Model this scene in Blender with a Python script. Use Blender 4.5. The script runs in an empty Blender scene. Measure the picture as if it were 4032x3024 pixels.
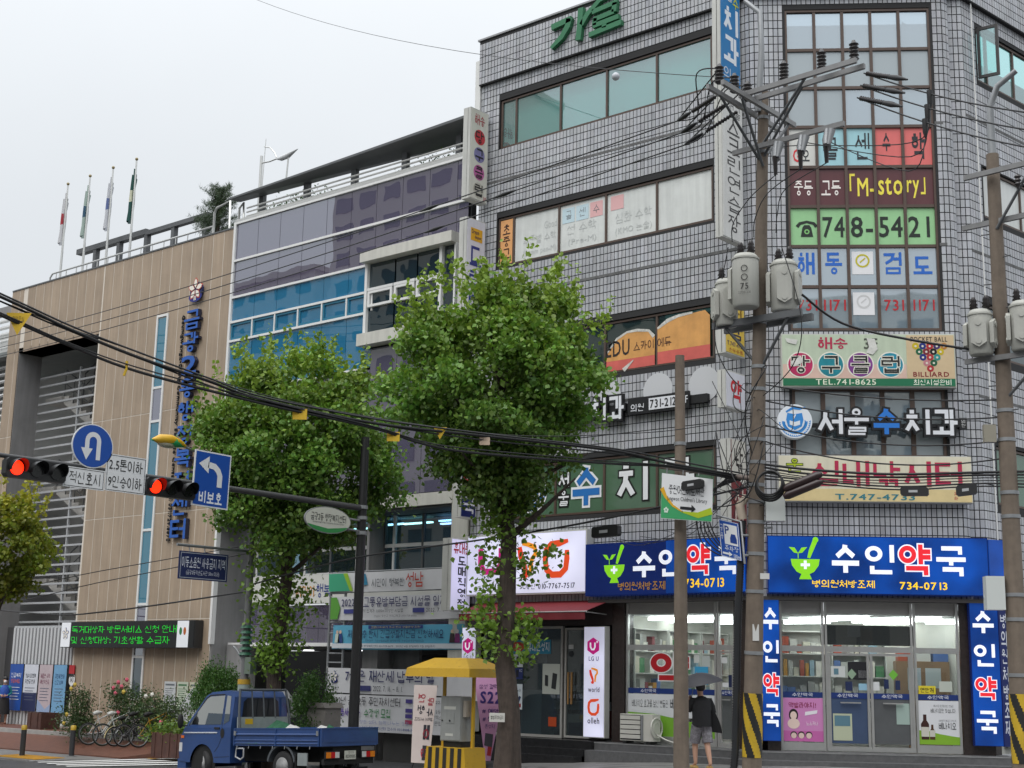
import bpy, bmesh, math, random
import numpy as np
from mathutils import Vector, Matrix
random.seed(7); rng = np.random.default_rng(11)
S = bpy.context.scene; COL = S.collection; PI = math.pi
# ---------------------------------------------------------------- camera
cd = bpy.data.cameras.new('camera'); cam = bpy.data.objects.new('camera', cd); COL.objects.link(cam)
cam.location = (0, -27.5, 1.8); cam.rotation_euler = (1.774169, -0.020256, 0.701460)
cd.sensor_width = 36; cd.lens = 50; cd.clip_end = 3000; S.camera = cam
# ---------------------------------------------------------------- sky: a closed cloud layer over a Nishita sky, and a very soft sun
w = bpy.data.worlds.new('World'); S.world = w; w.use_nodes = True
nt = w.node_tree; N = nt.nodes; L = nt.links; bgn = N['Background']
SUN_EL, SUN_ROT = math.radians(59), math.radians(176)
sky = N.new('ShaderNodeTexSky'); sky.sky_type = 'NISHITA'; sky.sun_disc = False
sky.sun_elevation = SUN_EL; sky.sun_rotation = SUN_ROT; sky.air_density = 1.0; sky.dust_density = 4.0
tc = N.new('ShaderNodeTexCoord'); sep = N.new('ShaderNodeSeparateXYZ'); L.new(tc.outputs['Generated'], sep.inputs[0])
mr = N.new('ShaderNodeMapRange'); L.new(sep.outputs['Z'], mr.inputs[0])
pz = N.new('ShaderNodeMath'); pz.operation = 'POWER'; pz.use_clamp = True; pz.inputs[1].default_value = 2.0; L.new(sep.outputs['Z'], pz.inputs[0]); L.new(pz.outputs[0], mr.inputs[0])
for i, v in zip((1, 2, 3, 4), (0.0, 1.0, 4.75, 13.8)): mr.inputs[i].default_value = v   # overcast: zenith brighter than horizon
nz = N.new('ShaderNodeTexNoise'); nz.inputs['Scale'].default_value = 2.2; nz.inputs['Detail'].default_value = 5
L.new(tc.outputs['Generated'], nz.inputs['Vector'])
m1 = N.new('ShaderNodeMapRange'); L.new(nz.outputs['Fac'], m1.inputs[0])
for i, v in zip((1, 2, 3, 4), (0.2, 0.8, 0.93, 1.07)): m1.inputs[i].default_value = v
mu = N.new('ShaderNodeMath'); mu.operation = 'MULTIPLY'; L.new(mr.outputs[0], mu.inputs[0]); L.new(m1.outputs[0], mu.inputs[1])
cl = N.new('ShaderNodeVectorMath'); cl.operation = 'SCALE'; cl.inputs[0].default_value = (0.945, 0.985, 1.02); L.new(mu.outputs[0], cl.inputs['Scale'])
mx = N.new('ShaderNodeMix'); mx.data_type = 'RGBA'; mx.inputs[0].default_value = 0.93
L.new(sky.outputs[0], mx.inputs[6]); L.new(cl.outputs[0], mx.inputs[7]); L.new(mx.outputs[2], bgn.inputs[0])
bgn.inputs[1].default_value = 0.115
sd = bpy.data.lights.new('sun', 'SUN'); sun = bpy.data.objects.new('sun', sd); COL.objects.link(sun)
sd.energy = 1.5; sd.angle = math.radians(60); sd.color = (1, 0.985, 0.96)
sun.rotation_euler = (math.radians(31), 0, math.radians(4))
S.view_settings.view_transform = 'Standard'; S.view_settings.look = 'None'; S.view_settings.exposure = 0.45; S.view_settings.gamma = 1
try: S.view_settings.use_curve_mapping = False
except Exception: pass
# ---------------------------------------------------------------- materials
def lin(h):
    h = h.lstrip('#'); o = []
    for i in (0, 2, 4):
        c = int(h[i:i+2], 16)/255; o.append(c/12.92 if c <= .04045 else ((c+.055)/1.055)**2.4)
    return o
MATS = {}
def mat(key, col, rough=.6, metal=0, var=0, vscale=3, bump=0, bscale=40, spec=.5, emit=0, ior=1.5, alpha=1, trans=0, tint=None, coat=0, bstretch=1, streak=0, ecol=None, dirt=0, evar=0, objvar=0):
    if key in MATS: return MATS[key]
    m = bpy.data.materials.new(key); m.use_nodes = True; t = m.node_tree; b = t.nodes['Principled BSDF']
    c = lin(col) if isinstance(col, str) else list(col); rgb = (*c, 1)
    b.inputs['Base Color'].default_value = rgb; b.inputs['Roughness'].default_value = rough; b.inputs['Metallic'].default_value = metal
    b.inputs['Specular IOR Level'].default_value = spec; b.inputs['IOR'].default_value = ior; b.inputs['Alpha'].default_value = alpha
    b.inputs['Transmission Weight'].default_value = trans; b.inputs['Coat Weight'].default_value = coat
    if emit:
        b.inputs['Emission Color'].default_value = (*(lin(ecol) if ecol else c), 1); b.inputs['Emission Strength'].default_value = emit
    src = None
    def hsv(prev, fac_out, lo, hi):
        mp = t.nodes.new('ShaderNodeMapRange'); t.links.new(fac_out, mp.inputs[0])
        for i, v in zip((1, 2, 3, 4), (.25, .75, lo, hi)): mp.inputs[i].default_value = v
        vm = t.nodes.new('ShaderNodeVectorMath'); vm.operation = 'SCALE'
        if prev is None: vm.inputs[0].default_value = c
        else: t.links.new(prev, vm.inputs[0])
        t.links.new(mp.outputs[0], vm.inputs['Scale']); return vm.outputs[0]
    if var or bump or streak or dirt:
        co = t.nodes.new('ShaderNodeTexCoord')
        g = t.nodes.new('ShaderNodeNewGeometry')
    if tint:
        at = t.nodes.new('ShaderNodeAttribute'); at.attribute_name = 'tint'
        vm = t.nodes.new('ShaderNodeVectorMath'); vm.operation = 'MULTIPLY'; vm.inputs[0].default_value = c; t.links.new(at.outputs['Color'], vm.inputs[1]); src = vm.outputs[0]
    if var:
        n = t.nodes.new('ShaderNodeTexNoise'); n.inputs['Scale'].default_value = vscale; n.inputs['Detail'].default_value = 6; n.inputs['Roughness'].default_value = .65
        t.links.new(g.outputs['Position'], n.inputs['Vector']); src = hsv(src, n.outputs['Fac'], 1-var, 1+var)
    if streak:   # rain-washed vertical streaks
        mp = t.nodes.new('ShaderNodeMapping'); mp.inputs['Scale'].default_value = (5, 5, .35); t.links.new(g.outputs['Position'], mp.inputs[0])
        n = t.nodes.new('ShaderNodeTexNoise'); n.inputs['Scale'].default_value = 1.6; n.inputs['Detail'].default_value = 7; t.links.new(mp.outputs[0], n.inputs['Vector'])
        src = hsv(src, n.outputs['Fac'], 1-streak, 1+streak*.5)
    if objvar:      # piece-to-piece difference of the batch
        oi = t.nodes.new('ShaderNodeObjectInfo'); mpo = t.nodes.new('ShaderNodeMapRange'); t.links.new(oi.outputs['Random'], mpo.inputs[0])
        for i, v in zip((1, 2, 3, 4), (0, 1, 1-objvar, 1+objvar)): mpo.inputs[i].default_value = v
        vmo = t.nodes.new('ShaderNodeVectorMath'); vmo.operation = 'SCALE'; t.links.new(mpo.outputs[0], vmo.inputs['Scale'])
        if src is None: vmo.inputs[0].default_value = c
        else: t.links.new(src, vmo.inputs[0])
        src = vmo.outputs[0]
    if dirt:
        n = t.nodes.new('ShaderNodeTexNoise'); n.inputs['Scale'].default_value = 9; n.inputs['Detail'].default_value = 9; n.inputs['Roughness'].default_value = .75
        t.links.new(g.outputs['Position'], n.inputs['Vector'])
        mp = t.nodes.new('ShaderNodeMapRange'); t.links.new(n.outputs['Fac'], mp.inputs[0])
        for i, v in zip((1, 2, 3, 4), (.58, .68, 0, dirt)): mp.inputs[i].default_value = v
        mxx = t.nodes.new('ShaderNodeMix'); mxx.data_type = 'RGBA'; t.links.new(mp.outputs[0], mxx.inputs[0])
        if src is None: mxx.inputs[6].default_value = rgb
        else: t.links.new(src, mxx.inputs[6])
        mxx.inputs[7].default_value = (.045, .038, .03, 1); src = mxx.outputs[2]
    if src is not None:
        t.links.new(src, b.inputs['Base Color'])
    if bump:
        n = t.nodes.new('ShaderNodeTexNoise'); n.inputs['Scale'].default_value = bscale; n.inputs['Detail'].default_value = 5
        mpb = t.nodes.new('ShaderNodeMapping'); mpb.inputs['Scale'].default_value = (1, 1, bstretch); t.links.new(g.outputs['Position'], mpb.inputs[0]); t.links.new(mpb.outputs[0], n.inputs['Vector'])
        bp = t.nodes.new('ShaderNodeBump'); bp.inputs['Strength'].default_value = bump; bp.inputs['Distance'].default_value = .02 if bstretch == 1 else .06
        t.links.new(n.outputs['Fac'], bp.inputs['Height']); t.links.new(bp.outputs[0], b.inputs['Normal'])
    if evar:     # tubes behind the acrylic light it unevenly
        g2 = t.nodes.new('ShaderNodeNewGeometry'); n = t.nodes.new('ShaderNodeTexNoise'); n.inputs['Scale'].default_value = 1.1; n.inputs['Detail'].default_value = 1; t.links.new(g2.outputs['Position'], n.inputs['Vector'])
        mp = t.nodes.new('ShaderNodeMapRange'); t.links.new(n.outputs['Fac'], mp.inputs[0])
        for i, v in zip((1, 2, 3, 4), (.35, .65, emit*(1-evar), emit*(1+evar))): mp.inputs[i].default_value = v
        t.links.new(mp.outputs[0], b.inputs['Emission Strength'])
    MATS[key] = m; return m
def glass(key, col, refl=.16, rough=.02, alpha=.35, wav=.0):
    """window glass: tinted, partly see-through, coated so that it mirrors the street"""
    if key in MATS: return MATS[key]
    m = bpy.data.materials.new(key); m.use_nodes = True; t = m.node_tree; t.nodes.remove(t.nodes['Principled BSDF'])
    o = t.nodes['Material Output']; c = (*lin(col), 1)
    tr = t.nodes.new('ShaderNodeBsdfTransparent'); tr.inputs[0].default_value = c
    df = t.nodes.new('ShaderNodeBsdfDiffuse'); df.inputs[0].default_value = c
    gl = t.nodes.new('ShaderNodeBsdfGlossy'); gl.inputs['Roughness'].default_value = rough; gl.inputs['Color'].default_value = (.92, .97, 1, 1)
    a = t.nodes.new('ShaderNodeMixShader'); a.inputs[0].default_value = alpha; t.links.new(tr.outputs[0], a.inputs[1]); t.links.new(df.outputs[0], a.inputs[2])
    lw = t.nodes.new('ShaderNodeFresnel'); lw.inputs[0].default_value = 1.5
    ad = t.nodes.new('ShaderNodeMath'); ad.operation = 'ADD'; ad.inputs[1].default_value = refl; t.links.new(lw.outputs[0], ad.inputs[0])
    b = t.nodes.new('ShaderNodeMixShader'); t.links.new(ad.outputs[0], b.inputs[0]); t.links.new(a.outputs[0], b.inputs[1]); t.links.new(gl.outputs[0], b.inputs[2])
    t.links.new(b.outputs[0], o.inputs[0])
    if wav:
        g = t.nodes.new('ShaderNodeNewGeometry'); n = t.nodes.new('ShaderNodeTexNoise'); n.inputs['Scale'].default_value = 1.1; n.inputs['Detail'].default_value = 1
        t.links.new(g.outputs['Position'], n.inputs['Vector'])
        bp = t.nodes.new('ShaderNodeBump'); bp.inputs['Strength'].default_value = wav; bp.inputs['Distance'].default_value = .05
        t.links.new(n.outputs['Fac'], bp.inputs['Height']); t.links.new(bp.outputs[0], gl.inputs['Normal'])
    MATS[key] = m; return m
def paint(col, rough=.5, emit=0): return mat('paint %s %.2f %.2f' % (col, rough, emit), col, rough, emit=emit)
# ---------------------------------------------------------------- mesh building
class Fr:
    """a flat working plane: u to the right, v up, w out of it"""
    def __init__(s, O, U, V, W=None):
        s.O = Vector(O); s.U = Vector(U).normalized(); s.V = Vector(V).normalized()
        s.W = Vector(W).normalized() if W is not None else s.U.cross(s.V).normalized()
    def p(s, u, v, w=0): return s.O + s.U*u + s.V*v + s.W*w
    def sub(s, u, v, w=0): return Fr(s.p(u, v, w), s.U, s.V, s.W)
    def rot(s, a):   # turned about its own normal
        return Fr(s.O, s.U*math.cos(a)+s.V*math.sin(a), s.V*math.cos(a)-s.U*math.sin(a), s.W)
WX = Fr((0,0,0), (1,0,0), (0,0,1))                 # the street front: u = x, v = z, w towards the street
class B:
    def __init__(s): s.v = []; s.f = []; s.m = []; s.sm = []; s.mi = 0; s.smooth = False
    def face(s, pts, smooth=None):
        i = len(s.v); s.v += [tuple(p) for p in pts]; s.f.append(tuple(range(i, i+len(pts)))); s.m.append(s.mi); s.sm.append(s.smooth if smooth is None else smooth)
    def mesh_in(s, vs, fs, smooth=False):
        i = len(s.v); s.v += [tuple(p) for p in vs]
        for f in fs: s.f.append(tuple(a+i for a in f)); s.m.append(s.mi); s.sm.append(smooth)
    def box(s, fr, u0, u1, v0, v1, w0, w1, back=True):
        P = [fr.p(u, v, w) for w in (w0, w1) for v in (v0, v1) for u in (u0, u1)]
        F = [(4,5,7,6), (0,4,6,2), (1,3,7,5), (2,6,7,3), (0,1,5,4)]
        if back: F.append((0,2,3,1))
        s.mesh_in(P, F); return s
    def wbox(s, x0, x1, y0, y1, z0, z1): return s.box(WX, x0, x1, z0, z1, -y1, -y0)
    def quad(s, fr, u0, u1, v0, v1, w=0): s.face([fr.p(u0,v0,w), fr.p(u1,v0,w), fr.p(u1,v1,w), fr.p(u0,v1,w)]); return s
    def poly(s, fr, pts, w=0): s.face([fr.p(a, b, w) for a, b in pts]); return s
    def prism(s, fr, pts, w0, w1):
        n = len(pts); A = [fr.p(a,b,w0) for a,b in pts]; C = [fr.p(a,b,w1) for a,b in pts]
        ar = sum(pts[i][0]*pts[(i+1)%n][1]-pts[(i+1)%n][0]*pts[i][1] for i in range(n))
        F = [tuple(range(n,2*n)), tuple(reversed(range(n)))] + [(i,(i+1)%n,n+(i+1)%n,n+i) for i in range(n)]
        if ar < 0: F = [tuple(reversed(f)) for f in F]
        s.mesh_in(A+C, F); return s
    def disc(s, fr, u, v, r, w=0, n=28, ry=None):
        ry = ry or r; s.poly(fr, [(u+r*math.cos(2*PI*i/n), v+ry*math.sin(2*PI*i/n)) for i in range(n)], w); return s
    def drum(s, fr, u, v, r, w0, w1, n=24, ry=None):
        ry = ry or r; s.prism(fr, [(u+r*math.cos(2*PI*i/n), v+ry*math.sin(2*PI*i/n)) for i in range(n)], w0, w1); return s
    def ring(s, fr, u, v, r0, r1, w=0, n=32, a0=0, a1=2*PI, ky=1):
        for i in range(n):
            a, b = a0+(a1-a0)*i/n, a0+(a1-a0)*(i+1)/n
            s.face([fr.p(u+r0*math.cos(a),v+ky*r0*math.sin(a),w), fr.p(u+r1*math.cos(a),v+ky*r1*math.sin(a),w), fr.p(u+r1*math.cos(b),v+ky*r1*math.sin(b),w), fr.p(u+r0*math.cos(b),v+ky*r0*math.sin(b),w)])
        return s
    def stroke(s, fr, pts, wd, w=0):
        wd = wd if isinstance(wd, (list, tuple)) else [wd]*len(pts); Ls, Rs = [], []
        for i, (a, b) in enumerate(pts):
            p = pts[max(i-1,0)]; q = pts[min(i+1,len(pts)-1)]; d = math.hypot(q[0]-p[0], q[1]-p[1]) or 1
            nx, ny = -(q[1]-p[1])/d*wd[i]/2, (q[0]-p[0])/d*wd[i]/2
            Ls.append(fr.p(a+nx,b+ny,w)); Rs.append(fr.p(a-nx,b-ny,w))
        for i in range(len(pts)-1): s.face([Rs[i], Rs[i+1], Ls[i+1], Ls[i]])
        return s
    def tube(s, pts, r, n=8, cap=True):
        pts = [Vector(p) for p in pts]; r = r if isinstance(r, (list, tuple)) else [r]*len(pts)
        t0 = (pts[1]-pts[0]).normalized(); a = Vector((0,0,1)) if abs(t0.z) < .9 else Vector((1,0,0)); nx = t0.cross(a).normalized(); V = []
        for i, p in enumerate(pts):
            t = (pts[min(i+1,len(pts)-1)]-pts[max(i-1,0)]).normalized(); nx = (nx-t*nx.dot(t)).normalized(); ny = t.cross(nx)
            V += [p+(nx*math.cos(2*PI*k/n)+ny*math.sin(2*PI*k/n))*r[i] for k in range(n)]
        F = [(i*n+k, i*n+(k+1)%n, (i+1)*n+(k+1)%n, (i+1)*n+k) for i in range(len(pts)-1) for k in range(n)]
        s.mesh_in(V, F, True)
        if cap: s.mesh_in(V[:n], [tuple(reversed(range(n)))]); s.mesh_in(V[-n:], [tuple(range(n))])
        return s
    def lathe(s, c, prof, n=16, ax=(0,0,1)):
        ax = Vector(ax).normalized(); c = Vector(c); return s.tube([c+ax*h for h, r in prof], [max(r,.001) for h, r in prof], n)
    def ball(s, c, rx, ry=None, rz=None, n=12, m=8):
        ry = ry or rx; rz = rz or rx; V = []; c = Vector(c)
        for j in range(m+1):
            t = PI*j/m
            for k in range(n): a = 2*PI*k/n; V.append(c+Vector((rx*math.sin(t)*math.cos(a), ry*math.sin(t)*math.sin(a), -rz*math.cos(t))))
        s.mesh_in(V, [(j*n+k, j*n+(k+1)%n, (j+1)*n+(k+1)%n, (j+1)*n+k) for j in range(m) for k in range(n)], True); return s
    def torus(s, c, ax, R, r, n=28, m=6):
        c = Vector(c); ax = Vector(ax).normalized(); a = ax.orthogonal().normalized(); b = ax.cross(a); V = []
        for i in range(n):
            d = a*math.cos(2*PI*i/n)+b*math.sin(2*PI*i/n)
            for k in range(m): V.append(c+d*(R+r*math.cos(2*PI*k/m))+ax*(r*math.sin(2*PI*k/m)))
        s.mesh_in(V, [(i*m+k, ((i+1)%n)*m+k, ((i+1)%n)*m+(k+1)%m, i*m+(k+1)%m) for i in range(n) for k in range(m)], True); return s
LOC = {}
def tagit(o, label=None, cat=None, group=None, kind=None):
    for k, v in (('label', label), ('category', cat), ('group', group), ('kind', kind)):
        if v: o[k] = v
    return o
def empty(name, loc, label, cat, group=None):
    o = bpy.data.objects.new(name, None); COL.objects.link(o); o.location = loc; o.empty_display_size = .2; LOC[o.name] = Vector(loc)
    return tagit(o, label, cat, group)
def obj(name, b, mats, parent=None, label=None, cat=None, group=None, kind=None, base=None):
    base = LOC[parent.name] if parent is not None else Vector(base if base is not None else (0,0,0))
    me = bpy.data.meshes.new(name); me.from_pydata([(x-base.x, y-base.y, z-base.z) for x, y, z in b.v], [], b.f)
    for m in (mats if isinstance(mats, (list, tuple)) else [mats]): me.materials.append(m)
    if len(b.m) == len(me.polygons):
        me.polygons.foreach_set('material_index', b.m); me.polygons.foreach_set('use_smooth', b.sm)
    me.update()
    o = bpy.data.objects.new(name, me); COL.objects.link(o); LOC[o.name] = base
    if parent is not None: o.parent = parent
    else: o.location = base
    return tagit(o, label, cat, group, kind)
def inst(name, me, fr, parent, u=0, v=0, w=0):
    """a piece that shares its mesh with its like, set into a plane"""
    o = bpy.data.objects.new(name, me); COL.objects.link(o); o.parent = parent; base = LOC[parent.name]; LOC[o.name] = base
    M = Matrix((( fr.U.x, fr.V.x, fr.W.x, 0), (fr.U.y, fr.V.y, fr.W.y, 0), (fr.U.z, fr.V.z, fr.W.z, 0), (0,0,0,1)))
    o.matrix_local = Matrix.Translation(fr.p(u, v, w)-base) @ M; return o
def piece(name, b, m):
    me = bpy.data.meshes.new(name); me.from_pydata(b.v, [], b.f); me.materials.append(m); me.update(); return me
ID = Fr((0,0,0), (1,0,0), (0,1,0))
# ---------------------------------------------------------------- lettering
TX = {}; GL = {}
# Hangul is composed from pen strokes, as sign writers do: each consonant and vowel is a few strokes in its own box
JC = {'ㄱ':[[(0,1),(1,1),(1,0)]], 'ㄴ':[[(0,1),(0,0),(1,0)]], 'ㄷ':[[(1,1),(0,1),(0,0),(1,0)]], 'ㄹ':[[(0,1),(1,1),(1,.52),(0,.52),(0,0),(1,0)]], 'ㅁ':[[(0,1),(1,1),(1,0),(0,0),'c']],
 'ㅂ':[[(0,1),(0,0),(1,0),(1,1)],[(0,.52),(1,.52)]], 'ㅅ':[[(.5,1),(.46,.6),(0,0)],[(.5,.66),(1,0)]], 'ㅇ':['o'], 'ㅈ':[[(0,1),(1,1)],[(.5,.98),(.44,.52),(0,0)],[(.5,.58),(1,0)]],
 'ㅊ':[[(.3,1.08),(.7,1.08)],[(0,.8),(1,.8)],[(.5,.78),(.44,.45),(0,0)],[(.5,.5),(1,0)]], 'ㅋ':[[(0,1),(1,1),(1,0)],[(0,.5),(.97,.5)]], 'ㅌ':[[(1,1),(0,1),(0,0),(1,0)],[(0,.5),(.92,.5)]],
 'ㅍ':[[(0,1),(1,1)],[(0,0),(1,0)],[(.3,.98),(.3,.02)],[(.7,.98),(.7,.02)]], 'ㅎ':[[(.28,1.1),(.72,1.1)],[(0,.8),(1,.8)],'oh']}
CHO = 'ㄱㄲㄴㄷㄸㄹㅁㅂㅃㅅㅆㅇㅈㅉㅊㅋㅌㅍㅎ'; JUNG = 'ㅏㅐㅑㅒㅓㅔㅕㅖㅗㅘㅙㅚㅛㅜㅝㅞㅟㅠㅡㅢㅣ'
JONG = ['','ㄱ','ㄲ','ㄳ','ㄴ','ㄵ','ㄶ','ㄷ','ㄹ','ㄺ','ㄻ','ㄼ','ㄽ','ㄾ','ㄿ','ㅀ','ㅁ','ㅂ','ㅄ','ㅅ','ㅆ','ㅇ','ㅈ','ㅊ','ㅋ','ㅌ','ㅍ','ㅎ']
DBL = {'ㄲ':'ㄱㄱ','ㄸ':'ㄷㄷ','ㅃ':'ㅂㅂ','ㅆ':'ㅅㅅ','ㅉ':'ㅈㅈ','ㄳ':'ㄱㅅ','ㄵ':'ㄴㅈ','ㄶ':'ㄴㅎ','ㄺ':'ㄹㄱ','ㄻ':'ㄹㅁ','ㄼ':'ㄹㅂ','ㅀ':'ㄹㅎ','ㅄ':'ㅂㅅ'}
JV = {'ㅏ':[[(.2,1),(.2,0)],[(.2,.5),(1,.5)]], 'ㅑ':[[(.2,1),(.2,0)],[(.2,.64),(1,.64)],[(.2,.36),(1,.36)]], 'ㅓ':[[(.85,1),(.85,0)],[(0,.5),(.85,.5)]], 'ㅕ':[[(.85,1),(.85,0)],[(0,.64),(.85,.64)],[(0,.36),(.85,.36)]], 'ㅣ':[[(.6,1),(.6,0)]],
 'ㅐ':[[(.12,1),(.12,0)],[(.9,1),(.9,0)],[(.12,.5),(.9,.5)]], 'ㅔ':[[(.5,1),(.5,0)],[(1,1),(1,0)],[(0,.5),(.5,.5)]], 'ㅒ':[[(.12,1),(.12,0)],[(.9,1),(.9,0)],[(.12,.64),(.9,.64)],[(.12,.36),(.9,.36)]], 'ㅖ':[[(.5,1),(.5,0)],[(1,1),(1,0)],[(0,.64),(.5,.64)],[(0,.36),(.5,.36)]]}
JH = {'ㅗ':[[(0,0),(1,0)],[(.5,0),(.5,1)]], 'ㅛ':[[(0,0),(1,0)],[(.33,0),(.33,1)],[(.67,0),(.67,1)]], 'ㅜ':[[(0,1),(1,1)],[(.5,1),(.5,0)]], 'ㅠ':[[(0,1),(1,1)],[(.33,1),(.33,0)],[(.67,1),(.67,0)]], 'ㅡ':[[(0,.5),(1,.5)]]}
CMP = {'ㅘ':'ㅗㅏ','ㅙ':'ㅗㅐ','ㅚ':'ㅗㅣ','ㅝ':'ㅜㅓ','ㅞ':'ㅜㅔ','ㅟ':'ㅜㅣ','ㅢ':'ㅡㅣ'}
def hangul(ch, wd):
    """strokes of one syllable: (points, closed, width) in the unit square"""
    k = ord(ch)-0xAC00; c, v, f = CHO[k//588], JUNG[k%588//28], JONG[k%28]; out = []; wd = wd*(.84 if f else 1); h = wd/2
    if v in CMP and f: wd *= .92; h = wd/2
    def cons(j, x0, x1, y0, y1, slant=False):
        if j in DBL:
            xm = (x0+x1)/2; g = max(wd*.75, .03); cons(DBL[j][0], x0, xm-g/2, y0, y1, slant); cons(DBL[j][1], xm+g/2, x1, y0, y1, slant); return
        wj = min(wd, (y1-y0)/2.9) if j in 'ㄹ' else (min(wd, (y1-y0)/2.1, (x1-x0)/1.7) if j in 'ㅂㅌㅍㅎㅊㅁ' else min(wd, (y1-y0)/1.4, (x1-x0)/1.4))
        for st in JC[j]:
            if st == 'o' or st == 'oh':
                yb, yt = (y0, y1) if st == 'o' else (y0, y0+(y1-y0)*.58); cx_, cy_, rx, ry = (x0+x1)/2, (yb+yt)/2, (x1-x0)/2, (yt-yb)/2
                if st == 'o' and rx > ry*1.25: rx = ry*1.25
                if st == 'oh': rx = min(rx*.85, ry*1.6)
                out.append(([(cx_+rx*math.cos(2*PI*i/24), cy_+ry*math.sin(2*PI*i/24)) for i in range(24)], True, min(wd, rx*.95, ry*.95))); continue
            cl = st[-1] == 'c'; p = [(x0+(x1-x0)*q[0], y0+(y1-y0)*q[1]) for q in st if q != 'c']
            if slant and j in 'ㄱㅋ' and len(p) == 3: p = [p[0], p[1], (x1-(x1-x0)*.18, y0+(y1-y0)*.42), (x0+(x1-x0)*.2, y0)]
            out.append((p, cl, wj))
    def vow(T, x0, x1, y0, y1):
        for st in T: out.append(([(x0+(x1-x0)*q[0], y0+(y1-y0)*q[1]) for q in st], False, wd))
    yb = (.40 if f else 0)
    if v in JV:
        xv = .60 if v in 'ㅏㅑㅓㅕㅣ' else .54; xi = xv-.08-h*.3 if v not in 'ㅓㅕㅔㅖ' else xv-.02-h*.2
        if v in 'ㅓㅕㅔㅖ': vow(JV[v], xv-.06, 1-h, yb, 1-h if 0 else 1)
        else: vow(JV[v], xv, 1-h*.2, yb, 1)
        cons(c, h, max(xi-h*.4,.3), yb+(.12 if not f else .06)+h*.6, (1-h-.04) if c not in 'ㅊㅎ' else .93-h, True)
    elif v in JH:
        hh = .30 if not f else .17; b0 = yb+h
        if v == 'ㅡ': vow(JH[v], h*.2, 1-h*.2, b0, b0+.1); hh = .06
        else: vow(JH[v], h*.2, 1-h*.2, b0 if v in 'ㅗㅛ' else yb, b0+hh if v in 'ㅗㅛ' else yb+hh+h*.2)
        y0 = yb+hh+wd*1.15+(.04 if v in 'ㅜㅠㅡ' else .0)-(wd*.45 if v in 'ㅗㅛ' else 0)
        cons(c, .12+h, .88-h, min(y0, .74), (1-h) if c not in 'ㅊㅎ' else .94-h)
    else:
        hv, vv = CMP[v]; xv = .70 if vv in 'ㅏㅣ' else .64
        JT = {'ㅓ':[[(.85,1),(.85,0)],[(.15,.2),(.85,.2)]], 'ㅔ':[[(.5,1),(.5,0)],[(1,1),(1,0)],[(.05,.2),(.5,.2)]]}.get(vv, JV[vv])
        vow(JT, xv, 1-h*.2 if vv != 'ㅣ' else .98, yb, 1)
        hh = .22 if not f else .13; b0 = yb+h+.04
        vow(JH[hv], h*.2, xv+(.06 if vv != 'ㅏ' else .0), b0, b0+hh if hv != 'ㅡ' else b0+.1)
        cons(c, .04+h, xv-.06-h, min(b0+hh+wd*.9, .72), (1-h) if c not in 'ㅊㅎ' else .94-h)
    if f: cons(f, .14+h, .90-h, h, .30-h*.3 if f not in 'ㅊㅎ' else .26)
    return out
def penmesh(strokes, grow=0):
    V = []; F = []; Ly = []
    for li, (p, cl, wd) in enumerate(strokes):
        wd += grow
        if grow and not cl:      # an outline also runs past the stroke ends
            def ext(a, c): l = math.hypot(a[0]-c[0], a[1]-c[1]) or 1; return (a[0]+(a[0]-c[0])/l*grow/2, a[1]+(a[1]-c[1])/l*grow/2)
            p = [ext(p[0], p[1])]+list(p[1:-1])+[ext(p[-1], p[-2])]
        n = len(p); A = []; C = []
        for i in range(n):
            a = p[i-1] if (i or cl) else None; c = p[(i+1)%n] if (i < n-1 or cl) else None; q = p[i]
            d1 = None if a is None else (q[0]-a[0], q[1]-a[1]); d2 = None if c is None else (c[0]-q[0], c[1]-q[1])
            un = lambda d: (d[0]/(math.hypot(*d) or 1), d[1]/(math.hypot(*d) or 1))
            d1 = un(d1) if d1 else un(d2); d2 = un(d2) if d2 else d1
            nx, ny = -(d1[1]+d2[1]), d1[0]+d2[0]; l = math.hypot(nx, ny) or 1; nx /= l; ny /= l; ms = min(1/max(.45, nx*-d1[1]+ny*d1[0]), 1.9)
            ex = wd*.0
            A.append((q[0]+nx*wd/2*ms, q[1]+ny*wd/2*ms)); C.append((q[0]-nx*wd/2*ms, q[1]-ny*wd/2*ms))
        b0 = len(V); V += A+C; Ly += [li]*(2*n)
        for i in range(n if cl else n-1): j = (i+1)%n; F.append((b0+n+i, b0+n+j, b0+j, b0+i))
    # keep faces turned to the reader
    Vn = np.array(V); out = []
    for f in F:
        q = Vn[list(f)]; ar = np.sum(q[:,0]*np.roll(q[:,1],-1)-np.roll(q[:,0],-1)*q[:,1]); out.append(f if ar > 0 else f[::-1])
    return Vn, out, np.array(Ly)
CHARSET = "!#'(),-.0123456789:ABCDEFGHIJKLMNOPQRSTUVWXYZabcdefghijklmnopqrstuvwxyz~「」"
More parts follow.
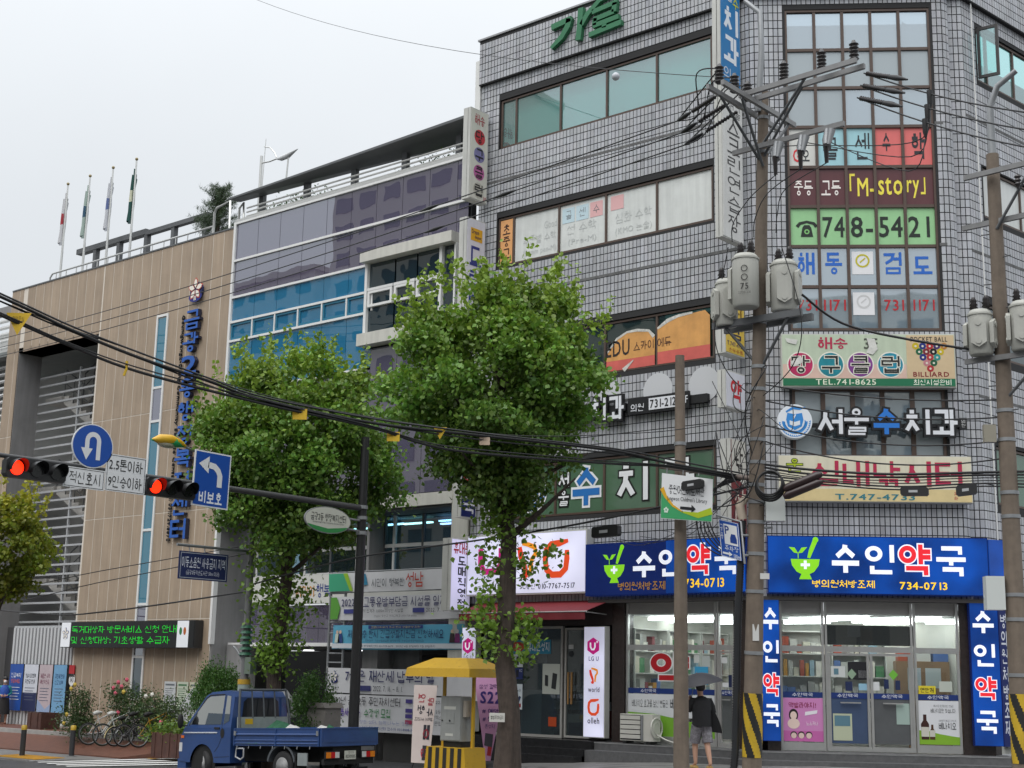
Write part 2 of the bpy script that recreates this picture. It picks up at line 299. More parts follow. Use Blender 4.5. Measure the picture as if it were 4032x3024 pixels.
def load_glyphs(chars):
    """Latin letters and figures become outlines in one go, one per line"""
    cu = bpy.data.curves.new('t', 'FONT'); cu.body = '\n'.join(chars); cu.size = 1; cu.resolution_u = 2; cu.space_line = 3; cu.fill_mode = 'FRONT'
    ob = bpy.data.objects.new('t', cu); me = ob.to_mesh(); n = len(me.vertices); vs = np.zeros(n*3); me.vertices.foreach_get('co', vs); vs = vs.reshape(-1,3)[:, :2]; fs = [tuple(p.vertices) for p in me.polygons]
    ys = vs[:,1]; line = np.clip(np.round(-(ys-.35)/3).astype(int), 0, len(chars)-1); by = [[] for _ in chars]
    for f in fs: by[line[f[0]]].append(f)
    for k, ch in enumerate(chars):
        idx = sorted({i for f in by[k] for i in f}); mp = {i: j for j, i in enumerate(idx)}; P = vs[idx]+np.array([0, 3*k]) if idx else np.zeros((0,2)); F = []
        for f in by[k]:
            q = [mp[i] for i in f]; ar = sum(P[q[i]][0]*P[q[(i+1)%len(q)]][1]-P[q[(i+1)%len(q)]][0]*P[q[i]][1] for i in range(len(q))); F.append(q if ar > 0 else q[::-1])
        GL[ch] = (P, F, P[:,0].max()+.07 if len(P) else .3)
    ob.to_mesh_clear(); bpy.data.objects.remove(ob); bpy.data.curves.remove(cu)
load_glyphs([c for c in CHARSET])
def glyphs(body, bold, grow=0):
    k = (body, bold, round(grow,3))
    if k not in TX:
        x = 0; V = []; F = []; Ly = []; n = 0; tall = any(0xAC00 <= ord(c) <= 0xD7A3 for c in body)
        for c in body:
            if c == ' ': x += .34; continue
            if 0xAC00 <= ord(c) <= 0xD7A3:
                P, Fc, ly = penmesh(hangul(c, .075+bold*2.1), grow); P = P*np.array([.92,.92])+np.array([0,-.1]); V.append(P+np.array([x,0])); Ly.append(ly); F += [tuple(a+n for a in f) for f in Fc]; n += len(P); x += 1.0; continue
            if c not in GL: continue
            P, Fc, adv = GL[c]; r = bold*.8+grow/2; nd = 0 if r < .006 else (4 if not grow else 8)
            for i, (du, dv) in enumerate([(0,0)]+[(r*math.cos(PI/4+2*PI*i/nd), r*math.sin(PI/4+2*PI*i/nd)) for i in range(nd)]):
                V.append(P+np.array([x+du,dv])); Ly.append(np.full(len(P), i)); F += [tuple(a+n for a in f) for f in Fc]; n += len(P)
            x += adv+bold
        if not V: V = [np.zeros((1,2))]; Ly = [np.zeros(1)]
        vs = np.vstack(V)
        if grow: lo, hi = glyphs(body, bold)[3]
        else: lo, hi = vs.min(0), vs.max(0)
        TX[k] = ((vs-lo)/np.maximum(hi-lo, 1e-6), F, np.concatenate(Ly), (lo, hi))
    return TX[k]
def text(b, fr, body, u0, u1, v0, v1, w=0, bold=.02, depth=0, keep=False, pad=0, shear=0):
    """letters stretched into a box; strokes are laid one over the other a hair apart"""
    vs, fs, ly, (lo, hi) = glyphs(body, bold)
    if pad: d = np.maximum(hi-lo, 1e-6); vs, fs, ly, _ = glyphs(body, bold, 2*pad/(((u1-u0)/d[0]+(v1-v0)/d[1])/2))
    n = len(vs)
    P = [fr.p(u0+(u1-u0)*x, v0+(v1-v0)*y, w+depth-l*.0003) for (x, y), l in zip(vs, ly)]; b.mesh_in(P, fs)
    if depth:
        cnt = {}
        for f in fs:
            for i in range(len(f)):
                a, c = f[i], f[(i+1)%len(f)]
                if (c, a) in cnt: cnt.pop((c, a))
                else: cnt[(a, c)] = 1
        Q = [fr.p(u0+(u1-u0)*x, v0+(v1-v0)*y, w) for x, y in vs]; b.mesh_in(Q+P, [(a, c, n+c, n+a) for a, c in cnt])
    return b
def vtext(b, fr, chars, u0, u1, v0, v1, w=0, bold=.02, depth=0, gap=.2, pad=0):
    n = len(chars); h = (v1-v0)/(n+gap*(n-1))
    for i, c in enumerate(chars):
        top = v1-i*h*(1+gap)
        if c != ' ': text(b, fr, c, u0, u1, top-h, top, w, bold, depth, pad=pad)
    return b
def letters(parent, fr, items, name='lettering'):
    """items: (text, u0, u1, v0, v1, colour, bold[, vertical]) -> one printed part per colour"""
    for it in items:
        b = B(); c = it[5]; wv = it[8] if len(it) > 8 else .006
        if len(it) > 7 and it[7]: vtext(b, fr, it[0], *it[1:5], wv, it[6])
        else: text(b, fr, it[0], *it[1:5], wv, it[6])
        obj(name, b, c if not isinstance(c, str) else paint(c), parent)
def signbox(name, label, cat, fr, u0, u1, v0, v1, depth, face, side, group=None, rim=.03):
    """a box sign: casing with a face panel set into its front"""
    t = empty(name, fr.p((u0+u1)/2, v0, 0), label, cat, group)
    obj('casing', B().box(fr, u0, u1, v0, v1, .0, depth-.012), side, t)
    obj('face_panel', B().box(fr, u0+rim, u1-rim, v0+rim, v1-rim, depth-.014, depth), face, t)
    return t

# ================================================================ ground
def gz(x):          # pavement height: the street falls away to the left
    if x > -18: return .05 + .02*min(x+18, 14)
    if x > -26: return .05 + .05*(x+18)
    return -.35 + .022*max(x+26, -30)
asph = mat('wet asphalt', (.052,.053,.056), .38, var=.35, vscale=1.1, bump=.35, bscale=60)
pave = mat('grey paving', (.20,.195,.19), .45, var=.22, vscale=2.2, bump=.2, bscale=30)
kerbm = mat('kerb stone', (.33,.325,.31), .55, var=.18, vscale=4, bump=.2)
brickp = mat('red brick paving', (.13,.052,.032), .5, var=.3, vscale=6, bump=.25)
yel = mat('yellow paving', (.55,.30,.035), .55, var=.18, vscale=5, dirt=.35)
whitep = mat('road paint', (.74,.74,.72), .5, var=.06, vscale=5, dirt=.4)
def sheet(name, xs, y0, y1, dz, m, kind='structure', ny=1):
    b = B()
    for a, c in zip(xs[:-1], xs[1:]): b.face([(a,y0,gz(a)+dz), (c,y0,gz(c)+dz), (c,y1,gz(c)+dz), (a,y1,gz(a)+dz)])
    return obj(name, b, m, kind=kind)
sheet('road', [-400,-60,-50,-44,-40,-36,-32,-28,-26,-24,-22,-20,-18,-14,-10,-4,2,60,400], -300, 260, -.13, asph)
# pavement slabs: kerbed pavement before the shops (slab joints are real grooves)
b = B()
sx = np.arange(-21.6, -4.01, .44)
for i in range(len(sx)-1):
    for j in range(14):
        y0 = -6.05+j*.44; x0 = sx[i]
        x1 = sx[i+1]-.012; y1 = y0+.428; d = random.uniform(-.003, .003)
        P = [(x0,y0,gz(x0)+d), (x1,y0,gz(x1)+d), (x1,y1,gz(x1)+d), (x0,y1,gz(x0)+d)]; b.face(P)
obj('pavement_slabs', b, pave, kind='structure')
sheet('pavement', list(np.arange(-21.62, -4, .44)), -6.06, .2, -.014, mat('joint sand', (.10,.095,.09), .8))
kb = B()
for i in range(18):
    x0 = -21.65+i*1.0; z0, z1 = gz(x0), gz(x0+.98)
    P = [(x0,-6.24,z0), (x0+.985,-6.24,z1), (x0+.985,-6.07,z1), (x0,-6.07,z0)]; Q = [(p[0],p[1],p[2]-.2) for p in P]
    kb.mesh_in(Q+P, [(4,5,6,7), (0,1,5,4), (1,2,6,5), (3,0,4,7), (2,3,7,6)])
obj('kerb', kb, kerbm, kind='structure')
# forecourt of the civic building: brick ramp, kerb, raised walk, yellow guide blocks, crossing
def slab(name, poly, zf, m, th=.12, kind='structure'):
    b = B(); n = len(poly); T = [(x,y,zf(x,y)) for x,y in poly]; b.face(T)
    for i in range(n):
        a, c = T[i], T[(i+1)%n]; b.face([(a[0],a[1],a[2]-th), (c[0],c[1],c[2]-th), c, a])
    return obj(name, b, m, kind=kind)
rz = lambda x, y: -.62 + .135*(y+4.6) + .0*x           # rises from the corner up to the entrance
slab('corner_pavement', [(-60,-6.3),(-35.6,-5.6),(-34.3,-4.0),(-34.2,-3.6),(-60,-3.6)], lambda x,y: -.66+.03*(y+6)*.6+.004*(x+36), pave, .16)
slab('brick_ramp', [(-60,-3.6),(-34.2,-3.6),(-33.2,-2.6),(-33.2,-1.9),(-60,-1.9)], lambda x,y: -.58+.2*(y+3.6)+.004*(x+36), brickp, .2)
slab('entrance_walk', [(-60,-1.9),(-33.0,-1.9),(-30.6,.9),(-60,.9)], lambda x,y: -.14, kerbm, .3)
slab('entrance_paving', [(-60,-1.72),(-33.2,-1.72),(-31,.9),(-60,.9)], lambda x,y: -.134, brickp, .02)
slab('driveway', [(-34.2,-3.7),(-22.1,-4.5),(-22.1,4),(-32.6,4),(-32.6,-1.9)], lambda x,y: -.44+.02*(y)+.012*(x+26), asph, .1)
b = B()
for i in range(7):
    for j in range(3):
        x0, y0 = -37.6+i*.31, -5.45+j*.31+.1*i*.0
        z = -.652+.004*(x0+36)+.03*(y0+6)*.6
        b.box(Fr((x0,y0,z), (1,0,0), (0,1,0)), 0, .295, 0, .295, 0, .012, False)
        for k in range(4): b.box(Fr((x0,y0,z+.012), (1,0,0), (0,1,0)), .02+k*.07, .055+k*.07, .02, .275, 0, .006, False)
obj('tactile_paving', b, yel, kind='structure')
zc = lambda x, y: gz(x)-.126
for i in range(6):           # crossing bars
    o = Vector((-36.6+i*.83, -5.2-.5*i*.5, 0)); d = Vector((.46, .89, 0)); n = Vector((.89, -.46, 0)); L_ = 3.7
    P = [o, o+n*.42, o+n*.42+d*L_, o+d*L_]
    b = B(); b.face([(p.x, p.y, max(zc(p.x,p.y), -.44+.02*p.y+.012*(p.x+26) if (p.y > -3.7 and p.x > -34.2) else -9)+.008) for p in P]); obj('crossing_bar', b, whitep, kind='structure')
b = B(); b.face([(-31.5,-7.4,gz(-31.5)-.124), (-29.4,-7.2,gz(-29.4)-.124), (-29.4,-7.05,gz(-29.4)-.124), (-31.5,-7.25,gz(-31.5)-.124)]); obj('yellow_line', b, yel, kind='structure')
b = B(); b.face([(-33.6,-3.2,-.575), (-31.4,-3.35,-.545), (-31.4,-3.22,-.545), (-33.6,-3.07,-.572)]); obj('driveway_line', b, yel, kind='structure')
# ================================================================ grey tiled corner building
grout = mat('dark grout', (.02,.02,.021), .8)
tilem = mat('grey glazed tile', (.45,.46,.485), .3, tint=True, spec=.5, var=.14, vscale=.5, streak=.26, dirt=.2)
brownf = mat('brown window frame', (.085,.055,.042), .45, var=.15, vscale=3)
whitef = mat('white window frame', (.70,.70,.68), .4)
alu = mat('aluminium', (.46,.46,.45), .35, metal=.6, var=.1)
darkgr = mat('dark brown granite', (.035,.026,.024), .22, var=.3, vscale=14)
stepm = mat('grey granite steps', (.115,.115,.118), .42, var=.25, vscale=9, bump=.1)
blackst = mat('black granite steps', (.02,.02,.021), .25, var=.3, vscale=9)
KX = -16.17; a2 = math.radians(35.65)
CH = Fr((KX,0,0), (math.cos(a2), math.sin(a2), 0), (0,0,1))
a3 = math.radians(81.9); RC = CH.p(4.937, 0, -.25); R3 = Fr((RC.x, RC.y, 0), (math.cos(a3), math.sin(a3), 0), (0,0,1))
bld = empty('tiled_commercial_building', (-16.2, 0, .0), 'grey tiled four storey corner building with brown window frames', 'building')
# --- plan path of the outer wall
t_ = .5*math.tan(a2/2)
def arc(c, r, s, e, n=24): return [(c[0]+r*math.cos(s+(e-s)*i/n), c[1]+r*math.sin(s+(e-s)*i/n)) for i in range(n+1)]
cA = (KX-t_, .5); arcA = arc(cA, .5, -PI/2, -PI/2+a2, 8)
e1 = CH.p(4.36, 0, -.25); arcB = arc((e1.x, e1.y), .25, -PI/2+a2, a2, 10)
path = [(-24.75, 0), (KX-t_, 0)] + arcA[1:] + arcB + [tuple(CH.p(4.62, 0, -.25)[:2]), (RC.x, RC.y), tuple(R3.p(7.5, 0)[:2])]
PL = [0]
for p, q in zip(path[:-1], path[1:]): PL.append(PL[-1]+math.hypot(q[0]-p[0], q[1]-p[1]))
def at_path(s):
    for i in range(len(path)-1):
        if s <= PL[i+1] or i == len(path)-2:
            p, q = path[i], path[i+1]; l = PL[i+1]-PL[i]; 
            if l < 1e-6: continue
            f = (s-PL[i])/l; return Vector((p[0]+(q[0]-p[0])*f, p[1]+(q[1]-p[1])*f, 0)), Vector(((q[0]-p[0])/l, (q[1]-p[1])/l, 0))
ZB, ZT, ZL = 3.62, 19.12, 17.8
H1 = [(-24.06,-17.28,15.82,17.24), (-24.06,-17.28,12.48,13.87), (-24.06,-17.28,9.14,10.47), (-24.06,-17.28,5.72,7.10)]
H2 = [(.78,4.15,9.64,17.5), (.78,4.15,6.76,8.3)]
H3 = [(.66,7.4,15.95,17.33), (.66,7.4,12.55,13.8), (.66,7.4,9.2,10.45), (.66,7.4,5.8,7.15)]
def holed(b, fr, u0, u1, v0, v1, holes, w, rev=.16):
    us = sorted({u0, u1, *[h for q in holes for h in q[:2]]}); vs = sorted({v0, v1, *[h for q in holes for h in q[2:]]})
    for i in range(len(us)-1):
        for j in range(len(vs)-1):
            cu, cv = (us[i]+us[i+1])/2, (vs[j]+vs[j+1])/2
            if any(h[0] < cu < h[1] and h[2] < cv < h[3] for h in holes): continue
            b.quad(fr, us[i], us[i+1], vs[j], vs[j+1], w)
    for h in holes:
        for A, C in (((h[0],h[2]),(h[1],h[2])), ((h[1],h[2]),(h[1],h[3])), ((h[1],h[3]),(h[0],h[3])), ((h[0],h[3]),(h[0],h[2]))):
            b.face([fr.p(*A,w), fr.p(*C,w), fr.p(*C,w-rev), fr.p(*A,w-rev)])
b = B()
holed(b, WX, -24.75, KX-t_, ZB, ZL, H1, 0); holed(b, CH, t_, 4.36, ZB, ZL, H2, 0); holed(b, R3, 0, 7.5, ZB, ZL, H3, 0)
def strip(pts, z0, z1, off=0):
    out = []
    for i, p in enumerate(pts):
        a = pts[max(i-1,0)]; c = pts[min(i+1,len(pts)-1)]; l = math.hypot(c[0]-a[0], c[1]-a[1]); out.append((p[0]+(c[1]-a[1])/l*off, p[1]-(c[0]-a[0])/l*off))
    for p, q in zip(out[:-1], out[1:]): b.face([(*p,z0), (*q,z0), (*q,z1), (*p,z1)])
    return out
strip(arcA, ZB, ZL); strip(arcB, ZB, ZL); strip([arcB[-1], tuple(CH.p(4.62,0,-.25)[:2]), (RC.x,RC.y)], ZB, ZL)
pp = strip(path, ZL, ZT, .12)
for i in range(len(path)-1):
    b.face([(*path[i],ZL), (*path[i+1],ZL), (*pp[i+1],ZL), (*pp[i],ZL)]); b.face([(*pp[i],ZT), (*pp[i+1],ZT), (path[i+1][0],path[i+1][1]+.4,ZT), (path[i][0],path[i][1]+.4,ZT)])
b.face([(-24.75,-.12,ZL), (-24.75,.4,ZL), (-24.75,.4,ZT), (-24.75,-.12,ZT)]); b.face([(-24.75,0,.3), (-24.75,9,.3), (-24.75,9,ZT), (-24.75,0,ZT)])
wall = obj('wall', b, grout, bld)
# --- tiles
tw, th_, pu, pv = .0915, .178, .112, .2
tb = B().box(ID, -tw/2, tw/2, -th_/2, th_/2, -.002, .012, False); tme = piece('tile', tb, tilem)
ca = tme.color_attributes.new('tint', 'FLOAT_COLOR', 'POINT'); ca.data.foreach_set('color', [1.0]*4*len(tme.vertices))
lineseg = [(0, PL[1], WX, -24.75, H1), (PL[1+8], PL[1+8+1], CH, t_, H2), (PL[-2], PL[-1], R3, 0, H3)]
cand = []; V_, F_, T_ = [], [], []; s = pu*.5
unit = np.array(tb.v); uf = tb.f
pipes = set()
while s < PL[-1]:
    p, t = at_path(s); seg = next((q for q in lineseg if q[0] <= s <= q[1]), None); nrm = Vector((t.y, -t.x, 0))
    for k in range(int((ZT-ZB)/pv)):
        z = ZB+(k+.5)*pv; off = .12 if z > ZL+.0 else 0
        if abs(z-ZL) < .07: continue
        if seg is not None and not off:
            u = seg[3]+s-seg[0]
            if any(h[0]-.05 < u < h[1]+.05 and h[2]-.09 < z < h[3]+.09 for h in seg[4]): continue
        cen = p+nrm*off; g = random.gauss(1, .03); g *= random.choice((1,1,1,1,1,1,1,1,.93,.86)); tint = (g*random.uniform(.985,1.02), g, g*random.uniform(.98,1.02), 1)
        cand.append((cen.x, cen.y, z, t, nrm, tint, seg is not None and seg[2] is CH and z < 6.6 or (seg is None and s > PL[2] and s < PL[-3] and z < 9)))
    s += pu
near = [i for i, c in enumerate(cand) if c[6]]; near.sort(key=lambda i: (cand[i][0]**2+(cand[i][1]+27.5)**2+(cand[i][2]-1.8)**2)); near = set(near[:298])
for i, c in enumerate(cand):
    x, y, z, t, nrm, tint, _ = c
    if i in near: inst('tile', tme, Fr((x,y,z), t, (0,0,1)), wall); continue
    n0 = len(V_); V_ += [(x+t.x*q[0]+nrm.x*q[2], y+t.y*q[0]+nrm.y*q[2], z+q[1]) for q in unit]; F_ += [tuple(a+n0 for a in f) for f in uf]; T_ += [tint]*8
tb2 = B(); tb2.v = V_; tb2.f = F_; tb2.m = [0]*len(F_); tb2.sm = [False]*len(F_)
to = obj('tile_field', tb2, tilem, wall, kind='stuff')
ca = to.data.color_attributes.new('tint', 'FLOAT_COLOR', 'POINT'); ca.data.foreach_set('color', np.array(T_, dtype=np.float32).ravel())
# dark movement joints and patched bands between the storeys
sealm = mat('sealant', (.12,.12,.12), .8, var=.5, vscale=5)
for z, fr, u0, u1 in ((14.92, WX, -24.7, -16.4), (11.66, WX, -24.7, -16.4), (8.42, WX, -24.7, -16.4), (11.66, CH, 4.17, 4.34), (8.35, CH, 4.17, 4.34), (14.6, CH, 4.17, 4.36), (11.6, R3, .02, 7.4), (8.2, R3, .02, 7.4), (14.9, R3, .02, 7.4)):
    obj('movement_joint', B().box(fr, u0, u1, z-.035, z+.035, .0, .016, False), sealm, wall)
obj('parapet_cap', B().box(WX, -24.8, -16.2, ZT, ZT+.05, -.4, .16), mat('cap', (.3,.3,.31), .6), bld)
obj('side_flashing', B().box(WX, -24.95, -24.765, 16.0, 18.6, -.3, .05), whitef, bld)
# rooms behind the upper windows
room = mat('room wall', (.42,.44,.40), .9); 
b = B()
for h in H1: b.quad(WX, h[0]-.3, h[1]+.3, h[2]-.8, h[3]+.3, -1.6)
b.quad(CH, .3, 4.6, 5.9, 17.8, -1.5); b.quad(R3, 0, 7.5, 4.9, 17.8, -1.6)
obj('room_back', b, mat('room back', (.13,.15,.15), .9), bld)
obj('hall_back', B().quad(WX, -23.9, -17.3, 15.2, 17.6, -.42), mat('mint wall', (.60,.86,.80), .9), bld)
b = B()
for z in (15.1, 11.8, 8.5, 5.3, 17.7): b.wbox(-24.7, -16.3, .2, 1.58, z-.1, z+.1)
obj('floor_slab', b, mat('slab', (.3,.3,.3), .9), bld)
# --- ribbon windows on the street front
g_teal = glass('teal glass', '#a6e8e4', .22, .015, .2, .03); g_green = glass('green film glass', '#5f7f66', .05, .05, .75, .05)
g_paper = mat('papered pane', (.66,.68,.66), .35, var=.10, vscale=1.6, streak=.12); g_dark = glass('dark green glass', '#2c4a46', .1, .02, .35, .1)
g_sky = glass('pale blue glass', '#adc2cf', .30, .02, .5, .03); g_mist = glass('frosted glass', '#a9b4b8', .14, .25, .72)
def ribbon(fr, u0, u1, v0, v1, muls, panes, fm, parent, casement=True, fw=.05):
    wd = obj('window', B().box(fr, u0, u1, v0, v0+fw, -.12, -.04).box(fr, u0, u1, v1-fw, v1, -.12, -.04).box(fr, u0, u0+fw, v0+fw, v1-fw, -.12, -.04).box(fr, u1-fw, u1, v0+fw, v1-fw, -.12, -.04), fm, parent)
    xs = [u0]+muls+[u1]
    for m in muls: obj('mullion', B().box(fr, m-.028, m+.028, v0+fw, v1-fw, -.115, -.045), fm, wd)
    for i in range(len(xs)-1):
        g = panes[i] if isinstance(panes, list) else panes
        obj('pane', B().quad(fr, xs[i]+.03, xs[i+1]-.03, v0+fw, v1-fw, -.085), g, wd)
    return wd
ML = [-23.52, -21.99, -20.48, -18.93]
ribbon(WX, -24.04, -17.3, 15.84, 17.22, ML, g_teal, brownf, bld)
w2_ = ribbon(WX, -24.04, -17.3, 12.5, 13.85, ML, [g_dark, g_paper, g_paper, g_paper, g_paper], brownf, bld)
w3_ = ribbon(WX, -24.04, -17.3, 9.16, 10.45, ML, g_dark, brownf, bld)
w4_ = ribbon(WX, -24.04, -17.3, 5.74, 7.08, ML, g_green, brownf, bld)
faint = mat('faded print', (.50,.52,.51), .5); faint2 = mat('faded dark print', (.16,.17,.18), .5)
letters(w2_, WX, [('수준별 수학', -23.2,-22.1,12.95,13.2, faint, .0, False,-.078), ('(Summ pen-M)', -23.2,-22.1,12.62,12.82, faint, 0, False,-.078), ('선 수학', -21.75,-20.8,12.98,13.25, faint, .0, False,-.078), ('(Pre-M)', -21.7,-20.8,12.65,12.85, faint, 0, False,-.078), ('심화 수학', -20.2,-19.1,12.98,13.25, faint, .0, False,-.078), ('(KMO 논술)', -20.2,-19.1,12.65,12.88, faint, 0, False,-.078), ('Good', -22.5,-22.08,13.3,13.5, faint, 0, False,-.078)])
b = B().quad(WX, -21.9,-21.5,13.3,13.7,-.079).quad(WX, -21.45,-21.05,13.3,13.7,-.079); obj('sticker', b, mat('pale blue film', (.52,.66,.72), .5), w2_)
[obj('sticker', B().quad(WX,*q,-.079), mat('pale red film', (.72,.42,.42), .5), w2_) for q in ((-21.0,-20.6,13.3,13.7),(-20.35,-19.95,13.35,13.72))]
letters(w2_, WX, [('골', -21.78,-21.6,13.4,13.62, faint2, 0, False,-.075), ('센', -21.35,-21.15,13.4,13.62, faint2, 0, False,-.075), ('수', -20.9,-20.7,13.4,13.62, faint2, 0, False,-.075)])
obj('poster', B().quad(WX, -23.98,-23.56,12.56,13.78,-.05), mat('orange poster', (.72,.36,.14), .5, var=.1), w2_)
letters(w2_, WX, [('초중고', -23.9,-23.64,12.7,13.65,'#3a1d12', .02, True, -.044)])
# torn orange advertisement on the third floor panes
torn = mat('faded orange advertisement', (.66,.33,.10), .4, var=.18, vscale=2.5, streak=.1)
A = [(-20.42,9.45),(-18.98,9.45),(-18.98,9.92),(-19.15,10.05),(-19.5,10.12),(-19.8,10.1),(-20.1,9.98),(-20.42,9.66)]
A2 = [(-18.9,9.5),(-17.42,9.5),(-17.42,10.2),(-17.55,10.34),(-17.9,10.32),(-18.3,10.3),(-18.6,10.22),(-18.9,10.08)]
obj('torn_poster', B().poly(WX, A, -.035).poly(WX, A2, -.035), torn, w3_)
obj('poster_band', B().poly(WX, [(-20.42,9.2),(-18.98,9.2),(-18.98,9.45),(-20.42,9.45)], -.036).poly(WX, [(-18.9,9.2),(-17.42,9.2),(-17.42,9.5),(-18.9,9.5)], -.036), mat('red band', (.60,.12,.10), .4, var=.15, vscale=3), w3_)
obj('peeled_edge', B().stroke(WX, [(-20.4,9.66),(-20.1,9.99),(-19.8,10.12),(-19.5,10.13),(-19.15,10.07),(-19.0,9.9)], [.03,.06,.05,.07,.06,.1], -.03).stroke(WX, [(-18.9,10.08),(-18.6,10.24),(-18.3,10.31),(-17.9,10.33)], [.05,.1,.07,.05], -.03).stroke(WX, [(-19.9,9.18),(-19.6,9.4)], [.12,.02], -.03), mat('peeled vinyl', (.55,.54,.5), .6, var=.4, vscale=14), w3_)
letters(w3_, WX, [('EDU', -20.42,-19.72,9.55,9.95,'#231a18', .02, False,-.03), ('스카이 에듀', -19.6,-18.5,9.62,9.84,'#43231a', .01, False,-.03)])
# dental practice lettering on the second floor panes
def crest(b_white, b_blue, fr, u, v, r, w):
    b_white.disc(fr, u, v, r, w, 36)
    b_blue.ring(fr, u, v, r*.60, r*.74, w+.004, 30, PI*1.0, PI*2.0)
    for i in range(22):
        a = PI*(1.02+.96*i/21) if i < 22 else 0
        for k in (.62, .86):
            cu, cv = u+r*(k)*math.cos(a), v+r*k*math.sin(a)
            b_blue.stroke(fr, [(cu,cv),(cu+.12*r*math.cos(a+ (1.2 if k > .7 else 2)),cv+.12*r*math.sin(a+(1.2 if k > .7 else 2)))], [.10*r,.02*r], w+.004)
    b_blue.poly(fr, [(u-.42*r,v+.5*r),(u-.5*r,v+.1*r),(u-.4*r,v-.3*r),(u,v-.52*r),(u+.4*r,v-.3*r),(u+.5*r,v+.1*r),(u+.42*r,v+.5*r),(u,v+.42*r)], w+.005)
    b_blue.stroke(fr, [(u-.5*r,v+.55*r),(u-.1*r,v+.8*r),(u+.3*r,v+.72*r),(u+.62*r,v+.85*r)], [.1*r,.16*r,.1*r,.04*r], w+.004)
    b_white.poly(fr, [(u-.3*r,v+.05*r),(u,v-.05*r),(u+.3*r,v+.05*r),(u+.3*r,v-.2*r),(u,v-.3*r),(u-.3*r,v-.2*r)], w+.009)
    b_white.stroke(fr, [(u-.08*r,v+.15*r),(u+.05*r,v+.4*r)], .07*r, w+.009)
bw, bb = B(), B(); crest(bw, bb, WX, -22.78, 6.38, .52, -.07)
obj('crest', bw, paint('#e9eaee'), w4_); obj('crest_print', bb, paint('#1d6cb8'), w4_)
b = B(); b2 = B(); b3 = B()
for tx, q in (('서',(-21.9,-21.57,6.45,6.85)), ('울',(-21.9,-21.57,5.98,6.36)), ('치',(-20.1,-19.2,5.98,6.9)), ('과',(-18.8,-17.9,5.98,6.9))):
    text(b, WX, tx, *q, -.068, .03); text(b3, WX, tx, *q, -.074, .03, pad=.045)
text(b2, WX, '수', -21.45,-20.62,5.95,6.9, -.064, .045); text(b, WX, '수', -21.45,-20.62,5.95,6.9, -.070, .045, pad=.06)
obj('lettering', b, paint('#e6e8ea'), w4_); obj('lettering', b2, paint('#1f6db5'), w4_); obj('letter_outline', b3, paint('#10130f'), w4_)
# --- corner windows, five columns
us = [.8, 1.468, 2.124, 2.78, 3.436, 4.13]; vz = [17.46,16.48,15.52,14.55,13.56,12.6,11.64,10.68,9.68]
film = lambda n, c: mat(n, c, .3, var=.05, vscale=2, streak=.05)
wh, cy, rd, mar, grn = film('white film',(.66,.66,.62)), film('cyan film',(.36,.62,.68)), film('red film',(.72,.16,.15)), film('maroon film',(.11,.035,.04)), film('green film',(.32,.60,.30))
cg = obj('corner_window', B().box(CH, .78, 4.15, 17.44, 17.5, -.13, -.02).box(CH, .78, 4.15, 9.64, 9.7, -.13, -.02).box(CH, .78,.83,9.7,17.44,-.13,-.02).box(CH, 4.10,4.15,9.7,17.44,-.13,-.02), brownf, bld)
for u in us[1:-1]: obj('mullion', B().box(CH, u-.034, u+.034, 9.7, 17.44, -.125, -.03), brownf, cg)
for z in vz[1:-1]:
    for i in range(5): obj('transom', B().box(CH, us[i]+.035, us[i+1]-.035, z-.035, z+.035, -.12, -.035), brownf, cg)
rows = [[g_sky]*5, [g_mist]*5, [g_mist,g_mist,g_sky,g_sky,g_sky], [wh,cy,cy,rd,rd], [mar]*5, [grn]*5, [g_sky]*5, [g_sky]*5]
for r in range(8):
    for c_ in range(5): obj('pane', B().quad(CH, us[c_]+.03, us[c_+1]-.03, vz[r+1]+.03, vz[r]-.03, -.08), rows[r][c_], cg)
W8 = -.072
letters(cg, CH, [('G',.92,1.08,13.7,14.02,'#d8333a',.02,False,W8), ('오',1.12,1.3,13.72,14.0,'#20242a',.02,False,W8), ('골',1.62,1.95,13.75,14.3,'#20242a',.02,False,W8), ('센',2.35,2.68,13.75,14.4,'#20242a',.02,False,W8), ('수',2.98,3.16,13.95,14.4,'#20242a',.03,False,W8), ('학',3.65,3.95,13.75,14.4,'#20242a',.03,False,W8),
  ('중등',.93,1.36,12.88,13.24,'#efe7e2',.02,False,W8), ('고등',1.55,2.0,12.88,13.24,'#efe7e2',.02,False,W8), ('「M-',2.2,2.76,12.85,13.4,'#f1e14e',.02,False,W8), ('sto',2.85,3.4,12.88,13.3,'#f1e14e',.02,False,W8), ('ry」',3.5,3.92,12.8,13.3,'#f1e14e',.02,False,W8),
  ('74',1.56,2.06,11.86,12.36,'#14211a',.02,False,W8), ('8-',2.2,2.7,11.86,12.36,'#14211a',.02,False,W8), ('54',2.84,3.37,11.86,12.36,'#14211a',.02,False,W8), ('21',3.5,3.98,11.86,12.36,'#14211a',.02,False,W8),
  ('해',.98,1.36,10.98,11.5,'#1f63c0',.04,False,W8), ('동',1.6,1.98,10.98,11.5,'#1f63c0',.04,False,W8), ('검',2.92,3.32,10.98,11.5,'#1f63c0',.04,False,W8), ('도',3.58,4.0,10.98,11.4,'#1f63c0',.04,False,W8),
  ('731',.95,1.4,10.12,10.38,'#b3202a',.02,False,W8), ('1171',1.55,2.04,10.12,10.38,'#b3202a',.02,False,W8), ('731',2.9,3.34,10.12,10.38,'#b3202a',.02,False,W8), ('1171',3.55,4.02,10.12,10.38,'#b3202a',.02,False,W8)])
b = B()   # telephone pictogram
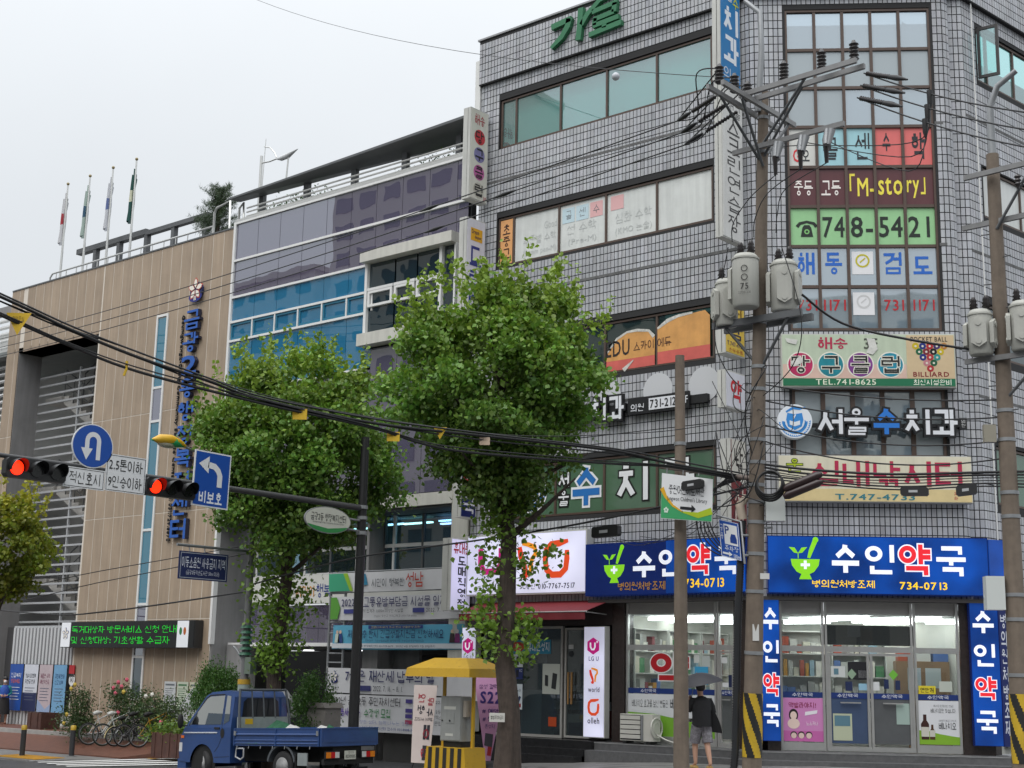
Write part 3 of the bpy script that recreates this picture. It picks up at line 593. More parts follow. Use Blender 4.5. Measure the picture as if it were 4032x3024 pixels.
b.poly(CH, [(1.06,11.88),(1.34,11.88),(1.30,12.1),(1.26,12.16),(1.14,12.16),(1.1,12.1)], W8).stroke(CH, [(.98,12.12),(1.04,12.2),(1.2,12.24),(1.36,12.2),(1.42,12.12)], [.08,.07,.06,.07,.08], W8)
obj('telephone_mark', b, paint('#14211a'), cg); obj('telephone_dial', B().ring(CH, 1.2, 12.0, .03, .06, W8+.004), paint('#7fbf72'), cg)
for z0, z1, ringc in ((10.98,11.52,'#c2b91e'), (10.02,10.55,'#c9c9c9')):
    s_ = obj('club_notice', B().quad(CH, 2.2, 2.68, z0, z1, W8), paint('#e4e4e6'), cg); obj('club_emblem', B().ring(CH, 2.44, (z0+z1)/2+.05, .12, .16, W8+.004).stroke(CH, [(2.38,z0+.28),(2.5,z0+.38)], .03, W8+.004), paint(ringc), cg)
lw = obj('corner_window', B().box(CH, .78,4.15,8.24,8.3,-.13,-.02).box(CH, .78,4.15,6.76,6.8,-.13,-.02).box(CH, .78,.8,6.8,8.24,-.13,-.02), brownf, bld)
for i in range(5): obj('pane', B().quad(CH, us[i]+.03, us[i+1]-.03, 6.8, 8.24, -.08), [g_mist,g_sky,g_sky,g_sky,g_mist][i], lw)
for u in us: obj('mullion', B().box(CH, u-.05, u+.05, 6.8, 8.24, -.125, -.03), brownf, lw)
# --- windows of the side street front
for z0, z1, g in ((15.97,17.31,g_teal), (12.57,13.78,g_paper), (9.22,10.43,g_dark), (5.82,7.13,g_green)):
    ribbon(R3, .68, 7.38, z0, z1, [1.18,2.44,3.9,5.4], g, brownf, bld)
oc = Fr(R3.p(.7,0,.0), R3.U*.25+R3.W*.97, (0,0,1))    # the sash that stands open
sash = obj('open_sash', B().box(oc, 0,.5,16.0,16.07,0,.05).box(oc,0,.5,17.22,17.29,0,.05).box(oc,0,.07,16.07,17.22,0,.05).box(oc,.43,.5,16.07,17.22,0,.05), mat('dark frame',(.02,.018,.018),.4), bld)
obj('pane', B().quad(oc,.07,.43,16.07,17.22,.025), g_teal, sash)
# cables and pipes that run down the corner
obj('downpipe', B().tube([R3.p(.33,ZT-.2,.08), R3.p(.36,9,.08), R3.p(.4,3.7,.08)], .018, 6), whitef, bld)

# ================================================================ shop fronts at street level
cream = mat('cream wall', (.55,.55,.50), .8); ceilm = mat('shop ceiling', (.62,.63,.62), .8); flo = mat('shop floor', (.30,.29,.27), .4)
lampm = mat('fluorescent tube', (1,1,1), .5, emit=9, ecol='#fbffff'); shopglass = glass('shop glass', '#dfe6e4', .035, .01, .04); doorgl = glass('door glass', '#9fb0b4', .05, .02, .10)
fl = [(-20.15,.06),(-16.2,.06), tuple(CH.p(4.45,0,-.2)[:2]), tuple(R3.p(3,0,-.3)[:2]), (-12.6,7), (-20.15,7)]
sh = obj('shop_interior', B().poly(Fr((0,0,0),(1,0,0),(0,1,0)), fl, .372), flo, bld)
obj('ceiling', B().poly(Fr((0,0,0),(1,0,0),(0,1,0)), fl[::-1], 3.30), ceilm, bld)
obj('back_wall', B().quad(WX, -20.15,-12.0,.37,3.56,-4.6), cream, bld)
obj('party_wall', B().wbox(-20.16,-20.1,.1,7,.3,3.58), cream, bld)
b = B(); b.quad(Fr(R3.p(0,0,-.3), R3.U, (0,0,1)), .0,7,.37,3.56,0); obj('side_wall', b, cream, bld)
for i, (x, y) in enumerate([(-19.2,1.0),(-18.0,1.0),(-19.4,2.2),(-17.9,2.2),(-16.2,2.4),(-18.8,3.3),(-16.9,3.4),(-15.2,2.0),(-15.0,3.2),(-13.9,2.9),(-13.6,4.1),(-15.2,4.2)]):
    obj('ceiling_lamp', B().wbox(x-.6, x+.6, y-.05, y+.05, 3.20, 3.27), lampm, bld)
# granite piers and soffit
obj('pier', B().box(WX, -20.14,-19.8,.38,3.62,-.35,.04), darkgr, bld); obj('pier', B().box(WX, -16.83,-16.22,.38,3.62,-.35,.03), darkgr, bld)
obj('pier', B().box(CH, .12,.40,.38,3.62,-.3,.04), darkgr, bld); obj('pier', B().box(CH, 4.24,4.9,.38,3.62,-.3,.0), darkgr, bld)
obj('pier', B().box(R3, 0,.25,.38,3.62,-.3,.02), darkgr, bld)
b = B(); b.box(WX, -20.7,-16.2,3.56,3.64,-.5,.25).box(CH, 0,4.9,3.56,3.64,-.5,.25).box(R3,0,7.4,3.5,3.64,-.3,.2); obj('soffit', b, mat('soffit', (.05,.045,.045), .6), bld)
obj('side_shop_front', B().box(R3,.9,7.4,.5,3.5,-.25,-.2), mat('dim shop front',(.10,.11,.12),.3,var=.3,vscale=2), bld)
# steps
def stair(name, ys, zs, x0, x1, m):
    for y, z in zip(ys, zs): obj(name, B().wbox(x0, x1, y, .3, z-.4, z), m, bld)
stair('step', (-.42,-.78), (.38,.205), -20.36, -16.2, stepm); stair('step', (-.52,-.86,-1.2), (.39,.21,.06), -24.75, -20.37, blackst)
for d, z in ((.42,.38), (.78,.205)):
    obj('step', B().box(CH, -.3, 5.2, z-.4, z, -.3, d), stepm, bld)
obj('step_edge', B().box(WX, -20.36,-16.2,.352,.374,.42,.428).box(CH,-.2,5.2,.352,.374,.42,.428), mat('step nosing',(.24,.24,.24),.5,var=.3), bld)
def frame(name, fr, u0, u1, v0, v1, parent, m=alu, fw=.05, d=(-.1,-.02)):
    return obj(name, B().box(fr,u0,u1,v0,v0+fw,*d).box(fr,u0,u1,v1-fw,v1,*d).box(fr,u0,u0+fw,v0+fw,v1-fw,*d).box(fr,u1-fw,u1,v0+fw,v1-fw,*d), m, parent)
bandm = mat('navy band', (.012,.035,.17), .35); panelm = mat('blank panel', (.33,.32,.31), .6, var=.08)
def bay(fr, u0, u1, kind, parent=bld):
    f = frame('shop_window', fr, u0, u1, .4, 3.6, parent)
    obj('transom', B().box(fr, u0+.05, u1-.05, 2.48, 2.6, -.1, -.015), alu, f)
    obj('blank_panel', B().quad(fr, u0+.05, u1-.05, 3.3, 3.55, -.07), panelm, f)
    obj('pane', B().quad(fr, u0+.05, u1-.05, 2.6, 3.3, -.06), shopglass, f)
    if kind == 'window':
        obj('pane', B().quad(fr, u0+.05, u1-.05, .56, 2.48, -.06), shopglass, f); obj('kick_plate', B().box(fr, u0+.05,u1-.05,.4,.56,-.08,-.025), alu, f)
    obj('name_band', B().quad(fr, u0+.05, u1-.05, 1.5, 1.62, -.05), bandm, f); return f
f1 = bay(WX, -19.78, -17.32, 'window'); f2 = bay(CH, .41, 1.36, 'window'); f3 = bay(CH, 1.38, 3.25, 'door'); f4 = bay(CH, 3.27, 4.22, 'window'); f5 = bay(WX, -17.30, -16.83, 'door')
nb = '#e3e6ec'
letters(f1, WX, [('수인약국', -19.38,-18.95,1.525,1.6,nb,.02,False,-.045)]); letters(f2, CH, [('수인약국', .66,1.1,1.525,1.6,nb,.02,False,-.045)]); letters(f4, CH, [('수인약국', 3.52,3.97,1.525,1.6,nb,.02,False,-.045)])
letters(f3, CH, [('수인약국', 1.62,2.06,1.525,1.6,nb,.02,False,-.045), ('수인약국', 2.56,3.0,1.525,1.6,nb,.02,False,-.045)]); letters(f5, WX, [('수인약국', -17.2,-16.9,1.525,1.6,nb,.02,False,-.045)])
for u0, u1, c in ((1.43,2.31,(.055,.085,.16)), (2.33,3.2,(.10,.105,.11))):
    d = frame('door', CH, u0, u1, .44, 2.46, f3, alu, .055, (-.09,-.03)); obj('pane', B().quad(CH, u0+.055,u1-.055,.6,2.4,-.065), shopglass, d)
    obj('door_film', B().quad(CH, u0+.055,u1-.055,.56,1.5,-.06), mat('door film %.2f'%u0, c, .25, var=.15, vscale=1.5), d); obj('push_bar', B().box(CH, u0+.25,u1-.2,1.40,1.425,-.02,.02), alu, d)
d = frame('door', WX, -17.25,-16.88,.44,2.46, f5, alu, .045, (-.09,-.03)); obj('pane', B().quad(WX,-17.2,-16.93,1.5,2.4,-.065), shopglass, d); obj('door_film', B().quad(WX,-17.2,-16.93,.56,1.5,-.06), mat('door film grey',(.10,.11,.11),.25,var=.15), d); obj('push_bar', B().box(WX,-17.2,-16.95,1.40,1.42,-.02,.02), alu, d)
obj('roller_box', B().box(CH, 1.34,3.3,2.64,3.06,-.45,-.12), mat('black screen',(.008,.008,.009),.3), bld)
# posters in the windows
def poster(parent, fr, u0, u1, v0, v1, col, w=-.045, name='poster'): return obj(name, B().quad(fr,u0,u1,v0,v1,w), paint(col), parent)
p = poster(f2, CH, .46,1.31,.58,1.49,'#cf86bd'); obj('poster_band', B().quad(CH,.46,1.31,.58,.8,-.042), paint('#c565a8'), p)
letters(p, CH, [('약발라야지!', .58,1.16,1.28,1.4,'#8d1f4d',.02,False,-.04), ('노스카나', .95,1.2,.92,1.0,'#f3e6ef',.01,False,-.04)])
obj('portrait', B().disc(CH,.68,1.12,.07,-.040,16,.085).disc(CH,.68,.95,.13,-.041,16,.11), paint('#ead0c4'), p); obj('portrait_hair', B().disc(CH,.68,1.13,.10,-.0415,16,.13), paint('#241a1b'), p)
obj('carton_print', B().poly(CH,[(.92,1.12),(1.18,1.17),(1.19,1.24),(.93,1.2)],-.04), paint('#ece7ee'), p)
for u in (.68,.84,1.0): obj('portrait', B().disc(CH,u,.7,.06,-.039,14), paint('#e2c7bd'), p); obj('portrait_hair', B().disc(CH,u,.715,.075,-.0405,14), paint('#2a1d1f'), p)
p = poster(f4, CH, 3.32,4.17,.58,1.49,'#d9dadd'); obj('poster_hill', B().poly(CH, [(3.32,.58),(4.17,.58),(4.17,.74),(4.0,.76),(3.75,.8),(3.5,.86),(3.32,.87)], -.042), paint('#7fae2b'), p)
letters(p, CH, [('베나치오', 3.74,4.1,.9,1.04,'#1d2226',.02,False,-.04), ('베나치오만 찾습니다', 3.58,4.1,1.24,1.33,'#23282c',.01,False,-.04), ('베나치오 효과를 보신 분들은', 3.64,4.06,1.36,1.41,'#4a5055',0,False,-.04), ('소화불량엔 빠르고 시원하게', 3.74,4.1,1.06,1.1,'#4a5055',0,False,-.04)])
for u, s_, c1 in ((3.45,1.0,'#3a1a14'), (3.6,.68,'#4d2f12')):
    obj('bottle_print', B().poly(CH, [(u-.08*s_,.68),(u+.08*s_,.68),(u+.085*s_,1.0*s_+.0+(1-s_)*.55),(u+.035*s_,1.08*s_+(1-s_)*.55),(u+.035*s_,1.2*s_+(1-s_)*.55),(u-.035*s_,1.2*s_+(1-s_)*.55),(u-.035*s_,1.08*s_+(1-s_)*.55),(u-.085*s_,1.0*s_+(1-s_)*.55)],-.040), paint(c1), p)
    obj('bottle_label', B().quad(CH,u-.082*s_,u+.082*s_,.74,.74+.2*s_,-.038), paint('#c9c6bb'), p)
letters(f4, CH, [('연안개', 3.38,3.66,1.66,1.76,'#1a1a10',.03,False,-.04)]); poster(f4, CH, 3.34,3.7,1.63,1.8,'#d8c62e',-.043); poster(f4, CH, 3.78,4.05,1.68,1.9,'#b9bfb4',-.043)
p = poster(f1, WX, -19.73,-17.37,.98,1.49,'#cfd1d4'); obj('poster_hill', B().poly(WX, [(-19.73,.56),(-17.37,.56),(-17.37,.8),(-18.2,.93),(-19.0,1.05),(-19.73,1.08)], -.042), paint('#74a830'), p)
letters(p, WX, [('“ 베나치오 효과를 보신 분들은', -19.62,-18.62,1.2,1.36,'#33373b',.0,False,-.04), ('베나치오만 찾습니다 ”', -18.56,-17.5,1.18,1.4,'#1d2226',.02,False,-.04), ('치오', -19.1,-18.75,.68,.84,'#22301c',.01,False,-.039)])
b, b2 = B(), B(); text(b, WX, '약', -19.1,-18.05,1.7,2.44,-.042,.05); text(b2, WX, '약', -19.1,-18.05,1.7,2.44,-.046,.05,pad=.03); obj('lettering', b, paint('#b0121f'), f1); obj('letter_outline', b2, paint('#e6e6e6'), f1)
poster(f1, WX, -17.9,-17.55,1.72,2.12,'#3d9cc9'); poster(f1, WX, -17.92,-17.78,2.2,2.38,'#c9ccc8'); poster(f1, WX, -17.7,-17.5,2.12,2.36,'#b5bcb9',-.047)
poster(f5, WX, -17.2,-17.05,2.2,2.33,'#d0d2d2'); poster(f5, WX, -17.18,-17.02,1.68,1.78,'#d4d6d8'); poster(f5, WX, -17.02,-16.92,1.68,1.95,'#14224a')
for q in ((1.5,1.8,1.95,2.18,'#c9ccca'), (1.86,2.26,1.9,2.28,'#17171d'), (2.08,2.25,1.94,2.1,'#d5d5d8'), (1.8,1.95,1.66,1.86,'#16264f'), (2.08,2.28,1.68,1.82,'#8fb9cf'), (2.36,2.52,1.68,1.86,'#d3d5d6'), (2.62,2.72,1.72,1.92,'#16264f'), (2.86,2.96,1.7,1.9,'#16264f'), (1.52,1.92,.62,1.18,'#b9bfa4'), (2.86,3.14,.98,1.42,'#9fb3ab')): poster(f3, CH, *q, -.053, 'notice')
obj('notice', B().poly(CH, [(2.72,2.02),(2.82,2.13),(2.92,2.02),(2.82,1.9)],-.05), paint('#6fb53c'), f3); obj('notice', B().poly(CH, [(1.84,2.02),(1.94,2.13),(2.04,2.02),(1.94,1.9)],-.05), paint('#8da58c'), f3)
[obj('notice_print', B().quad(CH,*q,-.05), paint('#5a7f8e'), f3) for q in ((1.55,1.88,.92,1.14),(1.56,1.66,2.0,2.13))]
# pharmacy fittings: shelf units and their cartons
shelfm = mat('white shelving', (.60,.60,.56), .5); wood = mat('brown cupboard', (.25,.14,.06), .5, var=.15)
boxc = ['#b9b9b2','#c9c4b0','#8aa7b4','#b04a2c','#3f7f4e','#d2cfc6','#c08a2a','#4a6ea8','#a8a8a4','#d9d4c8','#7b2f36','#e0ddd2']
bxm = [mat('carton %d'%i, c, .6) for i, c in enumerate(boxc)]
def shelf(fr, u0, u1, label, nsh=5, z0=.4, z1=3.0, d=.32, fill=10):
    t = empty('shelf_unit', fr.p((u0+u1)/2, z0, 0), label, 'shelf')
    obj('side_panel', B().box(fr,u0,u0+.025,z0,z1,0,d), shelfm, t); obj('side_panel', B().box(fr,u1-.025,u1,z0,z1,0,d), shelfm, t); obj('back_panel', B().box(fr,u0+.025,u1-.025,z0,z1,0,.012), shelfm, t)
    for k in range(nsh+1):
        z = z0+(z1-z0-.025)*k/nsh; obj('shelf', B().box(fr,u0+.025,u1-.025,z,z+.025,.012,d), shelfm, t)
        if k == nsh: continue
        u = u0+.05
        while u < u1-.12:
            wd = random.uniform(.07,.2); h = random.uniform(.16,.4)*(z1-z0)/nsh/.52; h = min(h, (z1-z0)/nsh-.06)
            if u+wd > u1-.03: break
            if random.random() < .93:
                o = obj('medicine_carton', B().box(fr,u,u+wd,z+.026,z+.026+h,d-.2,d-.03), random.choice(bxm), label='small medicine carton standing on the white shelves inside the pharmacy', cat='carton', group='cartons on the pharmacy shelves')
            u += wd+random.uniform(.005,.04)
s1 = Fr((-20.08,0,0),(0,1,0),(0,0,1)); s2 = Fr(CH.p(0,0,-2.7), CH.U, (0,0,1))
shelf(s1, .35,1.75,'white shelf unit of cartons on the pharmacy side wall, nearest the street'); shelf(s1,1.8,3.2,'white shelf unit of cartons on the pharmacy side wall, farther inside'); shelf(s1,3.25,4.5,'white shelf unit of cartons at the far end of the pharmacy side wall')
shelf(s2, .5,1.75,'white shelf unit inside the pharmacy, behind the pink poster window'); shelf(s2, 1.85,3.1,'white shelf unit of cartons inside the pharmacy, straight behind its double door')
t = empty('cupboard', s2.p(3.8,.4,0), 'brown wooden cupboard with notices inside the pharmacy, behind the bottle poster', 'cupboard')
obj('carcass', B().box(s2,3.3,4.5,.4,2.35,0,.4), wood, t); obj('notice', B().box(s2,3.55,3.85,1.7,2.2,.402,.406), paint('#aab6bd'), t); obj('notice', B().box(s2,3.95,4.3,1.75,2.2,.402,.406), paint('#b8c2c4'), t)
for k, (u, c, h) in enumerate(((3.35,'#a8431f',.3), (3.75,'#c9c9c5',.22), (4.15,'#3d62a0',.2))): obj('storage_box', B().box(s2,u,u+.34,2.352,2.352+h,.05,.36), paint(c), label=('orange storage box on the pharmacy cupboard','white storage box on the pharmacy cupboard','blue storage box on the pharmacy cupboard')[k], cat='box')
s3 = Fr(CH.p(0,0,-1.5), CH.U, (0,0,1)); t = empty('shop_counter', s3.p(2.2,.4,0), 'low white pharmacy counter behind the double door', 'counter')
obj('counter_body', B().box(s3,1.3,3.3,.4,1.3,0,.4), shelfm, t); obj('counter_top', B().box(s3,1.25,3.35,1.3,1.34,-.05,.45), paint('#8c9096'), t)
t = empty('waiting_chair', (-19.1,.9,.4), 'white moulded chair back seen through the pane with the red letter', 'chair')
obj('backrest', B().prism(Fr((0,.95,0),(1,0,0),(0,0,1)), [(-19.5,1.1),(-18.75,1.1),(-18.8,2.1),(-18.95,2.25),(-19.2,2.25),(-19.42,2.1)], -.05,.0), mat('pale chair',(.55,.60,.57),.5), t); obj('seat', B().wbox(-19.5,-18.75,.95,1.5,1.0,1.1), mat('pale chair',(.55,.6,.57),.5), t); obj('pedestal', B().wbox(-19.2,-19.05,1.1,1.3,.4,1.0), alu, t)
# ================================================================ phone shop
pi = empty('phone_shop', (-22.5,.1,.4), 'narrow mobile phone shop front with dark glass and red awning above', 'shop')
dkw = mat('dim shop wall', (.07,.07,.072), .7)
obj('room', B().quad(WX,-24.7,-20.15,.3,3.6,-3.2).box(WX,-24.72,-20.16,.3,.4,-3.2,-.1).box(WX,-24.72,-20.16,3.05,3.2,-3.2,-.1), dkw, pi)
fm = mat('grey shop frame', (.36,.35,.33), .4, var=.1)
fr_ = frame('shop_window', WX, -24.2,-21.66,.4,3.04, pi, fm, .06); obj('pane', B().quad(WX,-24.14,-21.72,.46,2.98,-.06), doorgl, fr_)
dr = frame('door', WX, -21.6,-20.84,.42,3.0, pi, fm, .05); obj('pane', B().quad(WX,-21.55,-20.89,.47,2.95,-.06), doorgl, dr)
hm = mat('wooden pull', (.40,.22,.08), .4)
for u in (-21.46,-21.36): obj('door_pull', B().box(WX,u,u+.03,1.2,1.95,.0,.04), hm, dr)
obj('awning_board', B().box(WX,-24.7,-20.15,3.05,3.62,-.3,.04), mat('dark fascia',(.03,.022,.022),.5), pi)
obj('counter', B().box(WX,-23.2,-21.0,.4,1.05,-1.6,-1.1), paint('#5a0f14'), pi); obj('counter_top', B().box(WX,-23.2,-21.0,1.05,1.25,-1.6,-1.1), paint('#8a8f90'), pi)
obj('display_stand', B().box(WX,-23.25,-22.6,.4,1.5,-.9,-.4), paint('#9aa0a2'), pi)
b = B()
for i in range(9): b.prism(Fr((-22.5+i*.14+(i%3)*.02,.5+.1*(i%2),1.5),(1,0,0),(.0,.5,.85)), [(-.04,0),(.04,0),(.04,.16),(-.04,.16)],0,.012)
obj('phone_display', b, paint('#a9abb2'), pi)
p = poster(fr_, WX, -23.35,-22.05,2.38,2.72,'#2c87a8',-.05); obj('arrow_print', B().poly(WX,[(-23.3,2.44),(-22.98,2.44),(-22.84,2.55),(-22.98,2.66),(-23.3,2.66)],-.047), paint('#c23b25'), p); letters(p, WX, [('휴대폰성지',-22.78,-22.1,2.44,2.66,'#e9eef0',.03,False,-.046), ('찾는',-23.2,-22.98,2.48,2.62,'#f0d9c0',.02,False,-.044)])
for q, c in (((-23.3,-22.93,2.05,2.36),'#ccd2d6'), ((-23.3,-22.93,1.76,2.03),'#26336e')):
    p = poster(fr_, WX, *q, c, -.05); obj('phone_print', B().quad(WX,q[0]+.16,q[0]+.24,q[2]+.05,q[3]-.05,-.047), paint('#22242c'), p); letters(p, WX, [('최고',q[0]+.26,q[1]-.02,q[2]+.18,q[3]-.03,'#20243a' if c[1]=='c' else '#dfe3ee',.01,False,-.047)])
p = poster(fr_, WX, -23.32,-22.93,1.03,1.64,'#d3dce2',-.05); letters(p, WX, [('iPhone13',-23.26,-22.99,1.46,1.52,'#1c2025',.01,False,-.046)])
obj('phone_print', B().poly(WX,[(-23.25,1.32),(-23.19,1.36),(-23.08,1.2),(-23.14,1.17)],-.047).poly(WX,[(-23.12,1.18),(-23.03,1.36),(-22.97,1.33),(-23.05,1.15)],-.046), paint('#25365e'), p); obj('phone_print', B().quad(WX,-23.1,-22.97,1.08,1.17,-.046), paint('#a3242c'), p); obj('fruit_mark', B().disc(WX,-23.125,1.58,.022,-.046,12).stroke(WX,[(-23.125,1.6),(-23.115,1.62)],.01,-.046), paint('#1c2025'), p)
p = poster(fr_, WX, -22.3,-21.76,1.42,2.14,'#b9bdb4',-.05); obj('phone_print', B().poly(WX,[(-22.22,1.62),(-22.12,1.6),(-22.12,1.86),(-22.22,1.88)],-.046).poly(WX,[(-22.02,1.56),(-21.88,1.53),(-21.84,1.9),(-21.98,1.93)],-.046), paint('#2a2c2f'), p)
poster(dr, WX, -21.5,-21.35,2.5,2.6,'#c9c9c9',-.05); obj('security_sticker', B().disc(WX,-21.42,2.38,.07,-.05,16), paint('#1d2128'), dr); poster(dr, WX,-22.1,-21.85,.66,.88,'#b8481f',-.05)
# --- awning
aw = empty('awning', (-22.5,-.3,3.2), 'dark red fabric awning over the mobile phone shop', 'awning'); red = mat('dark red canvas',(.16,.012,.018),.65,var=.15,vscale=4)
PA = [(-24.3,-.05,3.64),(-20.15,-.05,3.64),(-20.25,-.95,3.34),(-24.2,-.95,3.34)]
b = B(); b.face(PA); b.face([(p_[0],p_[1],p_[2]-.01) for p_ in PA[::-1]]); obj('canopy', b, red, aw)
b = B()
for i in range(26):
    x0 = -24.2+i*.152; d0 = .01*math.sin(i*1.3); b.face([(x0,-.955-d0,3.15),(x0+.152,-.955-.01*math.sin((i+1)*1.3),3.15),(x0+.152,-.955,3.33),(x0,-.955,3.33)], True)
obj('valance', b, red, aw); obj('front_rail', B().tube([(-24.25,-.95,3.33),(-20.2,-.95,3.33)],.018,6), alu, aw); obj('arm', B().tube([(-20.3,-.05,3.3),(-20.28,-.94,3.33)],.014,6), alu, aw)
# ================================================================ signs on the corner building
casing = mat('sign casing', (.52,.52,.49), .5, var=.08, vscale=3, streak=.12)
blueL = mat('lit blue acrylic', '#083680', .25, emit=.26, ecol='#0650b4', var=.35, vscale=1.0, evar=.7); blueD = mat('unlit blue acrylic', '#0a1c52', .25, emit=.07, ecol='#0a44b8', var=.35, vscale=.9)
litw = mat('lit white lettering', '#e9edf8', .4, emit=.35); litr = mat('lit red lettering', '#d3202c', .4, emit=.5); lity = mat('lit yellow lettering', '#f2c51d', .4, emit=.5); litg = mat('lit green mark', '#7cc41e', .4, emit=.45); lity2 = mat('dull yellow lettering', '#b9852a', .4, emit=.1)
def mortar(t, fr, u, v, s, w):
    b = B(); b.poly(fr, [(u-.5*s,v+.02*s),(u+.5*s,v+.02*s),(u+.46*s,v-.2*s),(u+.3*s,v-.42*s),(u+.14*s,v-.5*s),(u+.22*s,v-.68*s),(u-.22*s,v-.68*s),(u-.14*s,v-.5*s),(u-.3*s,v-.42*s),(u-.46*s,v-.2*s)], w)
    b.stroke(fr, [(u+.12*s,v+.06*s),(u+.2*s,v+.3*s),(u+.36*s,v+.68*s)], [.1*s,.15*s,.17*s], w+.001); b.disc(fr, u+.37*s, v+.7*s, .1*s, w+.001, 14)
    b.stroke(fr, [(u-.24*s,v+.04*s),(u-.24*s,v+.24*s)], .03*s, w+.001)
    for sg in (-1,1): b.poly(fr, [(u-.24*s,v+.22*s),(u-.24*s+sg*.14*s,v+.24*s),(u-.24*s+sg*.32*s,v+.44*s),(u-.24*s+sg*.12*s,v+.42*s)], w+.001)
    obj('mortar_mark', b, litg, t); obj('cross_mark', B().quad(fr,u-.05*s,u+.05*s,v-.33*s,v-.03*s,w+.004).quad(fr,u-.16*s,u-.051*s,v-.23*s,v-.13*s,w+.004).quad(fr,u+.051*s,u+.16*s,v-.23*s,v-.13*s,w+.004), litw, t)
def outlined(t, fr, s, q, w, m, mo, bold=.045, bo=.1, pad=.03):
    b = B(); text(b, fr, s, *q, w+.004, bold); obj('lettering', b, m, t); b = B(); text(b, fr, s, *q, w, bold, pad=pad); obj('letter_outline', b, mo, t)
C35 = Fr(CH.p(0,0,.02), CH.U, (0,0,1))
t = signbox('pharmacy_sign', 'blue lit pharmacy fascia sign over the corner double door, with green mortar mark', 'sign', C35, .14, 4.84, 3.70, 4.95, .33, blueL, blueD, None, .02)
mortar(t, C35, .95, 4.43, .62, .335)
for s_, q in (('수',(1.52,2.1,4.16,4.77)), ('인',(2.23,2.85,4.14,4.77)), ('국',(3.74,4.36,4.12,4.76))): b = B(); text(b, C35, s_, *q, .336, .045); obj('lettering', b, litw, t)
outlined(t, C35, '약', (2.95,3.62,4.13,4.79), .334, litr, litw)
letters(t, C35, [('병의원처방조제', 1.09,2.42,3.84,4.0,lity,.02,False,.336), ('734-0713', 2.95,3.95,3.82,3.98,lity,.02,False,.336)])
W2 = Fr((0,-.02,0),(1,0,0),(0,0,1))
t = signbox('pharmacy_sign', 'blue pharmacy fascia sign above the big red letter pane, half of it unlit', 'sign', W2, -20.72,-16.3,3.72,4.95,.33, blueD, blueD, None, .02)
obj('lit_panel', B().box(W2,-18.4,-16.32,3.74,4.93,.331,.334), blueL, t)
mortar(t, W2, -19.86, 4.42, .6, .335)
for s_, q in (('수',(-19.32,-18.7,4.12,4.72)), ('인',(-18.6,-17.98,4.12,4.75)), ('국',(-17.1,-16.5,4.12,4.75))): b = B(); text(b, W2, s_, *q, .338, .045); obj('lettering', b, litw, t)
outlined(t, W2, '약', (-17.84,-17.22,4.14,4.82), .336, litr, litw)
b = B(); text(b, W2, '병의원처방조제', -19.75,-18.42,3.83,4.02,.337,.02); obj('lettering', b, lity2, t); b = B(); text(b, W2, '734-0713', -17.9,-16.86,3.85,4.05,.338,.02); obj('lettering', b, lity, t)
RR = Fr(CH.p(4.86,0,.33), CH.U*.93-CH.W*.36, (0,0,1))
obj('return_panel', B().box(RR,0,.5,3.68,4.92,-.3,0), blueL, bld)
for lab, fr, u0, u1, n in (('tall blue pharmacy pillar sign left of the corner door, beside the utility pole', CH, .0,.39,0), ('tall blue pharmacy pillar sign right of the corner door with white side lettering', CH, 4.42,5.02,1)):
    f_ = Fr(fr.p(0,0,.03), fr.U, (0,0,1)); t = signbox('pillar_sign', lab, 'sign', f_, u0, u1, .58, 3.63, .17, blueL, blueD, None, .012)
    cu = (u0+u1)/2 + (0 if n == 0 else -.02); hw = .17 if n == 0 else .22
    ys = (2.95,2.25,1.55,.9) if n == 0 else (2.95,2.25,1.56,.86)
    for s_, v in zip('수인약국', ys):
        q = (cu-hw, cu+hw, v-.02, v+.45)
        if s_ == '약': outlined(t, f_, s_, q, .172, litr, litw, .045, .1, .02)
        else: b = B(); text(b, f_, s_, *q, .176, .045); obj('lettering', b, litw, t)
    if n:
        sf = Fr(f_.p(5.03,0,.17), f_.U*.9-f_.W*.44, (0,0,1)); obj('side_panel', B().box(sf,.0,.22,.58,3.6,-.1,0), mat('navy acrylic','#0a1747',.3,emit=.1,ecol='#0d2a88'), t)
        b = B(); vtext(b, sf, '병의원처방조제', .04,.19,.8,3.35,.005,.025); obj('lettering', b, paint('#cfd3dd'), t)
# phone shop fascia
lav = mat('lit white acrylic', '#d9daf0', .3, emit=.30, ecol='#e6e6ff', evar=.25)
t = signbox('phone_shop_sign', 'lit white fascia sign with three network logos above the red awning', 'sign', W2, -24.58,-20.72,3.80,5.33,.28, lav, casing, None, .04)
def tmark(t, fr, u, v, s, w):
    b = B(); b.stroke(fr, [(u-.3*s,v+.36*s),(u-.24*s,v+.1*s),(u-.1*s,v-.2*s),(u-.02*s,v-.5*s)], [.16*s,.2*s,.18*s,.1*s], w).stroke(fr, [(u-.02*s,v-.5*s),(u-.12*s,v-.48*s),(u-.18*s,v-.38*s)], [.06*s,.12*s,.14*s], w+.001); obj('ribbon_mark', b, mat('lit red ribbon','#d23a22',.4,emit=.35), t)
    b = B(); b.stroke(fr, [(u-.2*s,v+.46*s),(u+.02*s,v+.42*s),(u+.26*s,v+.34*s),(u+.3*s,v+.16*s),(u+.16*s,v+.0*s),(u+.1*s,v-.4*s)], [.1*s,.13*s,.16*s,.15*s,.14*s,.13*s], w+.002); obj('ribbon_mark', b, mat('lit orange ribbon','#dc8a1e',.4,emit=.35), t)
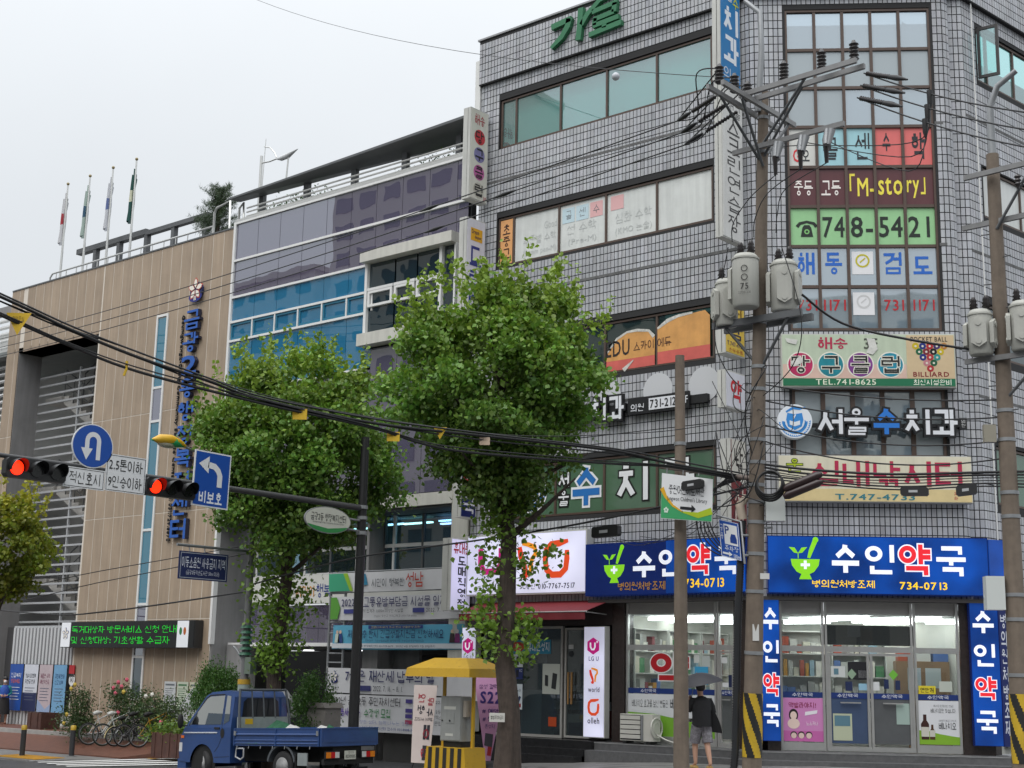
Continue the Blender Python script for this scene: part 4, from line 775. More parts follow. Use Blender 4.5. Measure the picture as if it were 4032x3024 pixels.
def omark(t, fr, u, v, s, w):
    b = B(); pts = [(u+.42*s,v+.48*s),(u+.1*s,v+.42*s),(u-.2*s,v+.4*s),(u-.36*s,v+.26*s),(u-.4*s,v-.05*s),(u-.34*s,v-.32*s),(u-.15*s,v-.46*s),(u+.15*s,v-.46*s),(u+.34*s,v-.3*s),(u+.38*s,v-.02*s),(u+.38*s,v+.22*s)]
    b.stroke(fr, pts, [.1*s]+[.19*s]*9+[.15*s], w); obj('loop_mark', b, mat('lit vermilion','#d2471f',.4,emit=.35), t)
def umark(t, fr, u, v, s, w):
    obj('hexagon_mark', B().poly(fr, [(u+.5*s*math.cos(PI/2+i*PI/3),v+.5*s*math.sin(PI/2+i*PI/3)) for i in range(6)], w), mat('lit magenta','#c2157c',.4,emit=.3), t)
    b = B(); b.stroke(fr, [(u-.2*s,v+.2*s),(u-.2*s,v-.05*s),(u-.1*s,v-.2*s),(u+.05*s,v-.2*s),(u+.13*s,v-.05*s),(u+.13*s,v+.2*s)], .11*s, w+.004).stroke(fr,[(u+.22*s,v+.24*s),(u+.36*s,v+.24*s)],.05*s,w+.004).stroke(fr,[(u+.29*s,v+.17*s),(u+.29*s,v+.31*s)],.05*s,w+.005); obj('u_mark', b, litw, t)
b = B(); b.stroke(W2, [(-24.1,4.98),(-24.1,4.6),(-23.95,4.4),(-23.55,4.4),(-23.42,4.6),(-23.42,4.98)], .16, .285).stroke(W2,[(-23.3,5.05),(-22.98,5.05)],.09,.285).stroke(W2,[(-23.14,4.9),(-23.14,5.2)],.09,.286); obj('u_mark', b, mat('lit magenta','#c2157c',.4,emit=.3), t)
tmark(t, W2, -22.55, 4.66, .88, .285); omark(t, W2, -21.64, 4.66, .86, .285)
letters(t, W2, [('SC통신', -22.78,-22.3,3.93,4.06,'#23232c',.015,False,.286), ('010-7767-7517', -22.2,-21.06,3.93,4.06,'#23232c',.015,False,.286)])
for lab, u0, u1 in (('lit white pillar sign with stacked network logos right of the phone shop door', -20.82,-20.2), ('lit white logo pillar sign left of the phone shop, behind the tree trunk', -24.72,-24.24)):
    f_ = Fr((0,-.05,0),(1,0,0),(0,0,1)); t = signbox('pillar_sign', lab, 'sign', f_, u0, u1, .46, 3.02, .2, lav, casing, None, .02); c_ = (u0+u1)/2
    umark(t, f_, c_-.02, 2.56, .4, .205); tmark(t, f_, c_, 1.88, .36, .205); omark(t, f_, c_, 1.16, .36, .205)
    letters(t, f_, [('LG U+', c_-.15,c_+.14,2.22,2.32,'#3b2a4a',.015,False,.206), ('world', c_-.16,c_+.17,1.5,1.62,'#4a3f4a',.015,False,.206), ('olleh', c_-.17,c_+.17,.78,.92,'#3f3a4a',.02,False,.206)])
# corner signs
t = signbox('billiard_sign', 'weathered billiard club sign with coloured circles and racked balls', 'sign', CH, .53,4.36,8.28,9.5,.25, mat('faded mint sign face',(.50,.58,.44),.45,var=.08,vscale=2,streak=.1), casing, None, .02)
obj('tan_panel', B().box(CH,3.29,4.33,8.48,9.47,.25,.256), mat('tan face',(.60,.46,.28),.45,var=.08), t); obj('pink_wash', B().quad(CH,.56,3.28,8.48,8.8,.254), mat('pink wash',(.66,.46,.38),.45,var=.1), t); obj('green_band', B().quad(CH,.56,4.33,8.31,8.475,.257), paint('#0f6b47'), t)
for (u, c, s_) in ((.95,'#b3265a','당'), (1.62,'#15818f','구'), (2.27,'#7a3a86','클'), (2.93,'#1b87a0','럽')):
    obj('circle_rim', B().disc(CH,u,8.79,.30,.2565), paint('#e4e2d4'), t); obj('circle_print', B().disc(CH,u,8.79,.27,.260), mat('circle '+c, c, .4, var=.25, vscale=6), t)
    outlined(t, CH, s_, (u-.2,u+.2,8.6,8.99), .264, paint('#1b1b18'), paint('#e4e2d4'), .022, .05, .02)
letters(t, CH, [('해송', 1.35,2.0,9.15,9.42,'#b0264a',.035,False,.256), ('3F', 2.36,2.66,9.15,9.4,'#4e5348',.02,False,.256), ('TEL.741-8625', 1.28,2.6,8.33,8.46,'#dfe6cf',.02,False,.262), ('최신시설완비', 3.42,4.24,8.33,8.46,'#e6eedd',.02,False,.262), ('POCKET BALL', 3.39,4.19,9.32,9.43,'#1c1a16',.02,False,.26), ('BILLIARD', 3.42,4.2,8.52,8.63,'#7d1420',.03,False,.26)])
bc = ['#c8b020','#1e2f7c','#b3202c','#3f2a66','#b8792a','#14603f','#7d2430','#151517','#c8b020','#23307c','#b3323a','#2a8f8c','#c07f86','#1a5a3c','#b03038']; k = 0
for r in range(5):
    for i in range(5-r): u, v = 3.8+(i-(4-r)/2)*.155, 9.22-r*.128; obj('ball_print', B().disc(CH,u,v,.076,.260,18), mat('ball '+bc[k], bc[k], .3, var=.2, vscale=20), t); obj('ball_number', B().disc(CH,u,v-.005,.026,.264,10), paint('#d9d4c4'), t); k += 1
[obj('torn_vinyl', B().poly(CH,q,.268), mat('bare vinyl',(.62,.62,.58),.5,var=.2,vscale=9), t) for q in ([(2.42,9.4),(2.6,9.38),(2.66,9.15),(2.55,9.02),(2.4,9.06),(2.47,9.2)],[(.62,9.4),(.9,9.36),(.86,9.25),(.66,9.3)],[(.72,8.85),(.95,8.98),(1.05,8.86),(.8,8.74)])]
dz = .25; t = empty('dental_sign', CH.p(2.5,7.1,0), 'built-up black edged dental clinic lettering with blue crest on the corner', 'sign')
obj('rail', B().box(CH,1.2,4.5,7.4,7.48,.02,.14), paint('#17171a'), t)
bk, wt, bl_ = B(), B(), B()
for s_, q in (('서',(1.3,1.85,7.22,7.78)), ('울',(1.88,2.42,7.2,7.8)), ('치',(3.2,3.74,7.22,7.78)), ('과',(3.8,4.34,7.2,7.78))): text(wt, CH, s_, *q, dz+.004, .035); text(bk, CH, s_, *q, dz-.12, .035, .12, pad=.05)
text(bl_, CH, '수', 2.52,3.08,7.22,7.8, dz+.004, .045); text(bk, CH, '수', 2.52,3.08,7.22,7.8, dz-.12, .045, .12, pad=.05)
obj('letter_body', bk, mat('black letter body',(.012,.012,.014),.35), t); obj('lettering', wt, paint('#d9dbe0'), t); obj('lettering', bl_, paint('#1f72c9'), t)
bw, bb = B(), B(); crest(bw, bb, CH, .8, 7.5, .38, dz); bw.drum(CH, .8, 7.5, .385, .03, dz-.004, 36); obj('crest', bw, paint('#dfe4ea'), t); obj('crest_print', bb, paint('#2f86cf'), t)
obj('side_tab', B().box(CH,4.38,4.54,7.35,7.6,.1,dz), paint('#151517'), t); letters(t, CH, [('의원', 4.42,4.5,7.39,7.56,'#d0d0d0',.01,True,dz+.004)])
t = signbox('fishing_sign', 'cream and yellow indoor fishing sign with big crimson lettering', 'sign', CH, .42,4.6,5.71,6.74,.25, mat('cream sign face',(.68,.64,.50),.45,var=.06,vscale=2,streak=.10), casing, None, .015)
obj('yellow_wash', B().quad(CH,.44,4.58,5.73,6.0,.2525), mat('yellow wash',(.66,.53,.27),.45,var=.1,vscale=3), t)
u = 1.15
for s_ in '실내낚시터': outlined(t, CH, s_, (u,u+.58,6.06,6.62), .254, paint('#b0234a'), paint('#dcc9a4'), .035, .05, .008); u += .665
outlined(t, CH, '용', (.62,.95,5.85,6.12), .254, paint('#1c2412'), paint('#a5b81d'), .02, .09, .02); outlined(t, CH, '운', (.6,.95,6.35,6.66), .254, paint('#a5b81d'), paint('#1c2412'), .03, .08, .015)
letters(t, CH, [('T.747-4733', 1.64,3.36,5.76,5.89,'#2e7a86',.03,False,.258), ('지하', 4.2,4.28,5.77,5.95,'#b02a3a',.01,True,.258)])
# built-up green roof letters
t = empty('rooftop_letters', WX.p(-21,18.05,.13), 'green built-up lettering on the tiled parapet', 'sign'); gm = mat('green enamel',(.025,.16,.07),.35,var=.08)
def slabstroke(pts, wd):
    b = B(); b.stroke(WX, pts, wd, .26); n = len(b.f); f0 = list(b.f); v0 = list(b.v)
    vs = [Vector(p_) for p_ in v0]; b.mesh_in([v_-WX.W*.12 for v_ in vs], [tuple(reversed(f)) for f in f0])
    k_ = len(v0)
    for f in f0:
        for i in range(4): b.f.append((f[i], f[i]+k_, f[(i+1)%4]+k_, f[(i+1)%4])[::-1]); b.m.append(0); b.sm.append(False)
    return b
for pts, wd in (([(-22.1,18.72),(-21.45,18.78)],.16), ([(-21.5,18.8),(-21.55,18.6),(-21.75,18.35),(-22.1,18.13)],[.2,.18,.16,.1]), ([(-21.12,18.98),(-21.15,18.5),(-21.2,18.1)],.17), ([(-21.1,18.5),(-20.9,18.75),(-20.5,19.02),(-19.8,19.1)],[.14,.15,.13,.06]), ([(-20.75,18.75),(-19.95,18.8)],.13), ([(-20.02,18.8),(-20.05,18.55)],.15), ([(-20.05,18.56),(-20.7,18.52)],.13), ([(-20.65,18.55),(-20.68,18.36)],.14), ([(-20.72,18.35),(-19.9,18.38)],.13), ([(-20.35,18.3),(-20.36,18.2)],.14), ([(-20.85,18.14),(-19.82,18.2)],.14)):
    obj('letter_stroke', slabstroke(pts, wd), gm, t)
# dental sign on the street front
t = empty('dental_sign', WX.p(-19.6,7.9,0), 'black dental clinic sign with phone number on the street front beside the tree', 'sign'); dz = .22
obj('rail', B().box(WX,-22.3,-17.4,8.1,8.3,.02,.15), paint('#141416'), t); bk, wt, bl_ = B(), B(), B()
for s_, q in (('서',(-22.9,-22.4,7.95,8.5)), ('울',(-22.3,-21.8,7.95,8.5)), ('치',(-20.7,-20.24,7.95,8.52)), ('과',(-20.18,-19.7,7.93,8.5))): text(wt, WX, s_, *q, dz+.004,.035); text(bk, WX, s_, *q, dz-.1,.035,.1,pad=.05)
text(bl_, WX, '수', -21.45,-20.85,7.95,8.5, dz+.004,.045); text(bk, WX, '수', -21.45,-20.85,7.95,8.5, dz-.1,.045,.1,pad=.05)
bk.box(WX,-19.6,-17.85,8.0,8.4,.15,dz-.02); text(wt, WX, '의원', -19.5,-19.12,8.06,8.24, dz,.02); wt.box(WX,-18.98,-18.08,8.06,8.34,dz-.02,dz-.005); text(wt, WX, '2F', -18.05,-17.88,8.12,8.3,dz,.01)
obj('letter_body', bk, mat('black letter body',(.012,.012,.014),.35), t); obj('lettering', wt, paint('#d9dbe0'), t); obj('lettering', bl_, paint('#1f72c9'), t); letters(t, WX, [('731-2121', -18.94,-18.12,8.1,8.3,'#17171a',.02,False,dz+.002)])
# white acrylic discs fixed to the tiles above the dental sign
for i, u in enumerate((-20.35,-18.85,-17.55)): obj('wall_disc', B().drum(WX,u,8.55,.42,.014,.03,30), mat('pale disc',(.55,.56,.58),.4), label=('pale round plate on the tiles beside the tree crown','pale round plate on the tiles above the dental phone number','pale round plate on the tiles next to the hanging red letter sign')[i], cat='plate')
# --- blade signs (faces turned along the street)
def blade(label, X, yl, yr, z0, z1, th, face, items=(), name='blade_sign'):
    f_ = Fr((X, yl, 0), (0,1,0), (0,0,1), (1,0,0)); t = empty(name, (X, (yl+yr)/2, z0), label, 'sign')
    obj('casing', B().box(f_, 0, yr-yl, z0, z1, -th, -.012), casing, t); obj('face_panel', B().box(f_, .03, yr-yl-.03, z0+.03, z1-.03, -.014, 0), face, t)
    obj('bracket', B().tube([(X-th/2,yr,z0+.2),(X-th/2,.0,z0+.2)],.025,6).tube([(X-th/2,yr,z1-.2),(X-th/2,.0,z1-.2)],.025,6), mat('rusty bracket',(.10,.06,.04),.7), t)
    obj('seam', B().box(Fr((X,yl,0),(-1,0,0),(0,0,1)), .1,.115,z0+.02,z1-.02,0,.003), paint('#8d8b84'), t)
    return t, f_
ivory = mat('ivory acrylic',(.62,.61,.54),.35,var=.05,streak=.06); wacr = mat('white acrylic',(.66,.66,.72),.3,var=.05,streak=.06)
t, f_ = blade('tall ivory billiard club blade sign with coloured circles at the building edge', -24.34,-.86,-.13,14.28,16.86,.27, ivory)
letters(t, f_, [('해송', .16,.56,16.42,16.72,'#a32a38',.02)])
for i, (s_, c) in enumerate((('당','#b8323a'),('구','#77739c'),('클','#b45f96'),('럽','#b9b6aa'))): v = 16.08-i*.5; obj('circle_print', B().disc(f_,.37,v,.22,.004,24).disc(f_,.37,v,.2,.0045,2) if 0 else B().disc(f_,.37,v,.215,.004,24), mat('blade circle '+c, c,.4,var=.3,vscale=6), t); letters(t, f_, [(s_,.21,.53,v-.17,v+.17,'#1d1b1a',.03,False,.008)])
letters(t, f_, [('3F',.56,.69,14.35,14.45,'#a32a38',.01)])
t, f_ = blade('white stationery shop blade sign with yellow badge, above the tree', -24.36,-.88,-.13,10.2,13.76,.27, wacr)
obj('badge', B().quad(f_,.16,.62,13.15,13.5,.004), paint('#d8a321'), t); letters(t, f_, [('Dream',.2,.48,13.34,13.46,'#1f2a55',.02,False,.008), ('depot',.32,.58,13.19,13.32,'#1f2a55',.02,False,.008)]); vt = B(); vtext(vt, f_, '드림디포', .14,.6,10.5,13.0,.005,.03); obj('lettering', vt, paint('#27357e'), t)
t, f_ = blade('navy pharmacy blade sign half hidden behind the near tree', -24.45,-.72,-.13,5.78,8.6,.25, mat('navy acrylic blade','#141a55',.3,emit=.06))
for s_, v, c in (('수',7.9,'#d5d5e0'),('인',7.3,'#d5d5e0'),('약',6.55,'#b3262f'),('국',5.9,'#d5d5e0')):
    if c == '#b3262f': outlined(t, f_, s_, (.08,.52,v,v+.42), .004, paint(c), paint('#d5d5e0'), .04,.09,.02)
    else: letters(t, f_, [(s_,.08,.52,v,v+.42,c,.04)])
t, f_ = blade('lit lavender phone wholesale blade sign at the left end of the phone shop', -24.6,-.86,-.1,3.42,5.25,.31, mat('lit lavender acrylic','#d0cfee',.3,emit=.25,ecol='#e2e0ff'))
letters(t, f_, [('휴대폰',.08,.7,4.86,5.16,'#b01526',.04)]); vt = B(); vtext(vt, f_, '도매직영점', .26,.56,3.5,4.8,.005,.045); obj('lettering', vt, paint('#16161d'), t)
t, f_ = blade('tall bright blue dental clinic blade sign at the top of the corner', -16.4,-1.02,-.13,15.48,18.9,.23, mat('blue acrylic blade',(.02,.20,.48),.3,var=.05))
letters(t, f_, [('서울',.1,.52,17.55,17.85,'#dfe6ee',.015), ('수',.55,.8,17.45,17.75,'#d8d21e',.02), ('의',.12,.42,15.58,15.85,'#cfd8e4',.015), ('원',.5,.8,15.5,15.8,'#cfd8e4',.015)]); vt = B(); vtext(vt, f_, '치과', .14,.78,16.0,17.42,.005,.045,0,.12); obj('lettering', vt, paint('#e6ecf3'), t)
bw, bb = B(), B(); crest(bw, bb, f_, .45, 18.15, .25, .005); obj('crest', bw, paint('#dfe6ee'), t); obj('crest_print', bb, paint('#2f86cf'), t)
t, f_ = blade('long faded grey blade sign with worn lettering below the blue dental one', -16.36,-1.06,-.15,11.65,15.4,.2, mat('bleached acrylic',(.70,.70,.68),.4,var=.05,streak=.1))
vt = B(); vtext(vt, f_, '스크린연습장', .22,.76,11.85,14.6,.004,.012,0,.2); vtext(vt, f_, '행', .22,.5,14.7,15.0,.004,0); vtext(vt, f_, '골', .55,.8,14.65,14.95,.004,0); obj('lettering', vt, mat('worn lettering',(.07,.07,.07),.6,var=.5,vscale=12), t)
t, f_ = blade('yellow blade sign of an eatery behind the transformers', -16.38,-.96,-.14,8.98,10.2,.27, mat('yellow acrylic',(.66,.46,.06),.35,var=.1,vscale=3))
vt = B(); vtext(vt, f_, '쉼', .2,.68,9.75,10.1,.005,.03); obj('lettering', vt, paint('#7d5a12'), t); letters(t, f_, [('삼',.2,.7,9.35,9.7,'#1f1c3f',.04), ('T.747-4733',.06,.74,9.17,9.27,'#4a2d63',.02), ('운동·용품',.12,.72,9.04,9.12,'#a33a1e',.01)])
t, f_ = blade('white blade sign with one big red pharmacy letter beside the pole', -16.39,-.96,-.13,7.75,8.6,.22, wacr); letters(t, f_, [('약',.2,.66,7.92,8.42,'#c2202a',.045)])
t, f_ = blade('maroon and white blade sign behind the wire tangle', -16.34,-.87,-.2,4.97,7.06,.27, mat('maroon acrylic',(.16,.02,.025),.35,var=.2,vscale=2))
obj('white_field', B().poly(f_,[(.03,6.3),(.64,6.0),(.64,7.03),(.03,7.03)],.004), paint('#c9c6bd'), t); letters(t, f_, [('낚',.14,.5,6.35,6.9,'#2c2422',.02,False,.008)]); vt = B(); vtext(vt, f_, '시터', .16,.5,5.2,6.0,.005,.03); obj('lettering', vt, paint('#cbbcb0'), t)

# ================================================================ civic centre: brown panelled wing and glazed wing
brown = mat('brown stone panel', (.365,.282,.205), .62, var=.12, vscale=.9, streak=.18, objvar=.05, dirt=.08, bump=.05, bscale=25)
jointm = mat('pale joint', (.66,.60,.52), .7); greyc = mat('grey render', (.24,.235,.235), .7, var=.12, vscale=1.5, streak=.15)
whf = mat('white curtain wall frame', (.72,.72,.71), .35); offw = mat('off white panel', (.56,.55,.50), .5, var=.06, streak=.14)
slate = glass('mauve grey glass panel', '#544d62', .20, .0, 1.0, .03)
blueg = glass('blue curtain wall glass', '#1f7aa4', .16, .0, .80, .05); darkg = glass('dark curtain wall glass', '#16313c', .10, .01, .55, .1); tealg = glass('teal slit glass', '#1d7088', .08, .02, .9)
steel = mat('stainless rail', (.62,.62,.60), .3, metal=.7); dkst = mat('dark grey steel', (.10,.105,.11), .45, var=.1)
civ = empty('civic_centre', (-38,0,0), 'brown panelled civic centre with blue glazed wing and stair opening', 'building')
def gpanel(b, fr, u0, u1, v0, v1, w=.0):  b.box(fr, u0+.017, u1-.017, v0+.014, v1-.014, w, w+.007, False)
# backing walls
b = B(); holed(b, WX, -48.46,-35.22,-.2,15.75, [(-47.6,-42.47,-.2,13.27)], 0, .92)
obj('joint_backing', b, jointm, civ)
pw = obj('brown_wall', B().box(WX,-48.44,-35.24,15.75,15.8,-.5,.03), dkst, civ)
cols = [-35.22-.5517*i for i in range(25)]
for i in range(24):
    u1, u0 = cols[i], cols[i+1]
    for v0, v1 in ((10.11,15.75),(6.74,10.11),(3.37,6.74),(-.2,3.37)):
        if -39.1 < (u0+u1)/2 < -38.5 and v0 < 13.4:   # the slit window column
            if v1 > 13.4: 
                b = B(); gpanel(b, WX, u0, u1, 13.42, v1); obj('stone_panel', b, brown, pw)
            continue
        if u1 <= -42.3 and u0 >= -47.75:
            if v1 < 13.0: continue
            b = B(); gpanel(b, WX, max(u0,-47.6), min(u1,-42.44), 13.27, v1); obj('stone_panel', b, brown, pw); continue
        if u0 < -42.47 < u1: u0 = -42.44
        if u0 < -47.6 < u1 and v0 < 13: u1 = -47.62
        b = B(); gpanel(b, WX, u0, u1, v0, v1); obj('stone_panel', b, brown, pw)
# slit window
sl = obj('slit_window', B().box(WX,-39.08,-39.0,.9,13.42,-.1,.045).box(WX,-38.53,-38.45,.9,13.42,-.1,.045).box(WX,-39.0,-38.53,13.34,13.42,-.1,.045), whf, civ)
zz = [13.34,10.93,9.8,6.23,3.85,2.2,.9]
for k, (a, c_) in enumerate(zip(zz[:-1], zz[1:])):
    obj('pane' if k != 1 else 'spandrel', B().quad(WX,-39.0,-38.53,c_+.04,a-.04,.012), [tealg, slate, tealg, tealg, slate, darkg][k], sl); obj('transom', B().box(WX,-39.0,-38.53,c_-.04,c_+.04,-.06,.04), whf, sl)
# stair opening
obj('stair_side_wall', B().wbox(-47.66,-47.58,.0,.95,-.2,13.27), greyc, civ); obj('stair_soffit', B().wbox(-58,-42.47,.0,3.3,13.27,13.45), mat('grey soffit',(.20,.215,.21),.7,var=.1), civ)
obj('stair_back_wall', B().quad(WX,-62,-45.2,-.2,15.5,-3.2), mat('dim stair wall',(.42,.42,.41),.8), civ); obj('stair_back_window', B().quad(WX,-45.2,-42.2,-.2,13.3,-3.25), mat('pale yard wall',(.58,.56,.48),.8,var=.2,vscale=.8), civ)
obj('stair_inner_wall', B().wbox(-42.47,-42.35,.3,3.2,-.2,13.27), greyc, civ); obj('stair_column', B().wbox(-43.3,-43.05,1.1,1.3,-.2,13.27), mat('blue grey column',(.17,.19,.23),.6), civ)
lb = mat('grey louvre bar', (.40,.41,.42), .5, var=.1)
lme = piece('louvre_bar', B().box(ID, -2.56, 2.56, -.035, .035, -.06, .03), lb); lroot = obj('louvre_frame', B().wbox(-45.0,-44.94,.96,1.04,3.2,12.6), lb, civ)
for k in range(28): inst('louvre_bar', lme, Fr((-45.03, .98, 3.4+k*.335),(1,0,0),(0,0,1)), lroot)
stc = mat('concrete stair', (.52,.50,.47), .75, var=.15, vscale=2)
def flight(x0, x1, z0, z1, y0, y1, n=10):
    b = B(); pts = []; dx, dz_ = (x1-x0)/n, (z1-z0)/n
    for i in range(n): pts += [(x0+dx*i, z0+dz_*(i+1)), (x0+dx*(i+1), z0+dz_*(i+1))]
    pts += [(x1, z1-.28), (x0, z0-.28+.0)]
    b.prism(WX, pts if x1 > x0 else pts, -y1, -y0); f = obj('stair_flight', b, stc, civ)
    obj('handrail', B().tube([(x0,y0,z0+1.0),(x1,y0,z1+1.0)],.03,6).tube([(x0,y0,z0+.5),(x1,y0,z1+.5)],.018,6), dkst, f)
    for i in range(0, n+1, 2): obj('baluster', B().tube([(x0+dx*i,y0,z0+dz_*i),(x0+dx*i,y0,z0+dz_*i+1.0)],.018,5), dkst, f)
for k in range(4):
    z = -.1+k*3.37; flight(-43.4,-46.4,z,z+1.69,1.3,2.0) if k%2 == 0 or 1 else None; flight(-46.4,-43.4,z+1.69,z+3.37,2.1,2.9); obj('landing', B().wbox(-47.5,-46.4,1.2,3.1,z+1.47,z+1.69), stc, civ); obj('landing', B().wbox(-43.4,-42.5,1.2,3.1,z+3.15,z+3.37), stc, civ)
vme = piece('fin', B().box(ID,-.055,.055,-.62,.62,-.05,.05), mat('light grey fin',(.52,.53,.54),.45)); froot = obj('fin_rail', B().wbox(-46.4,-42.5,.1,.2,3.15,3.22), lb, civ)
for k in range(18): inst('fin', vme, Fr((-46.28+k*.212,.1,2.53),(1,0,0),(0,0,1)), froot)
vme2 = piece('fin', B().box(ID,-.055,.055,-.25,.25,-.05,.05), MATS['light grey fin'])
for k in range(18): inst('fin', vme2, Fr((-46.28+k*.212,.1,.1),(1,0,0),(0,0,1)), froot)
obj('stair_screen_back', B().quad(WX,-47.5,-42.5,-.2,3.2,-.5), mat('dark void',(.05,.05,.052),.8), civ)
# louvred annex at the far left edge
an = empty('louvred_annex', (-50,.6,0), 'white louvred screen beyond the left end of the brown wall', 'building')
ame = piece('louvre_blade', B().box(ID,-2.4,2.4,-.03,.03,-.1,.1), whf)
obj('post', B().wbox(-50.95,-50.85,.6,.7,-.3,15.4), whf, an); obj('head_rail', B().wbox(-53.2,-48.5,.5,.75,15.2,15.5), greyc, an); obj('rear_wall', B().wbox(-53.2,-48.5,1.3,1.5,-.3,9), greyc, an)
for k in range(26): inst('louvre_blade', ame, Fr((-50.9,.6,8.2+k*.27),(1,0,0),(0,0,1)), an)
# glazed wing
obj('glazed_backing', B().wbox(-35.2,-25.1,.12,.3,6.3,15.9), mat('curtain wall backing',(.03,.035,.04),.8), civ)
cw = obj('curtain_wall', B().box(WX,-35.24,-35.14,2.6,15.92,-.1,.06), whf, civ)
for z in (15.88,14.62): obj('rail', B().box(WX,-35.14,-25.1,z-.035,z+.035,-.05,.055), whf, cw)
for z in (13.41,12.6,11.98): obj('rail', B().box(WX,-35.14,-28.99,z-.035,z+.035,-.05,.055), whf, cw)
obj('rail', B().box(WX,-35.14,-28.99,10.3,10.37,-.05,.055), whf, cw)
mu_ = [-35.14+1.0648*i for i in range(11)]
def pn(u0,u1,v0,v1,m,w=-.005,name='pane'): obj(name, B().box(WX,u0+.008,u1-.008,v0+.008,v1-.008,w-.02,w,False), m, cw)
for i in range(10):
    u0, u1 = mu_[i], min(mu_[i+1],-25.12)
    if i == 9: u1 = -25.12
    if u1-u0 < .1: continue
    pn(u0,u1,14.65,15.85,slate,0,'glass_panel'); pn(u0,u1,13.44,14.59,slate,0,'glass_panel')
    if u1 < -28.7:
        pn(u0,u1,12.63,13.38,blueg); pn(u0,u1,10.37,11.95,blueg)
        sa = obj('sash', B().box(WX,u0+.03,u1-.03,12.02,12.1,-.05,.02).box(WX,u0+.03,u1-.03,12.49,12.57,-.05,.02).box(WX,u0+.03,u0+.09,12.1,12.49,-.05,.02).box(WX,u1-.09,u1-.03,12.1,12.49,-.05,.02), mat('blue sash',(.02,.16,.26),.35), cw); obj('pane', B().quad(WX,u0+.09,u1-.09,12.1,12.49,-.02), blueg, sa)
        obj('post', B().box(WX,u1-.025,u1+.025,12.02,12.57,-.05,.05), whf, cw)
        pn(u0,u1,8.5,10.3,slate,0,'glass_panel'); pn(u0,u1,6.62,8.48,slate,0,'glass_panel')
    else:
        pn(u0,u1,9.0,10.9,slate,0,'glass_panel'); pn(u0,u1,6.62,8.98,slate,0,'glass_panel')
# projecting window with hood and sill
hd = obj('window_hood', B().box(WX,-29.03,-25.44,13.43,13.73,-.05,.32), offw, civ); obj('window_sill', B().box(WX,-29.03,-25.44,10.95,11.3,-.05,.32), offw, civ)
for q in ((-29.0,-28.9),(-26.06,-25.96),(-25.5,-25.44)): obj('jamb', B().box(WX,q[0],q[1],11.3,13.43,-.05,.12), whf, civ)
for u0, u1 in ((-28.9,-27.87),(-27.83,-27.0),(-26.96,-26.06)):
    pn(u0,u1,12.68,13.43,darkg,.02); obj('jamb', B().box(WX,u0,u1,12.6,12.68,-.05,.1), whf, civ); sa = obj('sash', B().box(WX,u0+.02,u1-.02,12.12,12.19,-.03,.1).box(WX,u0+.02,u1-.02,12.52,12.59,-.03,.1).box(WX,u0+.02,u0+.1,12.19,12.52,-.03,.1).box(WX,u1-.1,u1-.02,12.19,12.52,-.03,.1), whf, civ); obj('pane', B().quad(WX,u0+.1,u1-.1,12.19,12.52,.03), darkg, sa); pn(u0,u1,11.3,12.1,darkg,.02)
pn(-25.95,-25.5,11.3,13.43,darkg,.02)
# lower storeys, set back under a white ledge
obj('white_ledge', B().wbox(-35.2,-25.36,-.06,1.0,6.27,6.6), offw, civ); obj('white_pier', B().wbox(-25.38,-24.8,-.05,1.2,-.3,6.95), offw, civ)
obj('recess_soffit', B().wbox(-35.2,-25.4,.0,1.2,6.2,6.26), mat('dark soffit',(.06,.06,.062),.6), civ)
obj('return_wall', B().wbox(-35.24,-35.16,.02,3.0,-.3,6.26), greyc, civ); obj('stone_column', B().wbox(-35.1,-34.35,.55,1.1,-.4,2.6), greyc, civ)
lwf = obj('lower_window', B().wbox(-34.3,-26.1,.88,.96,5.3,5.4).wbox(-34.3,-26.1,.88,.96,4.6,4.68), whf, civ)
litroom = mat('dim office', (.035,.06,.07), .7)
obj('office_back', B().quad(WX,-34.3,-25.4,4.6,6.2,-2.6), litroom, civ); obj('office_ceiling', B().wbox(-34.3,-25.4,.98,2.6,6.18,6.22), litroom, civ)
for (x, y, c) in ((-26.7,1.5,'#bfe4ff'),(-28.2,1.6,'#d8ffee'),(-27.2,2.1,'#c9d0ff'),(-29.2,1.5,'#c8f0ff'),(-30.6,1.9,'#d8ffee')): obj('ceiling_lamp', B().wbox(x-.55,x+.55,y-.06,y+.06,6.02,6.06), mat('office lamp '+c,(1,1,1),.5,emit=5,ecol=c), civ)
for k, u in enumerate([-34.3,-33.2,-32.1,-31.0,-29.9,-28.8,-28.42,-27.3,-26.2]): obj('post', B().wbox(u-.035,u+.035,.87,.97,4.6,6.2), dkst if k%2 else whf, lwf)
offg = glass('office glass','#7c9aa8',.06,.01,.06)
us_ = [-34.3,-33.2,-32.1,-31.0,-29.9,-28.42,-27.3,-26.2]
for a, c_ in zip(us_[:-1], us_[1:]): obj('pane', B().quad(WX,a+.04,c_-.04,5.4,6.2,-.92), offg, lwf); obj('pane', B().quad(WX,a+.04,c_-.04,4.68,5.3,-.90), offg, lwf)
obj('brown_return', B().wbox(-28.9,-28.8,.3,.9,4.6,6.2), greyc, civ)
sg = signbox('civic_fascia', 'white fascia board with playful coloured lettering on the civic centre', 'sign', Fr((0,.75,0),(1,0,0),(0,0,1)), -34.3,-25.5,3.78,4.62,.08, mat('white fascia',(.66,.66,.62),.4,var=.05), casing, None, .01)
F7 = Fr((0,.7,0),(1,0,0),(0,0,1)); letters(sg, F7, [('시민이', -32.2,-31.4,3.98,4.3,'#d08a1e',.02,False,.04), ('행복', -31.3,-30.7,3.95,4.35,'#3a4a8c',.015,False,.04)])
